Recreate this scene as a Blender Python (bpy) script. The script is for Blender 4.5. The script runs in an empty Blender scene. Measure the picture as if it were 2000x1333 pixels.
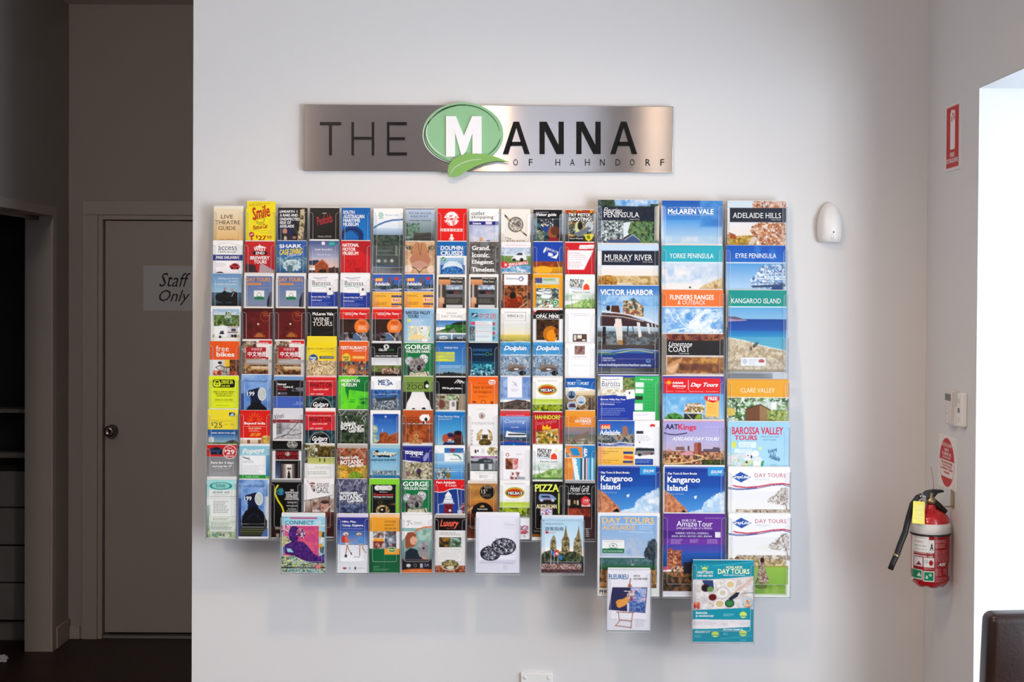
import bpy, bmesh, math, random
import numpy as np
from mathutils import Vector, Matrix
S = bpy.context.scene
COL = S.collection
R_ = math.radians
# ---------------------------------------------------------------- camera
F_PX, CX, CY = 2850.0, 1000.0, 614.8
CAM = Vector((0, -5.08, 1.70))
pit, rol = R_(.8), R_(.33)
fwd = Vector((0, math.cos(pit), -math.sin(pit)))
up0 = Vector((0, math.sin(pit), math.cos(pit)))
rt0 = Vector((1, 0, 0))
rgt = rt0 * math.cos(rol) + up0 * math.sin(rol)
upv = up0 * math.cos(rol) - rt0 * math.sin(rol)
cam = bpy.data.objects.new('camera', bpy.data.cameras.new('camera'))
COL.objects.link(cam)
cam.matrix_world = Matrix((( rgt.x, upv.x, -fwd.x, CAM.x), (rgt.y, upv.y, -fwd.y, CAM.y), (rgt.z, upv.z, -fwd.z, CAM.z), (0, 0, 0, 1)))
cam.data.sensor_width = 36
cam.data.lens = F_PX / 2000 * 36
cam.data.shift_y = -(666.5 - CY) / 2000
cam.data.clip_start = .05
S.camera = cam
# ---------------------------------------------------------------- world, lights, exposure
S.view_settings.view_transform = 'Standard'
S.view_settings.look = 'None'
S.view_settings.exposure = 0.74
S.view_settings.gamma = 1.0
S.cycles.transparent_max_bounces = 48
S.cycles.max_bounces = 8
S.cycles.diffuse_bounces = 5
W = bpy.data.worlds.new('world'); S.world = W; W.use_nodes = True
W.node_tree.nodes['Background'].inputs[0].default_value = (.80, .90, 1, 1)
W.node_tree.nodes['Background'].inputs[1].default_value = 2.0

def area(name, loc, direction, sx, sy, power, col, spread=180):
    l = bpy.data.lights.new(name, 'AREA'); l.shape = 'RECTANGLE'; l.size = sx; l.size_y = sy
    l.energy = power; l.color = col; l.spread = R_(spread)
    o = bpy.data.objects.new(name, l); COL.objects.link(o); o.location = loc
    o.rotation_euler = Vector(direction).to_track_quat('-Z', 'Y').to_euler()
    return o
area('daylight_side_window', (2.98, -3.9, 1.25), (-5.2, 3.85, .2), 1.4, 2.2, 60, (.95, .97, 1))
area('daylight_window_near', (2.13, -1.9, 1.15), (-1, -.0, 0), 2.4, 2.2, 10, (.86, .93, 1))
area('daylight_rear_clerestory', (.25, -6.98, 2.55), (0, 1, -.05), 1.0, .7, 1.3, (.72, .80, 1))
area('warm_slit_window', (1.20, -6.98, 2.55), (0, 1, -.05), .05, .8, .8, (1, .80, .55))
area('warm_fill_light', (-1.85, -5.0, 2.98), (.3, 1, -.6), .4, .4, 27, (1, .80, .64))  # added warm fill that lifts the shadows, not a real fitting
for n_, x_, y_, e_ in (('ceiling_downlight', -.1, -1.87, 32), ('ceiling_downlight_side', .68, -1.87, 6), ('warm_fill_rear', -.8, -4.3, 95), ('warm_fill_far', .8, -5.2, 85)):  # the rear and far spots are added warm fill for the room
    sp = bpy.data.lights.new(n_, 'SPOT'); sp.energy = e_; sp.color = (1, .70, .44); sp.spot_size = R_(105); sp.spot_blend = .7; sp.shadow_soft_size = .055
    so = bpy.data.objects.new(n_, sp); COL.objects.link(so); so.location = (x_, y_, 3.04); so.rotation_euler = Vector((0, .8 if y_ > -2 else .25, -1.6)).to_track_quat('-Z', 'Y').to_euler()

def P(px, py, Y):
    d = fwd * F_PX + rgt * (px - CX) - upv * (py - CY)
    return CAM + d * ((Y - CAM.y) / d.y)
def PX(px, py, X):
    d = fwd * F_PX + rgt * (px - CX) - upv * (py - CY)
    return CAM + d * ((X - CAM.x) / d.x)
def PZ(px, py, Z):
    d = fwd * F_PX + rgt * (px - CX) - upv * (py - CY)
    return CAM + d * ((Z - CAM.z) / d.z)
# ---------------------------------------------------------------- materials
def lin(h):
    if len(h) == 3: h = ''.join(c + c for c in h)
    v = [int(h[i:i + 2], 16) / 255 for i in (0, 2, 4)]
    return tuple(x / 12.92 if x <= .04045 else ((x + .055) / 1.055) ** 2.4 for x in v)
def mat(name, col, rough=.5, metal=0, spec=.5, bump=0, bscale=200, var=0, vscale=3, aniso=0, coat=0):
    m = bpy.data.materials.new(name); m.use_nodes = True
    nt = m.node_tree; b = nt.nodes['Principled BSDF']
    c = lin(col) if isinstance(col, str) else col
    b.inputs['Base Color'].default_value = (*c, 1)
    b.inputs['Roughness'].default_value = rough; b.inputs['Metallic'].default_value = metal
    b.inputs['Specular IOR Level'].default_value = spec
    b.inputs['Coat Weight'].default_value = coat
    if aniso: b.inputs['Anisotropic'].default_value = aniso
    if bump or var:
        tc = nt.nodes.new('ShaderNodeTexCoord')
    if bump:
        n = nt.nodes.new('ShaderNodeTexNoise'); n.inputs['Scale'].default_value = bscale; n.inputs['Detail'].default_value = 3
        bp = nt.nodes.new('ShaderNodeBump'); bp.inputs['Strength'].default_value = bump; bp.inputs['Distance'].default_value = .002
        nt.links.new(tc.outputs['Object'], n.inputs['Vector']); nt.links.new(n.outputs[0], bp.inputs['Height']); nt.links.new(bp.outputs[0], b.inputs['Normal'])
    if var:
        n = nt.nodes.new('ShaderNodeTexNoise'); n.inputs['Scale'].default_value = vscale; n.inputs['Detail'].default_value = 4
        r = nt.nodes.new('ShaderNodeValToRGB')
        r.color_ramp.elements[0].position = .3; r.color_ramp.elements[1].position = .7
        r.color_ramp.elements[0].color = (*[x * (1 - var) for x in c], 1); r.color_ramp.elements[1].color = (*[min(1, x * (1 + var)) for x in c], 1)
        nt.links.new(tc.outputs['Object'], n.inputs['Vector']); nt.links.new(n.outputs[0], r.inputs[0]); nt.links.new(r.outputs[0], b.inputs['Base Color'])
    return m
def clear_mat(name, tint, fres=1.45, rough=.03, white=0.0, gl=1.0):
    m = bpy.data.materials.new(name); m.use_nodes = True; nt = m.node_tree; nt.nodes.clear()
    o = nt.nodes.new('ShaderNodeOutputMaterial'); t = nt.nodes.new('ShaderNodeBsdfTransparent'); g = nt.nodes.new('ShaderNodeBsdfGlossy')
    t.inputs[0].default_value = (*tint, 1); g.inputs['Roughness'].default_value = rough; g.inputs[0].default_value = (gl, gl, gl, 1)
    lw = nt.nodes.new('ShaderNodeLayerWeight'); lw.inputs['Blend'].default_value = .5
    pw = nt.nodes.new('ShaderNodeMath'); pw.operation = 'POWER'; pw.inputs[1].default_value = 5; nt.links.new(lw.outputs['Facing'], pw.inputs[0])
    f = nt.nodes.new('ShaderNodeMath'); f.operation = 'MULTIPLY_ADD'; f.inputs[1].default_value = .7; f.inputs[2].default_value = ((fres - 1) / (fres + 1)) ** 2; nt.links.new(pw.outputs[0], f.inputs[0])
    mx = nt.nodes.new('ShaderNodeMixShader')
    nt.links.new(f.outputs[0], mx.inputs[0]); nt.links.new(t.outputs[0], mx.inputs[1]); nt.links.new(g.outputs[0], mx.inputs[2])
    last = mx
    if white:
        d = nt.nodes.new('ShaderNodeBsdfDiffuse'); d.inputs[0].default_value = (.85, .87, .9, 1)
        m2 = nt.nodes.new('ShaderNodeMixShader'); m2.inputs[0].default_value = white
        nt.links.new(mx.outputs[0], m2.inputs[1]); nt.links.new(d.outputs[0], m2.inputs[2]); last = m2
    nt.links.new(last.outputs[0], o.inputs[0])
    return m
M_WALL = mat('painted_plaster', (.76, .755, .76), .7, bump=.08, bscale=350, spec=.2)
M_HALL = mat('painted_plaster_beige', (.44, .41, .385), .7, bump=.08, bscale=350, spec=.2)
M_WHITE = mat('white_reveal_paint', (.70, .71, .73), .6, spec=.2)
M_CEIL = mat('ceiling_paint', (.7, .68, .66), .8, spec=.1)
M_FLOOR = mat('dark_red_timber', (.030, .010, .009), .5, var=.35, vscale=6, bump=.1, bscale=60)
M_DOOR = mat('door_paint', (.50, .44, .40), .5, bump=.04, bscale=300)
M_STEEL = mat('brushed_steel', (.56, .51, .505), .18, metal=1, aniso=1.0)
M_STEEL.node_tree.nodes['Principled BSDF'].inputs['Anisotropic Rotation'].default_value = .25
nt = M_STEEL.node_tree; tn = nt.nodes.new('ShaderNodeTangent'); tn.direction_type = 'UV_MAP'; tn.uv_map = 'UVMap'
nt.links.new(tn.outputs[0], nt.nodes['Principled BSDF'].inputs['Tangent'])
tc = nt.nodes.new('ShaderNodeTexCoord'); mp = nt.nodes.new('ShaderNodeMapping'); mp.inputs['Scale'].default_value = (3, 1, 900)
nz = nt.nodes.new('ShaderNodeTexNoise'); nz.inputs['Scale'].default_value = 1; bp = nt.nodes.new('ShaderNodeBump'); bp.inputs['Strength'].default_value = .03; bp.inputs['Distance'].default_value = .001
nt.links.new(tc.outputs['Object'], mp.inputs[0]); nt.links.new(mp.outputs[0], nz.inputs['Vector']); nt.links.new(nz.outputs[0], bp.inputs['Height']); nt.links.new(bp.outputs[0], nt.nodes['Principled BSDF'].inputs['Normal'])
M_CHROME = mat('chrome', (.30, .28, .27), .25, metal=1)
M_BLACK = mat('black_acrylic', (.006, .006, .007), .3, spec=.15)
M_GREEN = mat('pale_green_panel', lin('8cc394'), .4)
M_LEAF = mat('leaf_green', lin('7db35a'), .4)
M_DGREEN = mat('dark_green_line', lin('2c6038'), .4)
M_SIGNW = mat('white_acrylic', (.92, .93, .96), .35)
M_PLASTIC = mat('white_plastic', (.88, .87, .86), .35)
M_PLASTIC2 = mat('ivory_plastic', (.72, .69, .66), .4)
M_GREY = mat('grey_plastic', (.12, .12, .13), .3)
M_RED = mat('red_enamel', (.50, .008, .014), .22, coat=.4)
M_RUBBER = mat('black_rubber', (.010, .010, .011), .45)
M_BRASS = mat('dull_brass', (.42, .34, .2), .35, metal=1)
M_TAG = mat('yellow_tag', (.75, .66, .05), .4)
M_LEATHER = mat('brown_leather', (.020, .0075, .0055), .30, bump=.2, bscale=120, var=.3, vscale=8)
M_WOOD = mat('dark_wood', (.05, .025, .015), .4)
M_PAPER = mat('paper_edges', (.78, .77, .76), .7, bump=.3, bscale=900)
M_DARK = mat('dark_cabinet_room_shade', (.03, .028, .028), .5)  # cabinet parts, and near-black walls that carry the side room's shade
M_DRAWER = mat('grey_laminate', (.30, .29, .28), .45, bump=.02)
M_CLEAR = clear_mat('clear_acrylic', (.99, .993, .996), fres=1.4)
M_SIDE = clear_mat('acrylic_side', (.80, .82, .84), white=.05)
M_EDGE = clear_mat('acrylic_edge', (.9, .92, .94), white=.42, rough=.1)  # diffuse white mixed in for the brightness of cut edges
M_GLASS = clear_mat('window_glass', (.96, .98, 1))
M_FRAME = mat('window_frame', (.8, .8, .8), .4)
def print_mat(name, rough, spec):
    m = mat(name, (.5, .5, .5), rough, spec=spec); nt = m.node_tree
    a = nt.nodes.new('ShaderNodeAttribute'); a.attribute_name = 'ink'
    nt.links.new(a.outputs['Color'], nt.nodes['Principled BSDF'].inputs['Base Color'])
    return m
M_PRINT = print_mat('printed_paper', .38, .22)
M_LABEL = print_mat('printed_film', .3, .4)
# ---------------------------------------------------------------- builders
def tag(o, label, cat, group=None):
    o['label'] = label; o['category'] = cat
    if group: o['group'] = group
    return o
def empty(name, loc, label, cat, group=None, rot=(0, 0, 0)):
    o = bpy.data.objects.new(name, None); COL.objects.link(o); o.location = loc; o.rotation_euler = rot
    o.empty_display_size = .02
    return tag(o, label, cat, group)
def link(name, me, parent=None):
    o = bpy.data.objects.new(name, me); COL.objects.link(o)
    if parent is not None: o.parent = parent
    return o
class B:
    """collects shapes in one bmesh; coordinates are those of the object"""
    def __init__(s): s.bm = bmesh.new(); s.mats = []
    def mi(s, m):
        if m not in s.mats: s.mats.append(m)
        return s.mats.index(m)
    def box(s, a, b, m, bev=0, seg=2):
        a, b = Vector(a), Vector(b); i = s.mi(m)
        r = bmesh.ops.create_cube(s.bm, size=1)
        bmesh.ops.transform(s.bm, matrix=Matrix.Translation((a + b) / 2) @ Matrix.Diagonal((*[abs(x) for x in (b - a)], 1)), verts=r['verts'])
        fs = set(f for v in r['verts'] for f in v.link_faces)
        for f in fs: f.material_index = i
        if bev:
            es = list(set(e for v in r['verts'] for e in v.link_edges))
            q = bmesh.ops.bevel(s.bm, geom=es, offset=bev, segments=seg, affect='EDGES', profile=.5)
            for f in q['faces']: f.material_index = i; f.smooth = True
        return s
    def prism(s, pts, vec, m, m_side=None):
        """closed polygon pts (3d) pushed along vec"""
        vec = Vector(vec); i = s.mi(m); j = s.mi(m_side) if m_side else i
        A = [s.bm.verts.new(p) for p in pts]; Bv = [s.bm.verts.new(Vector(p) + vec) for p in pts]
        f1 = s.bm.faces.new(A); f2 = s.bm.faces.new(Bv[::-1]); f1.material_index = f2.material_index = i
        for k in range(len(A)):
            f = s.bm.faces.new((A[k], Bv[k], Bv[(k + 1) % len(A)], A[(k + 1) % len(A)])); f.material_index = j
        return s
    def tube(s, pts, rad, m, seg=10, cap=True):
        pts = [Vector(p) for p in pts]; i = s.mi(m); rings = []
        rs = rad if isinstance(rad, (list, tuple)) else [rad] * len(pts)
        prev = None
        for k, p in enumerate(pts):
            t = (pts[min(k + 1, len(pts) - 1)] - pts[max(k - 1, 0)]).normalized()
            if prev is None: a = t.orthogonal().normalized()
            else: a = (prev - t * prev.dot(t)).normalized()
            prev = a; b = t.cross(a)
            rings.append([s.bm.verts.new(p + (a * math.cos(q) + b * math.sin(q)) * rs[k]) for q in [2 * math.pi * n / seg for n in range(seg)]])
        for k in range(len(rings) - 1):
            for n in range(seg):
                f = s.bm.faces.new((rings[k][n], rings[k][(n + 1) % seg], rings[k + 1][(n + 1) % seg], rings[k + 1][n])); f.material_index = i; f.smooth = True
        if cap:
            for r in (rings[0][::-1], rings[-1]):
                f = s.bm.faces.new(r); f.material_index = i
        return s
    def lathe(s, prof, m, c=(0, 0, 0), seg=32, axis='z', smooth=True, wob=None):
        i = s.mi(m); c = Vector(c); rings = []
        for k, (r, z) in enumerate(prof):
            ring = []
            for n in range(seg):
                q = 2 * math.pi * n / seg; rr = max(r, 1e-5)
                zz = z + (wob(k, q) if wob else 0)
                v = {'z': (rr * math.cos(q), rr * math.sin(q), zz), 'y': (rr * math.cos(q), -zz, rr * math.sin(q)), 'x': (zz, rr * math.cos(q), rr * math.sin(q))}[axis]
                ring.append(s.bm.verts.new(c + Vector(v)))
            rings.append(ring)
        for k in range(len(rings) - 1):
            for n in range(seg):
                f = s.bm.faces.new((rings[k][n], rings[k][(n + 1) % seg], rings[k + 1][(n + 1) % seg], rings[k + 1][n])); f.material_index = i; f.smooth = smooth
        for r in (rings[0][::-1], rings[-1]):
            f = s.bm.faces.new(r); f.material_index = i
        return s
    def mesh(s, name, off=None):
        bmesh.ops.recalc_face_normals(s.bm, faces=s.bm.faces)
        if off is not None: bmesh.ops.translate(s.bm, vec=-Vector(off), verts=s.bm.verts)
        me = bpy.data.meshes.new(name); s.bm.to_mesh(me); s.bm.free()
        for m in s.mats: me.materials.append(m)
        return me
    def obj(s, name, parent=None, off=None):
        if off is None and parent is not None:
            r = parent
            while r.parent is not None: r = r.parent
            off = r.location
        return link(name, s.mesh(name, off), parent)
def struct(name, b, parent=None):
    o = b.obj(name, parent)
    if parent is None: o['kind'] = 'structure'
    return o
# ---------------------------------------------------------------- printed matter
_txt = {}
_cu = bpy.data.curves.new('glyphs', 'FONT'); _cu.resolution_u = 2
_ob = bpy.data.objects.new('glyphs', _cu)
LEVELS = [0]
for _t in 'Hx':
    _cu.body = _t; _m = _ob.to_mesh(); LEVELS.append(max(q.co.y for q in _m.vertices)); _ob.to_mesh_clear()
def glyphs(text, style):
    """outline of a text as (vertices in a unit box, faces)"""
    key = (text, style)
    if key not in _txt:
        _cu.body = text
        _cu.offset = 0
        _cu.shear = .35 if style in 'ix' else 0
        me = _ob.to_mesh()
        v = np.empty(len(me.vertices) * 3); me.vertices.foreach_get('co', v); v = v.reshape(-1, 3)[:, :2]
        fs = [tuple(p.vertices) for p in me.polygons]
        if style in 'sS':
            cnt = {}
            for f in fs:
                for i in range(len(f)):
                    e = (f[i], f[(i + 1) % len(f)]); e = (min(e), max(e)); cnt[e] = cnt.get(e, 0) + 1
            ex, w_, h_ = [], (.055 if style == 's' else .045), (.034 if style == 's' else .075)
            for (i, j), c in cnt.items():
                y = v[i][1]
                if c == 1 and abs(y - v[j][1]) < 1e-4 and .03 < abs(v[i][0] - v[j][0]) < .2 and min(abs(y - q) for q in LEVELS) < .012:
                    x0, x1 = sorted((v[i][0], v[j][0])); s_ = 1 if abs(y) < .012 else -1; k_ = len(v) + len(ex)
                    ex += [(x0 - w_, y), (x1 + w_, y), (x1 + w_, y + s_ * h_), (x0 - w_, y + s_ * h_)]; fs.append((k_, k_ + 1, k_ + 2, k_ + 3))
            if ex: v = np.concatenate([v, np.array(ex)])
        _ob.to_mesh_clear()
        if style in 'bxS' and len(v):
            d = .014 if max(map(ord, text)) > 9000 else .026; n0 = len(v)
            sh = [(-d, -d * .7), (d, -d * .7), (-d, d * .7), (d, d * .7)]
            v = np.concatenate([np.concatenate([v + np.array(s), np.full((n0, 1), k_)], 1) for k_, s in enumerate(sh)]); fs = [tuple(i + n0 * k for i in f) for k in range(4) for f in fs]
        if len(v):
            zk = v[:, 2:3] if v.shape[1] > 2 else np.zeros((len(v), 1)); v = v[:, :2]
            lo, hi = v.min(0), v.max(0); v = np.concatenate([(v - lo) / np.maximum(hi - lo, 1e-6), zk], 1)
        _txt[key] = (v, fs)
    return _txt[key]
def vnoise(x, y, size, seed, octs=2, amp_=.45):
    rs = np.random.RandomState(seed % (2 ** 31)); out = 0; amp = 1; tot = 0
    for o in range(octs):
        s = size / 2 ** o; g = rs.rand(64, 64)
        u, v = x / s, y / s; i, j = np.floor(u).astype(int), np.floor(v).astype(int); a, b = u - i, v - j
        a = a * a * (3 - 2 * a); b = b * b * (3 - 2 * b); i %= 64; j %= 64; i2 = (i + 1) % 64; j2 = (j + 1) % 64
        out = out + amp * (g[j, i] * (1 - a) * (1 - b) + g[j, i2] * a * (1 - b) + g[j2, i] * (1 - a) * b + g[j2, i2] * a * b)
        tot += amp; amp *= amp_
    return np.clip((out / tot - .5) * 1.9 + .5, 0, .9999)
def inpoly(x, y, pts):
    r = np.zeros(x.shape, bool); n = len(pts)
    for k in range(n):
        x1, y1 = pts[k]; x2, y2 = pts[(k + 1) % n]
        if y1 == y2: continue
        r ^= ((y1 > y) != (y2 > y)) & (x < (x2 - x1) * (y - y1) / (y2 - y1) + x1)
    return r
def printed(name, ops, L, T, Wc, Hc, vis, wm, cell, parent, place, mt, gain=1.0, base=(.9, .9, .9)):
    """ops: the drawing, in the units of the drawing; L,T its corner, Wc its width, Hc its height, vis the height drawn finely.
    place(u, v, lift) -> xyz, u and v in metres from the top left corner"""
    k = wm / Wc
    nx = max(4, int(Wc / cell)); ny = max(4, int(vis / cell))
    xs = np.linspace(0, Wc, nx + 1); ys = np.linspace(0, vis, ny + 1); dx, dy = xs[1], ys[1]
    X, Y = np.meshgrid(xs, ys); C = np.ones((ny + 1, nx + 1, 3)) * np.array(base)
    sub = [(-.25 * dx, -.25 * dy), (.25 * dx, -.25 * dy), (-.25 * dx, .25 * dy), (.25 * dx, .25 * dy)]
    tv, tf, tc = [], [], []; nv = 0
    def bl(al, col):
        nonlocal C
        C = C * (1 - al[..., None]) + np.asarray(col) * al[..., None]
    def cov(fn): return sum(fn(X + a, Y + b).astype(float) for a, b in sub) / 4
    def rect(x0, y0, x1, y1):
        return np.clip(np.minimum(X - x0, x1 - X) / dx + .5, 0, 1) * np.clip(np.minimum(Y - y0, y1 - Y) / dy + .5, 0, 1)
    def segd(xx, yy, pts, w):
        r = np.zeros(xx.shape, bool)
        for (x1, y1), (x2, y2) in zip(pts, pts[1:]):
            vx, vy = x2 - x1, y2 - y1; q = vx * vx + vy * vy + 1e-9
            t = np.clip(((xx - x1) * vx + (yy - y1) * vy) / q, 0, 1)
            r |= (xx - x1 - t * vx) ** 2 + (yy - y1 - t * vy) ** 2 < w * w / 4
        return r
    for ox, oy, line in ops:
        a = line.split(); op = a[0]
        fx = lambda s: float(s) + ox - L
        fy = lambda s: float(s) + oy - T
        if op in 'rg':
            x0, y0, x1, y1 = fx(a[1]), fy(a[2]), fx(a[3]), fy(a[4])
            if x0 <= 2: x0 = -9
            if y0 <= 2: y0 = -9
            if x1 >= Wc - 2: x1 = Wc + 9
            al = rect(x0, y0, x1, y1)
            if op == 'r': bl(al, lin(a[5][:6]))
            else:
                t = np.clip((X - x0) / (x1 - x0), 0, 1) if a[-1] == 'h' else np.clip((Y - y0) / (y1 - y0), 0, 1)
                bl(al, np.array(lin(a[5])) * (1 - t[..., None]) + np.array(lin(a[6])) * t[..., None])
        elif op == 'e':
            cx, cy, rx, ry = fx(a[1]), fy(a[2]), float(a[3]), float(a[4])
            bl(cov(lambda u, v: ((u - cx) / rx) ** 2 + ((v - cy) / ry) ** 2 < 1), lin(a[5]))
        elif op == 'o':
            cx, cy, rx, ry, w = fx(a[1]), fy(a[2]), float(a[3]), float(a[4]), float(a[5])
            w = max(w, 3)
            bl(cov(lambda u, v: (((u - cx) / rx) ** 2 + ((v - cy) / ry) ** 2 < 1) & (((u - cx) / max(1, rx - w)) ** 2 + ((v - cy) / max(1, ry - w)) ** 2 > 1)), lin(a[6]))
        elif op == 'p':
            q = [(fx(a[i]), fy(a[i + 1])) for i in range(1, len(a) - 1, 2)]
            bl(cov(lambda u, v: inpoly(u, v, q)), lin(a[-1]))
        elif op == 'l':
            w = float(a[-2]); q = [(fx(a[i]), fy(a[i + 1])) for i in range(1, len(a) - 2, 2)]
            f = min(1, w / 4.0)
            bl(cov(lambda u, v: segd(u, v, q, max(w, 4.0))) * (f * .8 + .2 if f < 1 else 1), lin(a[-1]))
        elif op == 'n':
            x0, y0, x1, y1 = fx(a[1]), fy(a[2]), fx(a[3]), fy(a[4])
            rest = a[6:]; m = None
            for sep in '@%':
                if sep in rest: i = rest.index(sep); m = (sep, rest[i + 1:]); rest = rest[:i]; break
            if x0 <= 2: x0 = -9
            if x1 >= Wc - 2: x1 = Wc + 9
            if y0 <= 2: y0 = -9
            al = rect(x0, y0, x1, y1)
            if m:
                amp = min(float(a[5]) * .55, 9); U = (vnoise(X, Y, 9, 5) - .5) * 2 * amp; V = (vnoise(X, Y, 9, 6) - .5) * 2 * amp
            if m and m[0] == '@': q = [(fx(m[1][i]), fy(m[1][i + 1])) for i in range(0, len(m[1]), 2)]; al = al * cov(lambda u, v: inpoly(u + U, v + V, q))
            if m and m[0] == '%':
                cx, cy, rx, ry = fx(m[1][0]), fy(m[1][1]), float(m[1][2]), float(m[1][3])
                al = al * cov(lambda u, v: ((u + U - cx) / rx) ** 2 + ((v + V - cy) / ry) ** 2 < 1)
            sd = int(abs(x0 * 7 + y0 * 13 + L * 3 + T * 5)); cols = np.array([lin(c) for c in rest])
            wt = np.stack([np.exp((6 if float(a[5]) >= 30 else 13) * vnoise(X, Y, float(a[5]) * 1.25, sd + 101 * q_, 3, .6)) for q_ in range(len(rest))], -1)
            mix = (wt / wt.sum(-1, keepdims=True)) @ cols
            big = float(a[5]) >= 30
            if big:
                fe = float(a[5]) * .5
                ed = np.minimum(np.minimum(X - x0 if x0 > 2 else 1e3, x1 - X if x1 < Wc - 2 else 1e3), np.minimum(Y - y0 if y0 > 2 else 1e3, y1 - Y if y1 < Hc - 2 else 1e3))
                if not m: al = al * np.clip(ed / fe, 0, 1)
            lum = 1.0 if big else .80 + .4 * vnoise(X, Y, float(a[5]) * .45, int(abs(x0 * 3 + y0 * 5 + 77)), 3, .7)
            bl(al, mix if big else mix * lum[..., None])
        elif op == 'k':
            x0, y0, x1, y1, n = fx(a[1]), fy(a[2]), fx(a[3]), fy(a[4]), int(a[5])
            col = lin(a[6]); rr = random.Random(int(x0 * 31 + y0 * 17))
            h = (y1 - y0) / n; lh = min(h * .55, 8)
            al = np.zeros(X.shape)
            for i in range(n):
                x = x0; xe = x1 - (rr.random() * .3 * (x1 - x0) if n > 1 else 0)
                while x < xe:
                    wl = rr.uniform(8, 30); xb = min(x + wl, xe)
                    al = np.maximum(al, rect(x, y0 + i * h + (h - lh) / 2, xb, y0 + i * h + (h + lh) / 2)); x = xb + 5
            bl(al * .75, col)
        elif op == 't':
            a = line.split(None, 7)
            x0, y0, x1, y1 = fx(a[1]), fy(a[2]), fx(a[3]), fy(a[4])
            st = a[6][0]; ang = float(a[6][1:] or 0)
            v, fs = glyphs(a[7], st)
            if not len(v): continue
            w, h = x1 - x0, y1 - y0
            if abs(ang) > 60: w, h = h, w
            q = R_(ang); p = np.stack([(v[:, 0] - .5) * w, (.5 - v[:, 1]) * h], 1)
            px = p[:, 0] * math.cos(q) - p[:, 1] * math.sin(q) + (x0 + x1) / 2
            py = p[:, 0] * math.sin(q) + p[:, 1] * math.cos(q) + (y0 + y1) / 2
            if ang == 0: px = np.clip(px, 1, Wc - 1)
            tv.append(np.stack([px, py, v[:, 2]], 1)); tf += [tuple(i + nv for i in f) for f in fs]; nv += len(v)
            tc.append(np.tile(np.array([*lin(a[5]), 1.0]), (len(v), 1)))
    # picture sheet
    if Hc > vis + 1:
        X = np.vstack([X, X[-1:]]); Y = np.vstack([Y, np.full((1, nx + 1), Hc)]); C = np.concatenate([C, C[-1:]], 0); ny += 1
    C = np.clip(np.clip(C, 0, 1) ** 1.14 * gain, 0, .93)
    co = place(X.ravel() * k, Y.ravel() * k, 0)
    me = bpy.data.meshes.new(name); n = (ny + 1) * (nx + 1)
    idx = np.arange(n).reshape(ny + 1, nx + 1)
    q = np.stack([idx[:-1, :-1], idx[1:, :-1], idx[1:, 1:], idx[:-1, 1:]], -1).reshape(-1)
    me.vertices.add(n); me.vertices.foreach_set('co', co.ravel().astype(np.float32))
    me.loops.add(len(q)); me.loops.foreach_set('vertex_index', q.astype(np.int32))
    me.polygons.add(len(q) // 4); me.polygons.foreach_set('loop_start', np.arange(0, len(q), 4, dtype=np.int32))
    me.update(calc_edges=True)
    at = me.color_attributes.new('ink', 'FLOAT_COLOR', 'POINT')
    at.data.foreach_set('color', np.concatenate([C.reshape(-1, 3), np.ones((n, 1))], 1).ravel().astype(np.float32))
    me.materials.append(mt)
    o = link(name, me, parent)
    if tv:
        tv = np.concatenate(tv); tc = np.concatenate(tc)
        tc[:, :3] = np.clip(tc[:, :3] * gain, 0, .93)
        me = bpy.data.meshes.new('lettering'); co = place(tv[:, 0] * k, tv[:, 1] * k, .00035 + tv[:, 2] * .00006)
        me.from_pydata(co.tolist(), [], tf); me.update()
        at = me.color_attributes.new('ink', 'FLOAT_COLOR', 'POINT'); at.data.foreach_set('color', tc.ravel().astype(np.float32))
        me.materials.append(mt)
        link('lettering', me, o)
    return o
# ---------------------------------------------------------------- the setting
XR = 1.442            # plane of the right wall
XL = -2.165           # plane of the hallway's left wall
ZC = 3.10             # ceiling
YD = 2.045            # wall with the door, at the end of the hallway
XE = P(376, 700, 0).x # free end of the rack wall
struct('floor', B().box((-5, -7.2, -.1), (2.6, 3.2, 0), M_FLOOR))
struct('ceiling', B().box((-5, -7.2, ZC), (2.6, 3.2, ZC + .1), M_CEIL))
struct('wall_back', B().box((XE, 0, 0), (XR + .6, .12, ZC), M_WALL))
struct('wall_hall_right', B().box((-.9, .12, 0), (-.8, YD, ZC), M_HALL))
# hallway end wall around the door
dl, dr, dt = P(192, 800, YD).x, P(192, 800, YD).x + .86, 2.075
w = B(); w.box((-4.2, YD, 0), (XL - .125, YD + .12, ZC), M_DARK); w.box((XL - .125, YD, 0), (dl, YD + .12, ZC), M_HALL); w.box((dr, YD, 0), (-.8, YD + .12, ZC), M_HALL); w.box((dl, YD, dt), (dr, YD + .12, ZC), M_HALL)  # side room stretch coloured near black to stand for its darkness
w.box((dl - .3, YD + .12, 0), (dr + .3, YD + .16, ZC), M_DARK)  # added unseen backing, blocks outside light leaking around the door
struct('wall_hall_end', w)
# left wall of the hallway: pier, header over the wide opening, and the part nearer the camera
ye = 1.78
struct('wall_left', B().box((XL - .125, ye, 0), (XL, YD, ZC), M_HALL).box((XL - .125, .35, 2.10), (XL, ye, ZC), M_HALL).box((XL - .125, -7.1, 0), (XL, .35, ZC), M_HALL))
struct('trim_header', B().box((XL - .125, .35, 2.055), (XL + .012, ye, 2.10), M_DOOR, .003).box((XL - .10, .35, 2.035), (XL - .06, ye, 2.056), M_CHROME))
struct('trim_pier', B().box((XL - .005, ye - .004, 0), (XL + .008, ye + .05, 2.10), M_DOOR, .002))
struct('baseboard_hall', B().box((XL, ye + .06, 0), (XL + .012, YD, .10), M_DOOR, .002).box((XL, YD - .014, 0), (dl - .085, YD, .065), M_DOOR, .003))
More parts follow.
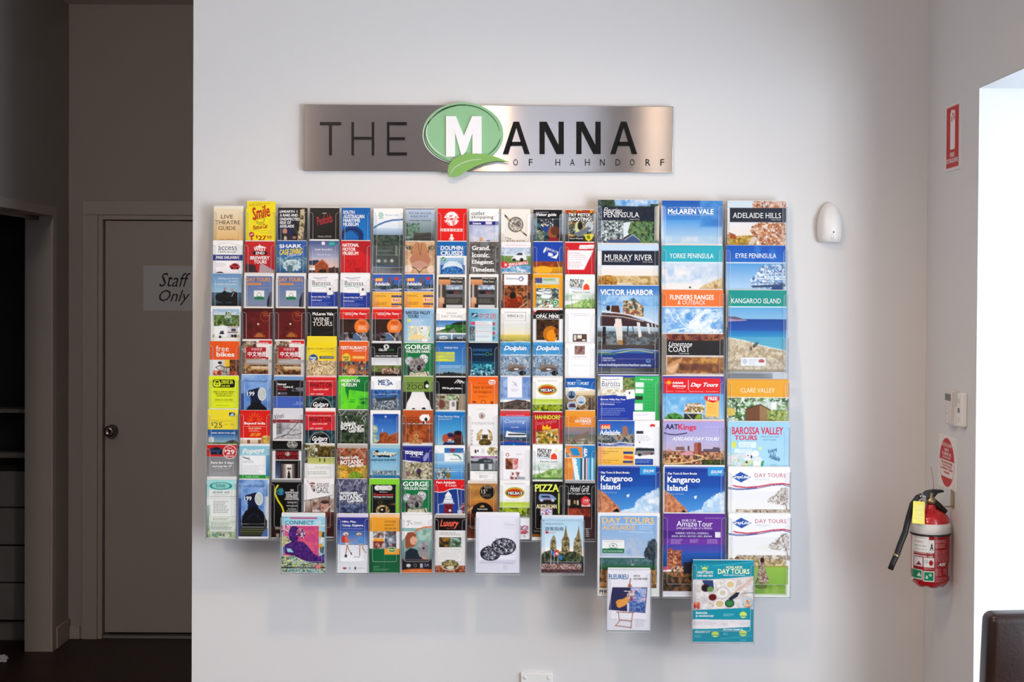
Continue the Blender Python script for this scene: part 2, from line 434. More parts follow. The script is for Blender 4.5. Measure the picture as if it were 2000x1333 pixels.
# door frame and door
f = B()
for x0, x1 in ((dl - .075, dl), (dr, dr + .075)):
    f.box((x0, YD - .018, 0), (x1, YD, dt + .0), M_DOOR, .003)
f.box((dl - .075, YD - .018, dt), (dr + .075, YD, dt + .07), M_DOOR, .003)
for x0, x1 in ((dl, dl + .022), (dr - .022, dr)):
    f.box((x0, YD - .008, 0), (x1, YD + .11, dt), M_DOOR, .002)
f.box((dl + .022, YD - .008, dt - .022), (dr - .022, YD + .11, dt), M_DOOR, .002)
f.box((dl + .022, YD + .01, 0), (dr - .022, YD + .06, .012), M_DRAWER)
struct('trim_door_frame', f)
door = B().box((dl + .026, YD + .022, .026), (dr - .026, YD + .060, dt - .026), M_DOOR, .002)
door = struct('door_1', door)
kc = P(215, 843, YD - .02)
kb = B(); kb.lathe([(.0, -.012), (.026, -.010), (.030, -.002), (.030, .002), (.012, .008), (.011, .026), (.017, .034), (.0265, .044), (.029, .054), (.026, .064), (.014, .0695), (.010, .067), (.0, .067)], M_CHROME, (kc.x, YD + .018, kc.z), 28, 'y')
struct('door_knob', kb, door)
# side room beyond the opening
struct('wall_side_room', B().box((-4.2, -.3, 0), (-4.1, YD, ZC), M_DARK).box((-4.1, -.3, 0), (XL - .125, -.2, ZC), M_DARK))  # shade of the unlit room put into the wall colour
# right side: short return, lintel, recess, side window
yr = -.55; zl = 2.35; xo = 2.02; yn = -4.6
struct('wall_right', B().box((XR, yr, 0), (XR + .6, 0, ZC), M_WALL).box((XR, yn, zl), (xo + .1, yr, ZC), M_WALL).box((XR, -7.1, 0), (xo + .1, yn, ZC), M_WALL))
struct('trim_recess', B().box((XR + .0005, yr - .004, 0), (xo, yr, zl), M_WHITE).box((XR + .0005, yn, zl - .004), (xo, yr - .004, zl), M_WHITE).box((XR + .0005, yn, 0), (xo, yn + .004, zl - .004), M_WHITE))
def window(name, a, b, axis, panes):
    w = B(); t = .05
    lo, hi = Vector(a), Vector(b)
    def seg(u0, u1, z0, z1, m=M_FRAME, th=.03):
        if axis == 'y': w.box((lo.x - th, u0, z0), (lo.x + th, u1, z1), m)
        else: w.box((u0, lo.y - th, z0), (u1, lo.y + th, z1), m)
    u0, u1 = (lo.y, hi.y) if axis == 'y' else (lo.x, hi.x)
    seg(u0, u1, lo.z, lo.z + t); seg(u0, u1, hi.z - t, hi.z)
    for k in range(panes + 1):
        u = u0 + (u1 - u0 - t) * k / panes; seg(u, u + t, lo.z + t, hi.z - t)
    o = struct(name, w)
    g = B()
    if axis == 'y': g.box((lo.x - .003, u0 + t, lo.z + t), (lo.x + .003, u1 - t, hi.z - t), M_GLASS)
    else: g.box((u0 + t, lo.y - .003, lo.z + t), (u1 - t, lo.y + .003, hi.z - t), M_GLASS)
    struct('pane', g, o)
window('window_1', (xo + .03, yn + .05, 0), (xo + .03, yr - .006, zl), 'y', 2)
w = B(); w.box((-5, -7.2, 0), (2.6, -7.1, 2.15), M_WALL).box((-5, -7.2, 2.95), (2.6, -7.1, ZC), M_HALL).box((-5, -7.2, 2.15), (-.25, -7.1, 2.95), M_HALL).box((.75, -7.2, 2.15), (1.12, -7.1, 2.95), M_HALL).box((1.28, -7.2, 2.15), (2.6, -7.1, 2.95), M_HALL)
struct('wall_front', w)
window('window_2', (-.25, -7.15, 2.15), (.75, -7.15, 2.95), 'x', 1)
# ---------------------------------------------------------------- side room cabinet
t = empty('drawer_cabinet', (-2.9, 1.99, 0), 'grey cabinet with stacked drawers in the dark room behind the opening', 'cabinet')
yc = 1.97; xc0, xc1 = -3.6, -2.30
zz = [P(20, y, yc).z for y in (920, 992, 1066, 1139, 1213)]
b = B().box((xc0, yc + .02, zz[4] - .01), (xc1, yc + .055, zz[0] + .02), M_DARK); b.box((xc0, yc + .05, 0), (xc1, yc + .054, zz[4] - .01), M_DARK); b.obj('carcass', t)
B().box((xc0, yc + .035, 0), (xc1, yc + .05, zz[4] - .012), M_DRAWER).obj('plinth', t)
for k in range(4):
    B().box((xc0, yc, zz[k + 1] + .004), (xc1, yc + .02, zz[k] - .004), M_DRAWER, .002).obj('drawer', t)
zt = P(20, 884, yc).z
b = B().box((xc0, yc - .03, zt - .025), (xc1, yc + .055, zt), M_DRAWER, .004); b.obj('worktop', t)
t2 = empty('wall_shelf', (-2.9, 2.0, P(20, 797, 1.99).z), 'thin grey shelf above the drawer cabinet in the dark room', 'shelf')
B().box((xc0, 1.90, t2.location.z - .018), (xc1, 2.045, t2.location.z), M_DRAWER, .003).obj('board', t2)
B().box((xc0, 2.03, t2.location.z - .07), (xc1, 2.045, t2.location.z - .018), M_DARK).obj('bracket', t2)
# paper scrap on the floor at the left
q = PZ(2, 1293, 0.0)
b = B(); r = bmesh.ops.create_icosphere(b.bm, subdivisions=3, radius=.03); rr = random.Random(4)
for v in b.bm.verts:
    v.co *= rr.uniform(.75, 1.2); v.co.z *= .62; v.co.z = max(v.co.z, -.012)
b.mi(M_SIGNW); o = b.obj('paper_scrap'); o.location = q + Vector((0, 0, .0125)); tag(o, 'small crumpled white paper scrap on the dark floor by the opening', 'paper')
# ---------------------------------------------------------------- staff sign on the door
def sheet(name, label, cat, ops, x0, y0, x1, y1, Y, th, cell, gain=1.0, base=M_SIGNW):
    """a flat printed board on a wall that faces the camera; px corners"""
    A = P(x0, y0, Y - th); C = P(x1, y1, Y - th); wm = C.x - A.x; hm = A.z - C.z
    t = empty(name, ((A.x + C.x) / 2, Y - th / 2, C.z), label, cat)
    B().box((A.x, Y - th, C.z), (C.x, Y, A.z), base).obj('board', t)
    o = Vector(t.location); off = np.array([A.x - o.x, Y - th - .0004 - o.y, A.z - o.z])
    pl = lambda u, v, l: np.stack([u + off[0], np.full_like(u, off[1] - l), off[2] - v], 1)
    printed('print', [(0, 0, s) for s in ops], x0, y0, x1 - x0, y1 - y0, y1 - y0, wm, cell, t, pl, M_PRINT, gain)
    return t
sheet('door_sign', 'white laminated sign lettered Staff Only fixed to the beige door', 'sign',
      ['r 280 519 398 606 d8d8dc', 't 311 533 372 560 111 i Staff', 't 311 566 371 596 111 i Only'], 280, 519, 398, 606, YD + .022, .002, 1.5, 1.0)
# ---------------------------------------------------------------- steel name sign
def zq(x, y): return 570 + x / 2.5974, 180 + y / 2.5974      # drawing units of the sign -> photo
yf = -.022
def sgn(pts, y0, y1, m, name, par, label=None):
    p = [P(*zq(*pts[i:i + 2]), y0) for i in range(0, len(pts), 2)]
    b = B().prism([(q.x, y0, q.z) for q in p], (0, y1 - y0, 0), m); o = b.obj(name, par)
    if label: o['label'] = label
    return o
c0 = P(*zq(998, 412), yf)
sign = empty('name_sign', (c0.x, -.01, c0.z), 'brushed steel name sign with green oval emblem high on the wall', 'sign')
a_, c_ = P(*zq(62, 62), yf), P(*zq(1933, 410), yf)
o = B().box((a_.x, yf, c_.z), (c_.x, -.004, a_.z), M_STEEL, .0015).obj('steel_plate', sign)
uv = o.data.uv_layers.new(name='UVMap')
for lp in o.data.loops:
    v = o.data.vertices[lp.vertex_index].co; uv.data[lp.index].uv = (v.x, v.z + v.y)
B().box((a_.x + .03, -.004, c_.z + .03), (c_.x - .03, 0, a_.z - .03), M_GREY).obj('backing', sign)
yl = yf - .007
def let(polys, name='letter', m=M_BLACK):
    b = B()
    for pts in polys:
        p = [P(*zq(*pts[i:i + 2]), yl) for i in range(0, len(pts), 2)]
        b.prism([(q.x, yl, q.z) for q in p], (0, .006, 0), m)
    b.obj(name, sign)
R4 = lambda x0, y0, x1, y1: (x0, y0, x1, y0, x1, y1, x0, y1)
let([R4(142, 152, 250, 166), (188, 166, 203, 166, 203, 320, 188, 320)])
let([R4(302, 152, 315, 320), R4(405, 152, 418, 320), R4(315, 227, 405, 240)])
let([R4(482, 152, 495, 320), R4(495, 152, 583, 166), R4(495, 229, 574, 242), R4(495, 306, 584, 320)])
def A_(x): let([(x, 314, x + 54, 150, x + 83, 150, x + 137, 314, x + 110, 314, x + 69, 180, x + 28, 314), (x + 42, 252, x + 95, 252, x + 101, 272, x + 36, 272)])
def N_(x): let([R4(x, 150, x + 27, 314), R4(x + 97, 150, x + 124, 314), (x + 27, 150, x + 37, 150, x + 97, 268, x + 97, 314, x + 87, 314, x + 27, 196)])
A_(1070); N_(1256); N_(1443); A_(1615)
for ch, x in zip('OFHAHNDORF', (1123, 1202, 1337, 1411, 1487, 1563, 1642, 1715, 1795, 1870)):
    v, fs = glyphs(ch, 'n'); wd = 24 if ch != 'F' else 19
    b = B(); i = b.mi(M_BLACK); vs = []
    for u, q, _ in v:
        p = P(*zq(x + u * wd, 373 - q * 33), yf - .003); vs.append(b.bm.verts.new((p.x, yf - .003, p.z)))
    fc = []
    for f in fs:
        try: fc.append(b.bm.faces.new([vs[k] for k in f]))
        except ValueError: pass
    bmesh.ops.recalc_face_normals(b.bm, faces=fc)
    bmesh.ops.extrude_face_region(b.bm, geom=fc)
    for vv in vs: vv.co.y += .0025
    b.obj('letter', sign)
ell = lambda cx, cy, rx, ry, n=56, a0=0, a1=360: [c for k in range(n) for c in (cx + rx * math.cos(R_(a0 + (a1 - a0) * k / n)), cy + ry * math.sin(R_(a0 + (a1 - a0) * k / n)))]
sgn(ell(868, 211, 205, 158), yf - .008, yf, M_GREEN, 'oval_panel', sign)
def arc(cx, cy, rx, ry, a0, a1, w, m, rot=0, name='brush_line'):
    b = B(); n = 40; P0 = []; P1 = []
    for k in range(n + 1):
        f = k / n; q = R_(a0 + (a1 - a0) * f); ww = w * math.sin(math.pi * min(max(f, .02), .98)) ** .5 / 2
        for r_, L_ in ((-ww, P0), (ww, P1)):
            x, y = (rx + r_) * math.cos(q), (ry + r_) * math.sin(q)
            c, s_ = math.cos(R_(rot)), math.sin(R_(rot)); L_.append((cx + x * c - y * s_, cy + x * s_ + y * c))
    yy = yf - .0095
    for k in range(n):
        quad = [P0[k], P0[k + 1], P1[k + 1], P1[k]]
        p = [P(*zq(*z), yy) for z in quad]; b.prism([(q.x, yy, q.z) for q in p], (0, .0012, 0), m)
    b.obj(name, sign)
arc(868, 211, 186, 146, 195, 352, 5, M_DGREEN, 2)
arc(868, 214, 196, 146, 60, 262, 5, M_DGREEN, -4)
arc(872, 206, 190, 140, 100, 285, 4, M_SIGNW, 3)
arc(864, 208, 199, 152, 70, 215, 4, M_SIGNW, -6)
arc(866, 216, 188, 140, 110, 200, 3, M_DGREEN, 4)
arc(868, 212, 192, 140, 8, 50, 5, M_DGREEN, 0)
sgn((782, 122, 832, 122, 873, 222, 914, 122, 963, 122, 963, 313, 916, 313, 916, 210, 884, 300, 862, 328, 828, 205, 828, 328, 782, 328), yf - .014, yf - .008, M_SIGNW, 'white_letter', sign)
sgn((790, 405, 796, 370, 818, 342, 850, 323, 890, 314, 940, 312, 1000, 318, 1050, 334, 1102, 355, 1040, 349, 980, 360, 930, 378, 885, 402, 850, 424, 822, 433, 796, 428), yf - .018, yf - .012, M_LEAF, 'leaf', sign)
b = B(); vp = [(798, 426), (822, 385), (858, 362), (905, 346), (960, 340)]
yy = yf - .019
b.tube([P(*zq(*p), yy) for p in vp], [.0012, .0012, .001, .001, .0005], M_SIGNW, 6); b.obj('leaf_vein', sign)
# ---------------------------------------------------------------- movement sensor
sc_ = P(1621, 433, -.02)
b = B(); n = 26; rows = []
h0, h1 = P(1621, 473.5, -.02).z, P(1621, 394, -.02).z
prof = [(0, .036), (.12, .0405), (.3, .0425), (.5, .0415), (.68, .036), (.82, .0285), (.92, .019), (.985, .008), (1, .001)]
for k, (f, hw) in enumerate(prof):
    z = h0 + (h1 - h0) * f; dp = .052 * (1 - f ** 3) ** .5 * (.8 + .2 * math.sin(f * 3)) + .004
    ring = []
    for i in range(n):
        q = math.pi * i / (n - 1); c = math.cos(q); s_ = math.sin(q)
        ring.append(b.bm.verts.new((sc_.x - hw * (abs(c) ** .8) * (1 if c > 0 else -1), -dp * s_ ** .75 - .001, z)))
    rows.append(ring)
b.mi(M_PLASTIC)
for k in range(len(rows) - 1):
    for i in range(n - 1):
        f = b.bm.faces.new((rows[k][i], rows[k][i + 1], rows[k + 1][i + 1], rows[k + 1][i])); f.smooth = True
    b.bm.faces.new((rows[k][0], rows[k + 1][0], rows[k + 1][-1], rows[k][-1]))
b.bm.faces.new(rows[0][::-1]); b.bm.faces.new(rows[-1])
sen = empty('movement_sensor', (sc_.x, 0, h0), 'white bullet-shaped movement sensor on the wall beside the wide rack', 'sensor')
b.obj('housing', sen)
B().box((sc_.x - .032, -.003, h0 - .001), (sc_.x + .032, 0, h0 + .06), M_PLASTIC2).obj('back_plate', sen)
B().lathe([(0, 0), (.0028, 0), (.0028, .003), (0, .0035)], M_GREY, (sc_.x + .006, -.0515, h0 + .034), 12, 'y').obj('indicator', sen)
b = B(); cc = Vector((sc_.x + .002, -.0525, h0 + .018))
b.tube([cc + Vector((.0045 * math.cos(q), 0, .0085 * math.sin(q))) for q in [R_(20 * k) for k in range(19)]], .0006, M_PLASTIC2, 5); b.obj('logo_ring', sen)
# ---------------------------------------------------------------- power outlet
o0, o1 = P(1017, 1315, -.012), P(1080, 1315, -.012)
out = empty('power_outlet', ((o0.x + o1.x) / 2, 0, o0.z - .075), 'white double power outlet low on the wall under the narrow rack', 'outlet')
B().box((o0.x, -.012, o0.z - .075), (o1.x, 0, o0.z), M_PLASTIC, .004, 3).obj('plate', out)
for x in (1025.5, 1072):
    c = P(x, 1324, -.012)
    B().lathe([(0, 0), (.0062, 0), (.0062, .0015), (.0045, .003), (0, .0032)], M_PLASTIC, (c.x, -.012, c.z), 18, 'y').obj('screw_cap', out)
for x in (1036, 1061):
    c = P(x, 1341, -.012)
    B().box((c.x - .009, -.0145, c.z - .006), (c.x + .009, -.012, c.z + .006), M_PLASTIC, .001).obj('switch', out)
    bb = B()
    for dx, dz, an in ((-.006, -.022, 30), (.006, -.022, -30), (0, -.034, 0)):
        bb.box((c.x + dx - .001, -.0124, c.z + dz - .003), (c.x + dx + .001, -.0119, c.z + dz + .003), M_GREY)
    bb.obj('socket', out)
# ---------------------------------------------------------------- fire signs on the right wall
def side_sheet(name, label, ops, q0, q1, W_, H_, th, cell, gain=1.0):
    """printed board on the right wall; q0 top far corner, q1 bottom near corner (world)"""
    t = empty(name, (XR - th / 2, (q0.y + q1.y) / 2, q1.z), label, 'sign')
    B().box((XR - th, q1.y, q1.z), (XR, q0.y, q0.z), M_SIGNW).obj('board', t)
    o = Vector(t.location); wm = q0.y - q1.y; vs_ = (q0.z - q1.z) / (H_ * wm / W_)
    pl = lambda u, v, l: np.stack([np.full_like(u, XR - th - .0004 - l - o.x), q0.y - u - o.y, q0.z - v * vs_ - o.z], 1)
    printed('print', [(0, 0, s) for s in ops], 0, 0, W_, H_, H_, wm, cell, t, pl, M_PRINT, gain)
a1, a2 = PX(1850, 208, XR), PX(1876.5, 329, XR)
side_sheet('extinguisher_sign', 'tall red sign with white extinguisher symbol high on the side wall',
  ['r 0 0 150 230 f0e8e8', 'r 10 10 140 220 d01c20', 'p 50 158 50 50 62 34 88 34 100 50 100 158 f4eeee', 'e 75 40 26 18 f4eeee', 'e 66 52 5 12 d01c20', 'e 88 46 5 12 d01c20', 'r 70 18 80 40 d01c20 ', 'p 54 20 100 26 98 34 62 32 f4eeee', 't 52 168 98 184 f4eeee b FIRE', 't 14 188 136 204 f4eeee b EXTINGUISHER'],
  a1, a2, 150, 230, .004, 2.5)
a1, a2 = PX(1835.5, 848, XR), PX(1867.5, 962, XR)
side_sheet('chemical_sign', 'red and white oval sign above the fire extinguisher on the side wall',
  ['r 0 0 180 260 f2ecea', 'e 90 130 78 122 d01c20', 'r 0 118 180 204 f2ecea', 'o 90 130 78 122 3 d01c20', 'l 12 118 168 118 3 d01c20',
   't 35 34 145 52 f0d8d4 b EXTINGUISHER', 't 66 60 114 76 f4eeee b DRY', 't 40 80 140 96 f4eeee b CHEMICAL', 't 48 100 132 112 f0d8d4 b POWDER',
   't 30 126 150 138 d03030 b FOR WOOD PAPER', 't 36 142 144 154 d03030 b TEXTILES', 't 26 158 154 170 d03030 b FLAMMABLE LIQUIDS', 't 60 176 120 188 d03030 b FIRES'],
  a1, a2, 180, 260, .003, 2.5)
# ---------------------------------------------------------------- remote control and switch panel
r0, r1 = PX(1846, 762, XR - .022), PX(1858.5, 831, XR - .022)
rm = empty('remote_control', (XR - .012, (r0.y + r1.y) / 2, r1.z), 'ivory remote control with small grey screen in its wall cradle', 'remote')
B().box((XR - .024, r1.y, r1.z), (XR - .004, r0.y, r0.z), M_PLASTIC2, .003).obj('housing', rm)
zc = r0.z - .022
B().box((XR - .0248, r1.y + .006, zc - .010), (XR - .024, r0.y - .008, zc + .012), M_GREY).obj('screen', rm)
B().box((XR - .014, r1.y - .003, r1.z - .003), (XR, r0.y + .002, r1.z + .06), M_PLASTIC).obj('cradle', rm)
for k in range(4):
    B().box((XR - .0252, (r0.y + r1.y) / 2 - .008, zc - .030 - k * .018), (XR - .024, (r0.y + r1.y) / 2 + .008, zc - .022 - k * .018), M_PLASTIC, .0008).obj('button', rm)
r0, r1 = PX(1870, 767, XR - .016), PX(1878, 835, XR - .016)
sw = empty('switch_panel', (XR - .008, (r0.y + r1.y) / 2, r1.z), 'narrow white switch panel beside the remote, next to the recess edge', 'switch')
B().box((XR - .018, r1.y - .006, r1.z), (XR, r0.y, r0.z), M_PLASTIC, .004, 3).obj('plate', sw)
ym = (r0.y + r1.y) / 2
for k in range(3):
    B().box((XR - .0205, ym - .006, r0.z - .032 - k * .030), (XR - .018, ym + .006, r0.z - .018 - k * .030), M_PLASTIC2 if k != 1 else M_GREY, .001).obj('switch_button', sw)
# ---------------------------------------------------------------- fire extinguisher
ex, ey = XR - .083, -.33
c = P(1817, 1147, ey); z0 = c.z; K = (CAM - Vector((ex, ey, 0))).y * -1
ex = P(1817, 1050, ey).x
zof = lambda py: P(1817, py, ey).z
R0 = (P(1853, 1050, ey).x - P(1780, 1050, ey).x) / 2
fe = empty('fire_extinguisher', (ex, ey, z0), 'red fire extinguisher with yellow tag hanging on the side wall', 'fire extinguisher')
zt, zs = zof(1006), zof(1020)
wob = lambda k, q: (-.006 * abs(math.sin(q * 3)) if k in (1, 2) else 0)
prof = [(0, z0 + .012), (R0 * .72, z0 + .010), (R0 * .93, z0 + .022), (R0, z0 + .045), (R0, zof(1022)), (R0 * .97, zof(1012)), (R0 * .86, zof(1005)), (R0 * .6, zof(999)), (R0 * .32, zof(994)), (R0 * .26, zof(988)), (R0 * .26, zof(982)), (0, zof(982))]
B().lathe(prof, M_RED, (ex, ey, 0), 40, 'z', True, wob).obj('cylinder', fe)
B().lathe([(R0 + .001, zof(1040)), (R0 + .0025, zof(1039)), (R0 + .0025, zof(1021)), (R0 + .001, zof(1020))], M_PLASTIC2, (ex, ey, 0), 40).obj('white_band', fe)
B().lathe([(R0 + .001, zof(1043.5)), (R0 + .004, zof(1043)), (R0 + .004, zof(1040.5)), (R0 + .001, zof(1040))], M_RUBBER, (ex, ey, 0), 40).obj('rubber_strap', fe)
b = B().lathe([(.0, zof(985)), (.017, zof(985)), (.017, zof(976)), (.012, zof(974)), (.012, zof(962)), (0, zof(961))], M_BRASS, (ex, ey, 0), 20)
b.box((ex - .04, ey - .01, zof(972)), (ex + .01, ey + .01, zof(966)), M_CHROME, .002); b.obj('valve', fe)
def fp(x, y, dy=0): return P(x, y, ey + dy) 
b = B().prism([(p.x, ey - .011, p.z) for p in (fp(1803, 964), fp(1810, 959), fp(1824, 956.5), fp(1841, 957.5), fp(1842, 961), fp(1830, 963.5), fp(1822, 973), fp(1808, 973))], (0, .022, 0), M_RUBBER); b.obj('top_lever', fe)
b = B().tube([fp(1813, 971), fp(1820, 978), fp(1834, 990), fp(1846, 1002)], [.010, .0115, .0115, .0105], M_RUBBER, 10); b.obj('carry_handle', fe)
B().tube([fp(1800, 968), fp(1792, 972), fp(1782, 985), fp(1775, 1010), fp(1768, 1040), fp(1758, 1065), fp(1751, 1085), fp(1744, 1100), fp(1739, 1113)], [.008, .0085, .009, .0095, .010, .010, .010, .0095, .0095], M_RUBBER, 12).obj('hose', fe)
B().tube([fp(1751.5, 1083), fp(1749, 1088)], .0112, M_BRASS, 12).obj('hose_clip', fe)
B().tube([fp(1797, 974, -.015), fp(1801, 970, -.02), fp(1806, 968, -.02), fp(1803, 976, -.02), fp(1797, 981, -.02)], .0022, M_CHROME, 6).obj('safety_pin', fe)
b = B(); tg = [(p.x, p.y, p.z) for p in (fp(1784, 979, -.045), fp(1806, 981, -.045), fp(1806, 1025, -.064), fp(1781.5, 1022, -.064))]
b.prism(tg, (0, .0015, 0), M_TAG); tg_o = b.obj('service_tag', fe)
b = B()
for k in range(9):
    u0, u1 = fp(1787, 989 + k * 3.4, -.0505 - k * .00145), fp(1803, 990 + k * 3.4, -.0505 - k * .00145); b.box((u0.x, u0.y, u0.z - .0008), (u1.x, u0.y + .0005, u0.z + .0008), M_BRASS)
b.obj('tag_print', tg_o)
B().tube([fp(1824, 958, -.005), fp(1823, 940), fp(1820.5, 925), fp(1819, 913)], .0007, M_RED, 6).obj('seal_tie', fe)
b = B(); bx = XR
b.box((bx - .004, ey - .016, zof(992)), (bx, ey + .016, zof(957)), M_BRASS, .001).box((ex + .012, ey - .006, zof(991)), (bx, ey + .006, zof(989)), M_BRASS); b.obj('wall_bracket', fe)
# wrapped print: drawing in photo zoom units (scale 3.704, origin 1700,820)
def wrap(u, v, l):
    # u from the left silhouette (metres along the photo's width), v from the top edge
    xx = np.clip(u - R0, -R0 * .995, R0 * .995) / R0; q = np.arcsin(xx)
    rr = R0 + .0006 + l
    z = zof(1044) - v - z0
    return np.stack([rr * np.sin(q), -rr * np.cos(q), z], 1)
W_ = (1853 - 1780) * 3.704
ops = ['r 280 822 560 1160 a3131d', 'g 280 822 560 1160 a3131d a3131d', 'r 275 822 364 936 ecece8', 'r 364 844 400 936 ecece8', 'k 285 828 340 836 1 444', 't 284 856 330 866 c66 n WARNING', 'k 284 885 350 894 1 444', 'k 290 912 352 918 1 777', 't 372 868 394 920 111 b A', 't 282 938 390 948 e8c8c8 b POWDER TYPE', 't 282 956 392 968 eee b BEFORE USE',
 'r 282 972 326 1038 e8e4e4', 'p 290 1030 305 1000 322 1030 8c3848', 'r 332 972 400 1040 e8e4e0', 'e 380 1008 14 20 b01c28', 'e 350 1000 16 16 c8d0cc', 'k 335 1042 400 1058 2 dbb',
 'r 276 1062 326 1132 e8f4ec', 'r 276 1066 322 1126 1c8c64', 'p 295 1110 308 1080 320 1110 c8e8d8', 'r 332 1068 402 1142 e8f4ec', 'r 336 1074 397 1136 1c8c64', 'p 345 1120 352 1095 362 1120 e8f4ec', 'e 375 1095 10 10 a8d8c0',
 'k 406 842 510 866 3 e0b0b0', 'k 406 872 505 900 3 e0b0b0', 'k 406 916 515 1000 7 c88c8c', 't 430 1006 492 1030 f0e8e8 x ABE', 'k 410 1048 460 1100 5 c88c8c', 'k 470 1048 512 1090 4 c88c8c', 'k 420 1110 505 1145 3 c88c8c', 'r 516 1018 548 1112 c8c0b4', 'k 520 1024 544 1106 7 999']
printed('printed_label', [(0, 0, s) for s in ops], 275, 822, W_, 325, 325, 2 * R0, 3.0, fe, wrap, M_LABEL, .95)
# ---------------------------------------------------------------- leather chair
yc = -1.62; q = P(1919, 1193, yc); hx0 = q.x; tz = q.z
ch = empty('dining_chair', (hx0 + .23, yc + .2, 0), 'brown leather dining chair standing before the bright recess', 'chair')
hw, hh, hd = .23, (tz - .40) / 2, .036
b = B().box((-hw, -hd, -hh), (hw, hd, hh), M_LEATHER, .020, 5)
for e_ in range(3): bmesh.ops.bisect_plane(b.bm, geom=b.bm.verts[:] + b.bm.edges[:] + b.bm.faces[:], plane_co=((e_ - 1) * .12, 0, 0), plane_no=(1, 0, 0))
for e_ in range(4): bmesh.ops.bisect_plane(b.bm, geom=b.bm.verts[:] + b.bm.edges[:] + b.bm.faces[:], plane_co=(0, 0, (e_ - 1.5) * .11), plane_no=(0, 0, 1))
for v in b.bm.verts:
    fx_, fz_ = v.co.x / hw, v.co.z / hh
    v.co.x *= 1 + .012 * (1 - fz_ ** 2); v.co.z += .004 * (1 - fx_ ** 2) * (fz_ > .5); v.co.y *= 1 + .25 * (1 - fx_ ** 2) * (1 - fz_ ** 2); v.co.y += -.02 * fz_
for f in b.bm.faces: f.smooth = True
me = b.mesh('backrest'); o = link('backrest', me, ch); o.location = (0, -.2, .40 + hh)
b = B().box((-.225, -.19, .40), (.225, .22, .49), M_LEATHER, .03, 4); link('seat', b.mesh('seat'), ch)
for sx in (-1, 1):
    for yy_ in (-.17, .18):
        b = B().tube([(sx * .195, yy_, .41), (sx * .2, yy_ * 1.08, 0)], [.024, .016], M_WOOD, 4); link('leg', b.mesh('leg'), ch)
